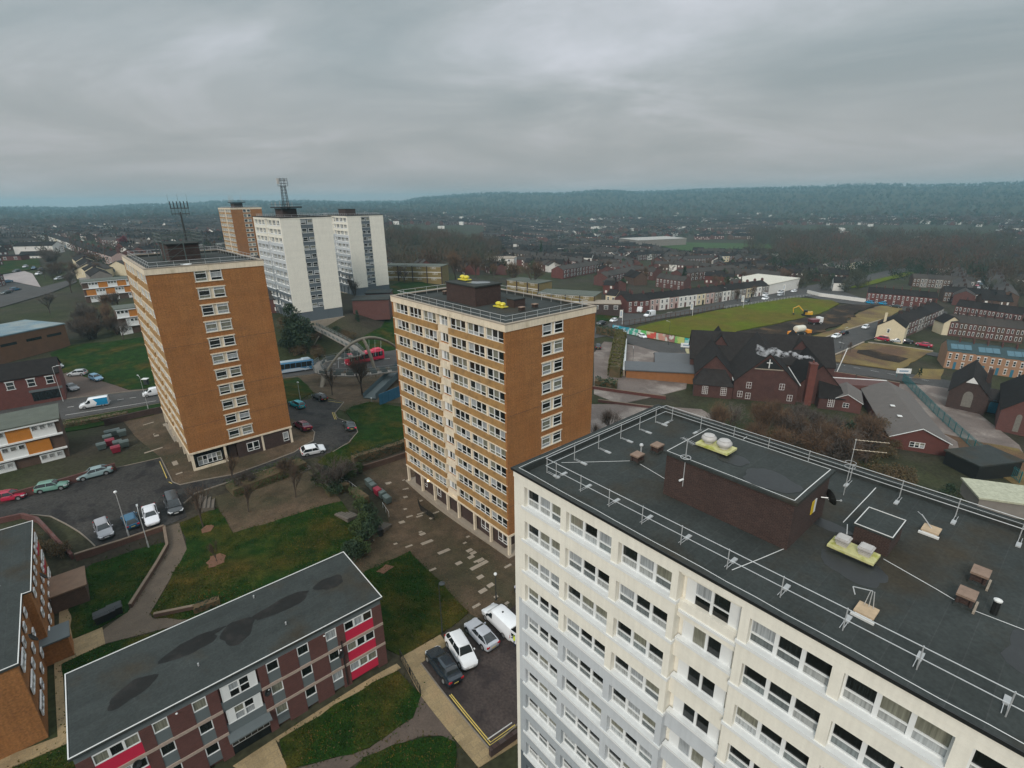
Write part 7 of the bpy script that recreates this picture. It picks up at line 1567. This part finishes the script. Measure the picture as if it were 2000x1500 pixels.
def tree(kind, px, Hs_, label, group=None, cat='tree', name=None, world=None):
    p = gp(*px) if world is None else (world[0], world[1], h(*world)); k = TP[kind]; me = k[TN[0] % len(k)]; TN[0] += 1
    base = {'oak': 10, 'thin': 6, 'shrub': 4, 'far': 9, 'grey': 9, 'red': 8, 'poplar': 11, 'ever': 7, 'cone': 9, 'bush': 2.4, 'farever': 7, 'scrub': 2.2}[kind]; s = Hs_ / base
    t = thing(name or ('bush' if kind in ('bush', 'scrub') else 'evergreen_tree' if kind in ('ever', 'cone', 'farever') else 'bare_tree'), label, cat, (p[0], p[1], p[2]), R.uniform(0, 6.28), group); t.scale = (s, s, s)
    ob('trunk', me[0], t); ob('crown', me[1], t); return t
for k, px, H_, lb in (('thin', (649, 772), 7.5, 'slender bare tree under the footbridge loop'), ('oak', (708, 771), 10, 'broad dark bare tree between the footbridge and the ramp'), ('thin', (486, 1000), 5, 'small bare tree at the middle of the patio'), ('thin', (578, 972), 6, 'thin bare tree near the right end of the patio'),
    ('thin', (397, 1030), 6.5, 'bare tree in the upper earth circle of the big lawn'), ('thin', (424, 1098), 3.2, 'young bare tree in the lower earth circle of the big lawn'), ('thin', (455, 945), 5, 'bare sapling at the left end of the hedge bank'), ('shrub', (655, 950), 5.2, 'spreading bare shrub beside the steps below the turning circle'),
    ('shrub', (560, 925), 3, 'bare shrub over the hedge bank, right part'), ('shrub', (480, 950), 2.6, 'bare shrub over the hedge bank, left part'), ('oak', (1192, 855), 6, 'bare young tree in the pale yard right of the middle tower'), ('thin', (1158, 870), 5, 'thin bare tree against the middle tower right edge'),
    ('grey', (1396, 850), 6, 'pale-limbed bare tree in front of the school left gable'), ('grey', (1424, 852), 7, 'second pale-limbed bare tree before the school'), ('poplar', (696, 596), 11, 'tall pale fastigiate tree against the second cream tower'), ('cone', (700, 640), 6, 'dark conifer on the bank below the second cream tower'),
    ('ever', (572, 648), 8, 'ivy-dark evergreen at the foot of the masted cream tower'), ('ever', (592, 690), 11, 'large dark evergreen left of the footbridge deck'), ('ever', (566, 690), 7, 'dark evergreen between the left tower and footbridge'), ('far', (790, 553), 9, 'round bare tree in front of the long maisonettes'), ('grey', (140, 572), 10, 'grey bare tree beside the pale car park, nearer'), ('grey', (98, 612), 8, 'grey bare tree on the verge below the pale car park'),
    ('grey', (100, 522), 11, 'tall grey bare tree in front of the white hillside building'), ('oak', (150, 545), 9, 'dark bare tree right of the upper car row'), ('red', (248, 492), 12, 'crimson-leaved tree at the end of the left hillside terrace'), ('cone', (1335, 556), 11, 'dark conifer among the maroon houses above the shop street'), ('cone', (1057, 505), 14, 'tall dark conifer in the distant suburb above the middle tower'),
    ('oak', (1005, 562), 14, 'big bare tree behind the middle tower plant room'), ('oak', (1040, 572), 16, 'widest bare tree behind the yellow brick blocks'), ('oak', (930, 545), 14, 'bare tree left of the white flat-roofed house'), ('oak', (890, 548), 15, 'bare tree at the end of the long maisonettes'), ('oak', (965, 548), 9, 'bare tree in front of the white flat-roofed house'),
    ('far', (1440, 590), 7, 'bare street tree on the shopping street, left'), ('far', (1470, 584), 7, 'bare street tree on the shopping street, right'), ('oak', (1255, 548), 9, 'brownish bare tree among the maroon houses'), ('cone', (1795, 738), 3.0, 'young yellowish tree on the wasteland corner'), ('ever', (1845, 990), 4, 'dark bush near the pale shed at the right edge'),
    ('thin', (1660, 690), 4, 'small bare tree on the wasteland'), ('far', (1690, 905), 8, 'brown bare tree above the near tower rail by the hall'), ('farever', (1650, 885), 6, 'evergreen patch among the bare trees behind the near tower')):
    tree(k, px, H_, lb)
# thicket behind the near tower, in front of the school
for i in range(34):
    u = R.uniform(1390, 1700); v = R.uniform(835, 925)
    if u < 1470 and v < 850: continue
    tree(R.choice(['oak', 'oak', 'shrub', 'oak']), (u, v), R.uniform(5, 9.0), 'leafless tree in the thicket between the near tower and the school', 'thicket trees')
for i in range(44): tree('scrub', (R.uniform(1380, 1760), R.uniform(850, 960)), R.uniform(1.5, 3.0), 'low brown scrub in the thicket behind the near tower', 'thicket scrub', 'bush')
for i in range(26): tree(R.choice(['scrub', 'bush', 'scrub', 'shrub']), (R.uniform(548, 700), R.uniform(640, 700)), R.uniform(1.6, 3.5), 'scrubby bush on the bank beside the footbridge', 'bushes on the road bank', 'bush')
for px in ((708, 1000), (722, 1012), (712, 1030), (728, 1035), (700, 1045), (718, 1055), (698, 1075), (692, 1092), (708, 1085), (684, 1085)): tree('bush', px, R.uniform(1.8, 2.4), 'dark green bush in the bed between big lawn and plaza', 'bushes between lawn and plaza', 'bush')
for px in ((640, 955), (655, 965), (625, 950), (668, 945), (682, 938), (640, 935), (700, 925)): tree('bush', px, R.uniform(1.5, 2.2), 'dark bush below the brick retaining wall by the steps', 'bushes by the steps', 'bush')
for px in ((60, 1065), (85, 1082), (120, 1085)): tree('scrub', px, 1.4, 'dull shrub in the bed beside the left edge flats', 'shrubs by the left flats', 'bush')
for i in range(30): tree(R.choice(['oak', 'shrub', 'grey', 'oak']), (R.uniform(150, 258), R.uniform(600, 668)), R.uniform(3, 8), 'bare tree or bush in the dark copse behind the brown hall', 'copse behind the hall')
for i in range(22): tree(R.choice(['oak', 'grey', 'shrub']), (R.uniform(85, 200), R.uniform(505, 560)), R.uniform(5, 9), 'bare tree beside the pale car park on the left', 'bare trees by the pale car park')
def hedge(pts, w, Hh, label, m=None, dens=60, sz=.22):
    P = [Vector(gp(*q)[:2]) for q in pts]; t = thing('hedge', label, 'hedge', (0, 0, 0)); C = []; core = MB()
    for a, b in zip(P, P[1:]):
        L_ = (b - a).length; d = (b - a) / L_; n = Vector((-d.y, d.x)); k = int(L_ * (w + 2 * Hh) * dens / 4); m_ = h(*((a + b) / 2)); q = max(1, int(L_ / 2))
        for i in range(q):
            c = a + (b - a) * ((i + .5) / q); core.obox((c.x, c.y, h(*c) - .3), L_ / q * 1.02, w * .8, Hh * .88 + .3, atan2(d.y, d.x))
        for _ in range(k):
            f = R.random(); u = R.choice((0, 1, 2)); y = R.uniform(-.5, .5) * w if u == 0 else (.5 if u == 1 else -.5) * w; z = Hh if u == 0 else R.uniform(0, Hh); c = a + (b - a) * f + n * y; z += m_ * 0
            C.append((c.x + R.uniform(-.1, .1), c.y + R.uniform(-.1, .1), z * (1 + .1 * sin(f * L_ * 2.1)) + R.uniform(-.08, .1)))
    C = np.array(C); C[:, 2] += Hs(C[:, 0], C[:, 1]); ob('foliage', slivers('foliage', C, rng.normal(size=C.shape), np.full(len(C), sz), np.full(len(C), sz * .8), m or M_HEDGE), t); core.build('branches', [M_SCRUB], t)
hedge([(450, 962), (520, 935), (592, 908)], 3.2, 1.0, 'clipped green hedge bank between the access road and the patio'); hedge([(690, 905), (740, 890), (792, 873)], 1.4, 1.5, 'dark hedge along the top of the retaining wall left of the middle tower', M_IVY)
hedge([(640, 968), (680, 955)], 1.6, 1.1, 'bright clipped hedge beside the curved steps'); hedge([(690, 962), (715, 985)], 1.6, 1.1, 'yellowish clipped hedge beside the grey bins')
hedge([(380, 1197), (430, 1178)], 1.0, .9, 'dark low hedge at the lawn edge beside the flats roof', M_IVY); hedge([(1166, 652), (1215, 660)], 2.5, 3.0, 'tall dark hedge right of the middle tower', M_IVY, 24, .4); hedge([(1212, 665), (1200, 738)], 3.5, 3.5, 'tall olive hedge between the yard and the pale wall', mat('olive hedge', (.075, .070, .012), .9, .3, .8), 24, .4)
hedge([(1162, 755), (1205, 760)], 3, 2.2, 'square dark green hedge by the ramp wall', M_IVY, 24, .4); hedge([(127, 835), (200, 822), (250, 812)], 1.8, 1.0, 'rough hedge on the verge above the bin yard')
# trees of the middle distance
def mid(n, az, ds, kinds, Hr, lb, g):
    c = 0; k = 0
    while c < n and k < n * 30:
        k += 1; a = R.uniform(*az); d = R.uniform(*ds); x = d * sin(a); y = d * cos(a); u, v = uv(x, y, h(x, y))
        if blocked(u, v) or not free(x, y, 2.5) or (1500 < u < 1700 and v < 700 and v > 560): continue
        tree(R.choice(kinds), None, R.uniform(*Hr), lb, g, world=(x, y)); c += 1
mid(60, (-.1, .45), (260, 520), ['far', 'far', 'far', 'farever'], (5, 9), 'garden tree among the terraces beyond the middle tower', 'garden trees, centre')
mid(55, (.38, .80), (200, 480), ['far', 'far', 'farever'], (4, 8), 'garden tree among the dark terraces on the right', 'garden trees, right')
mid(80, (-.80, -.36), (230, 620), ['far', 'grey', 'farever'], (5, 10), 'tree among the houses on the left hillside', 'garden trees, left')
# far woods: masses nobody could count
def mass(name, regions, size, mats, per=60, kind='stuff'):
    C = []; D = []; L_ = []; W_ = []; Mi = []
    for fn, n, Hh, mi in regions:
        pts = []
        while len(pts) < n:
            q = fn()
            if q is not None: pts.append(q)
        pts = np.array(pts); z = Hs(pts[:, 0], pts[:, 1]); dist = np.hypot(pts[:, 0], pts[:, 1])
        for (x, y), zz, dd in zip(pts, z, dist):
            s = Hh * rng.uniform(.55, 1.35); k = per; w = size * max(1, dd / 600); r = s * .42
            v = rng.normal(size=(k, 3)); v /= np.linalg.norm(v, axis=1, keepdims=True); v *= rng.random((k, 1)) ** .4
            C.append(np.stack([x + v[:, 0] * r, y + v[:, 1] * r, zz + s * .55 + v[:, 2] * s * .45], 1)); D.append(v * [1, 1, .6] + [0, 0, .7] + rng.normal(size=(k, 3)) * .3); L_.append(rng.uniform(.5, 1.2, k) * s * .25 * (1 if mi < 2 else .5)); W_.append(np.full(k, w if mi < 2 else w * 1.8)); Mi.append(np.full(k, mi))
    me = slivers(name, np.concatenate(C), np.concatenate(D), np.concatenate(L_), np.concatenate(W_), None, mats, np.concatenate(Mi)); o = ob(name, me); struct(o, kind)
def pxreg(u0, v0, u1, v1, z=0):
    def f():
        u = R.uniform(u0, u1); v = v0 + (v1 - v0) * R.random(); p = G(u, v, z); q = h(*p); p = G(u, v, q); return p
    return f
def polreg(a0, a1, d0, d1, dens=None, avoid=False):
    def f():
        a = R.uniform(a0, a1); d = sqrt(R.uniform(d0 ** 2, d1 ** 2)); x = d * sin(a); y = d * cos(a)
        if dens and dens(x, y) < R.random(): return None
        if avoid:
            u, v = uv(x, y, h(x, y))
            if blocked(u, v): return None
        return (x, y)
    return f
BR_ = [M_FARTWIG, M_TWIG, M_IVY, mat('reddish far wood', (.095, .042, .026), .95, .25, .02), mat('teal conifers', (.015, .035, .018), .9, .2, .05)]
clump = lambda x, y: .5 + .5 * sin(x / 90. + 1.3) * cos(y / 110.)
wf = lambda x, y: min(1, max(.05, .85 + .5 * sin(x / 47.) * cos(y / 61.) - .9 * max(0, abs(math.atan2(x, y) - (-.135 if x < 0 else .6)) / (.115 if x < 0 else .19) - .55)))
mass('wood', [(polreg(-.25, -.02, 290, 640, wf), 560, 12, 0), (polreg(-.24, -.05, 330, 560, wf), 50, 11, 2), (polreg(.42, .80, 430, 980, wf), 900, 14, 0), (polreg(.48, .74, 520, 860, wf), 190, 13, 3), (polreg(.45, .76, 410, 540), 130, 9, 2), (polreg(.50, .60, 330, 400), 50, 8, 0), (polreg(.74, .86, 380, 700, clump), 150, 9, 0)], .32, BR_, 75)
mass('distant_trees', [(polreg(-.85, .85, 330, 1500, clump, True), 2300, 8, 0), (polreg(-.85, .85, 330, 1400, clump, True), 800, 7, 2), (polreg(-.85, .85, 1300, 2400), 2600, 11, 0), (polreg(-.85, .85, 1300, 2800), 1600, 12, 4)], .45, BR_, 34)
HW_ = [mat('haze tinted woodland', (.022, .050, .050), .95, .25, .01), M_TWIG, mat('haze tinted trees', (.014, .038, .040), .95, .2, .01)]  # teal of distance haze put into the tree colours; the woods are green-brown
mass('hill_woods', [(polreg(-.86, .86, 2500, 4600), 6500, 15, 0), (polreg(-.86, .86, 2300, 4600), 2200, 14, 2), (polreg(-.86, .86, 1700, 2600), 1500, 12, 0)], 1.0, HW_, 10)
# ------------------------------------------------------------------ tufts and fallen leaves
def scatter(src, n, far, name, m, L0, W0, up, clusters=None):
    me = bpy.data.objects[src].data; C = np.array([(*p.center, p.area) for p in me.polygons if p.normal.z > .5]); d = np.hypot(C[:, 0], C[:, 1]); C = C[d < far]; w_ = C[:, 3] / C[:, 3].sum(); k = rng.choice(len(C), n, p=w_); s_ = np.sqrt(C[k, 3])
    P = C[k, :3] + rng.normal(size=(n, 3)) * s_[:, None] * [.6, .6, 0]; q = np.sin(P[:, 0] * .7) * np.cos(P[:, 1] * .6 + 1) + np.sin(P[:, 0] * .21 + P[:, 1] * .33); P = P[q > rng.uniform(-1.6, .9, n)]; n = len(P)
    P[:, 2] = Hs(P[:, 0], P[:, 1]) + (.12 if up else .10)
    D = rng.normal(size=(n, 3)) * [1, 1, 0] * .6 + [0, 0, 1.0 if up else .05]; struct(ob(name, slivers(name, P, D, rng.uniform(.6, 1.4, n) * L0, np.full(n, W0), m)), 'stuff')
scatter('lawn', 42000, 120, 'grass_tufts', mat('tuft green', (.022, .050, .006), .95, .4, .8, spec=.1, col2=(.09, .065, .012), sc2=.5, fac2=(.45, .62)), .16, .10, True)
scatter('lawn', 5000, 120, 'fallen_leaves', mat('dead leaves', (.12, .060, .022), .9, .4, 2), .10, .08, False)
scatter('paving', 9000, 130, 'paving_litter', mat('leaf litter', (.14, .09, .045), .9, .4, 2), .11, .07, False)
# ------------------------------------------------------------------ haze
zlo = -20
hb = MB(); hb.box(-6750, 6750, -6750, 6750, -60, 118); ho = hb.build('haze', [mat('haze air', (1, 1, 1))]); struct(ho, 'stuff')
HM = MATS['haze air']; N = HM.node_tree.nodes; L = HM.node_tree.links; N.remove(N['Principled BSDF']); pv = N.new('ShaderNodeVolumePrincipled'); pv.inputs['Density'].default_value = .00021; pv.inputs['Color'].default_value = (.44, .72, .84, 1); pv.inputs['Anisotropy'].default_value = .2
L.new(pv.outputs[0], N['Material Output'].inputs['Volume'])
print('faces', sum(len(o.data.polygons) for o in bpy.data.objects if o.type == 'MESH'), 'objects', len(bpy.data.objects))
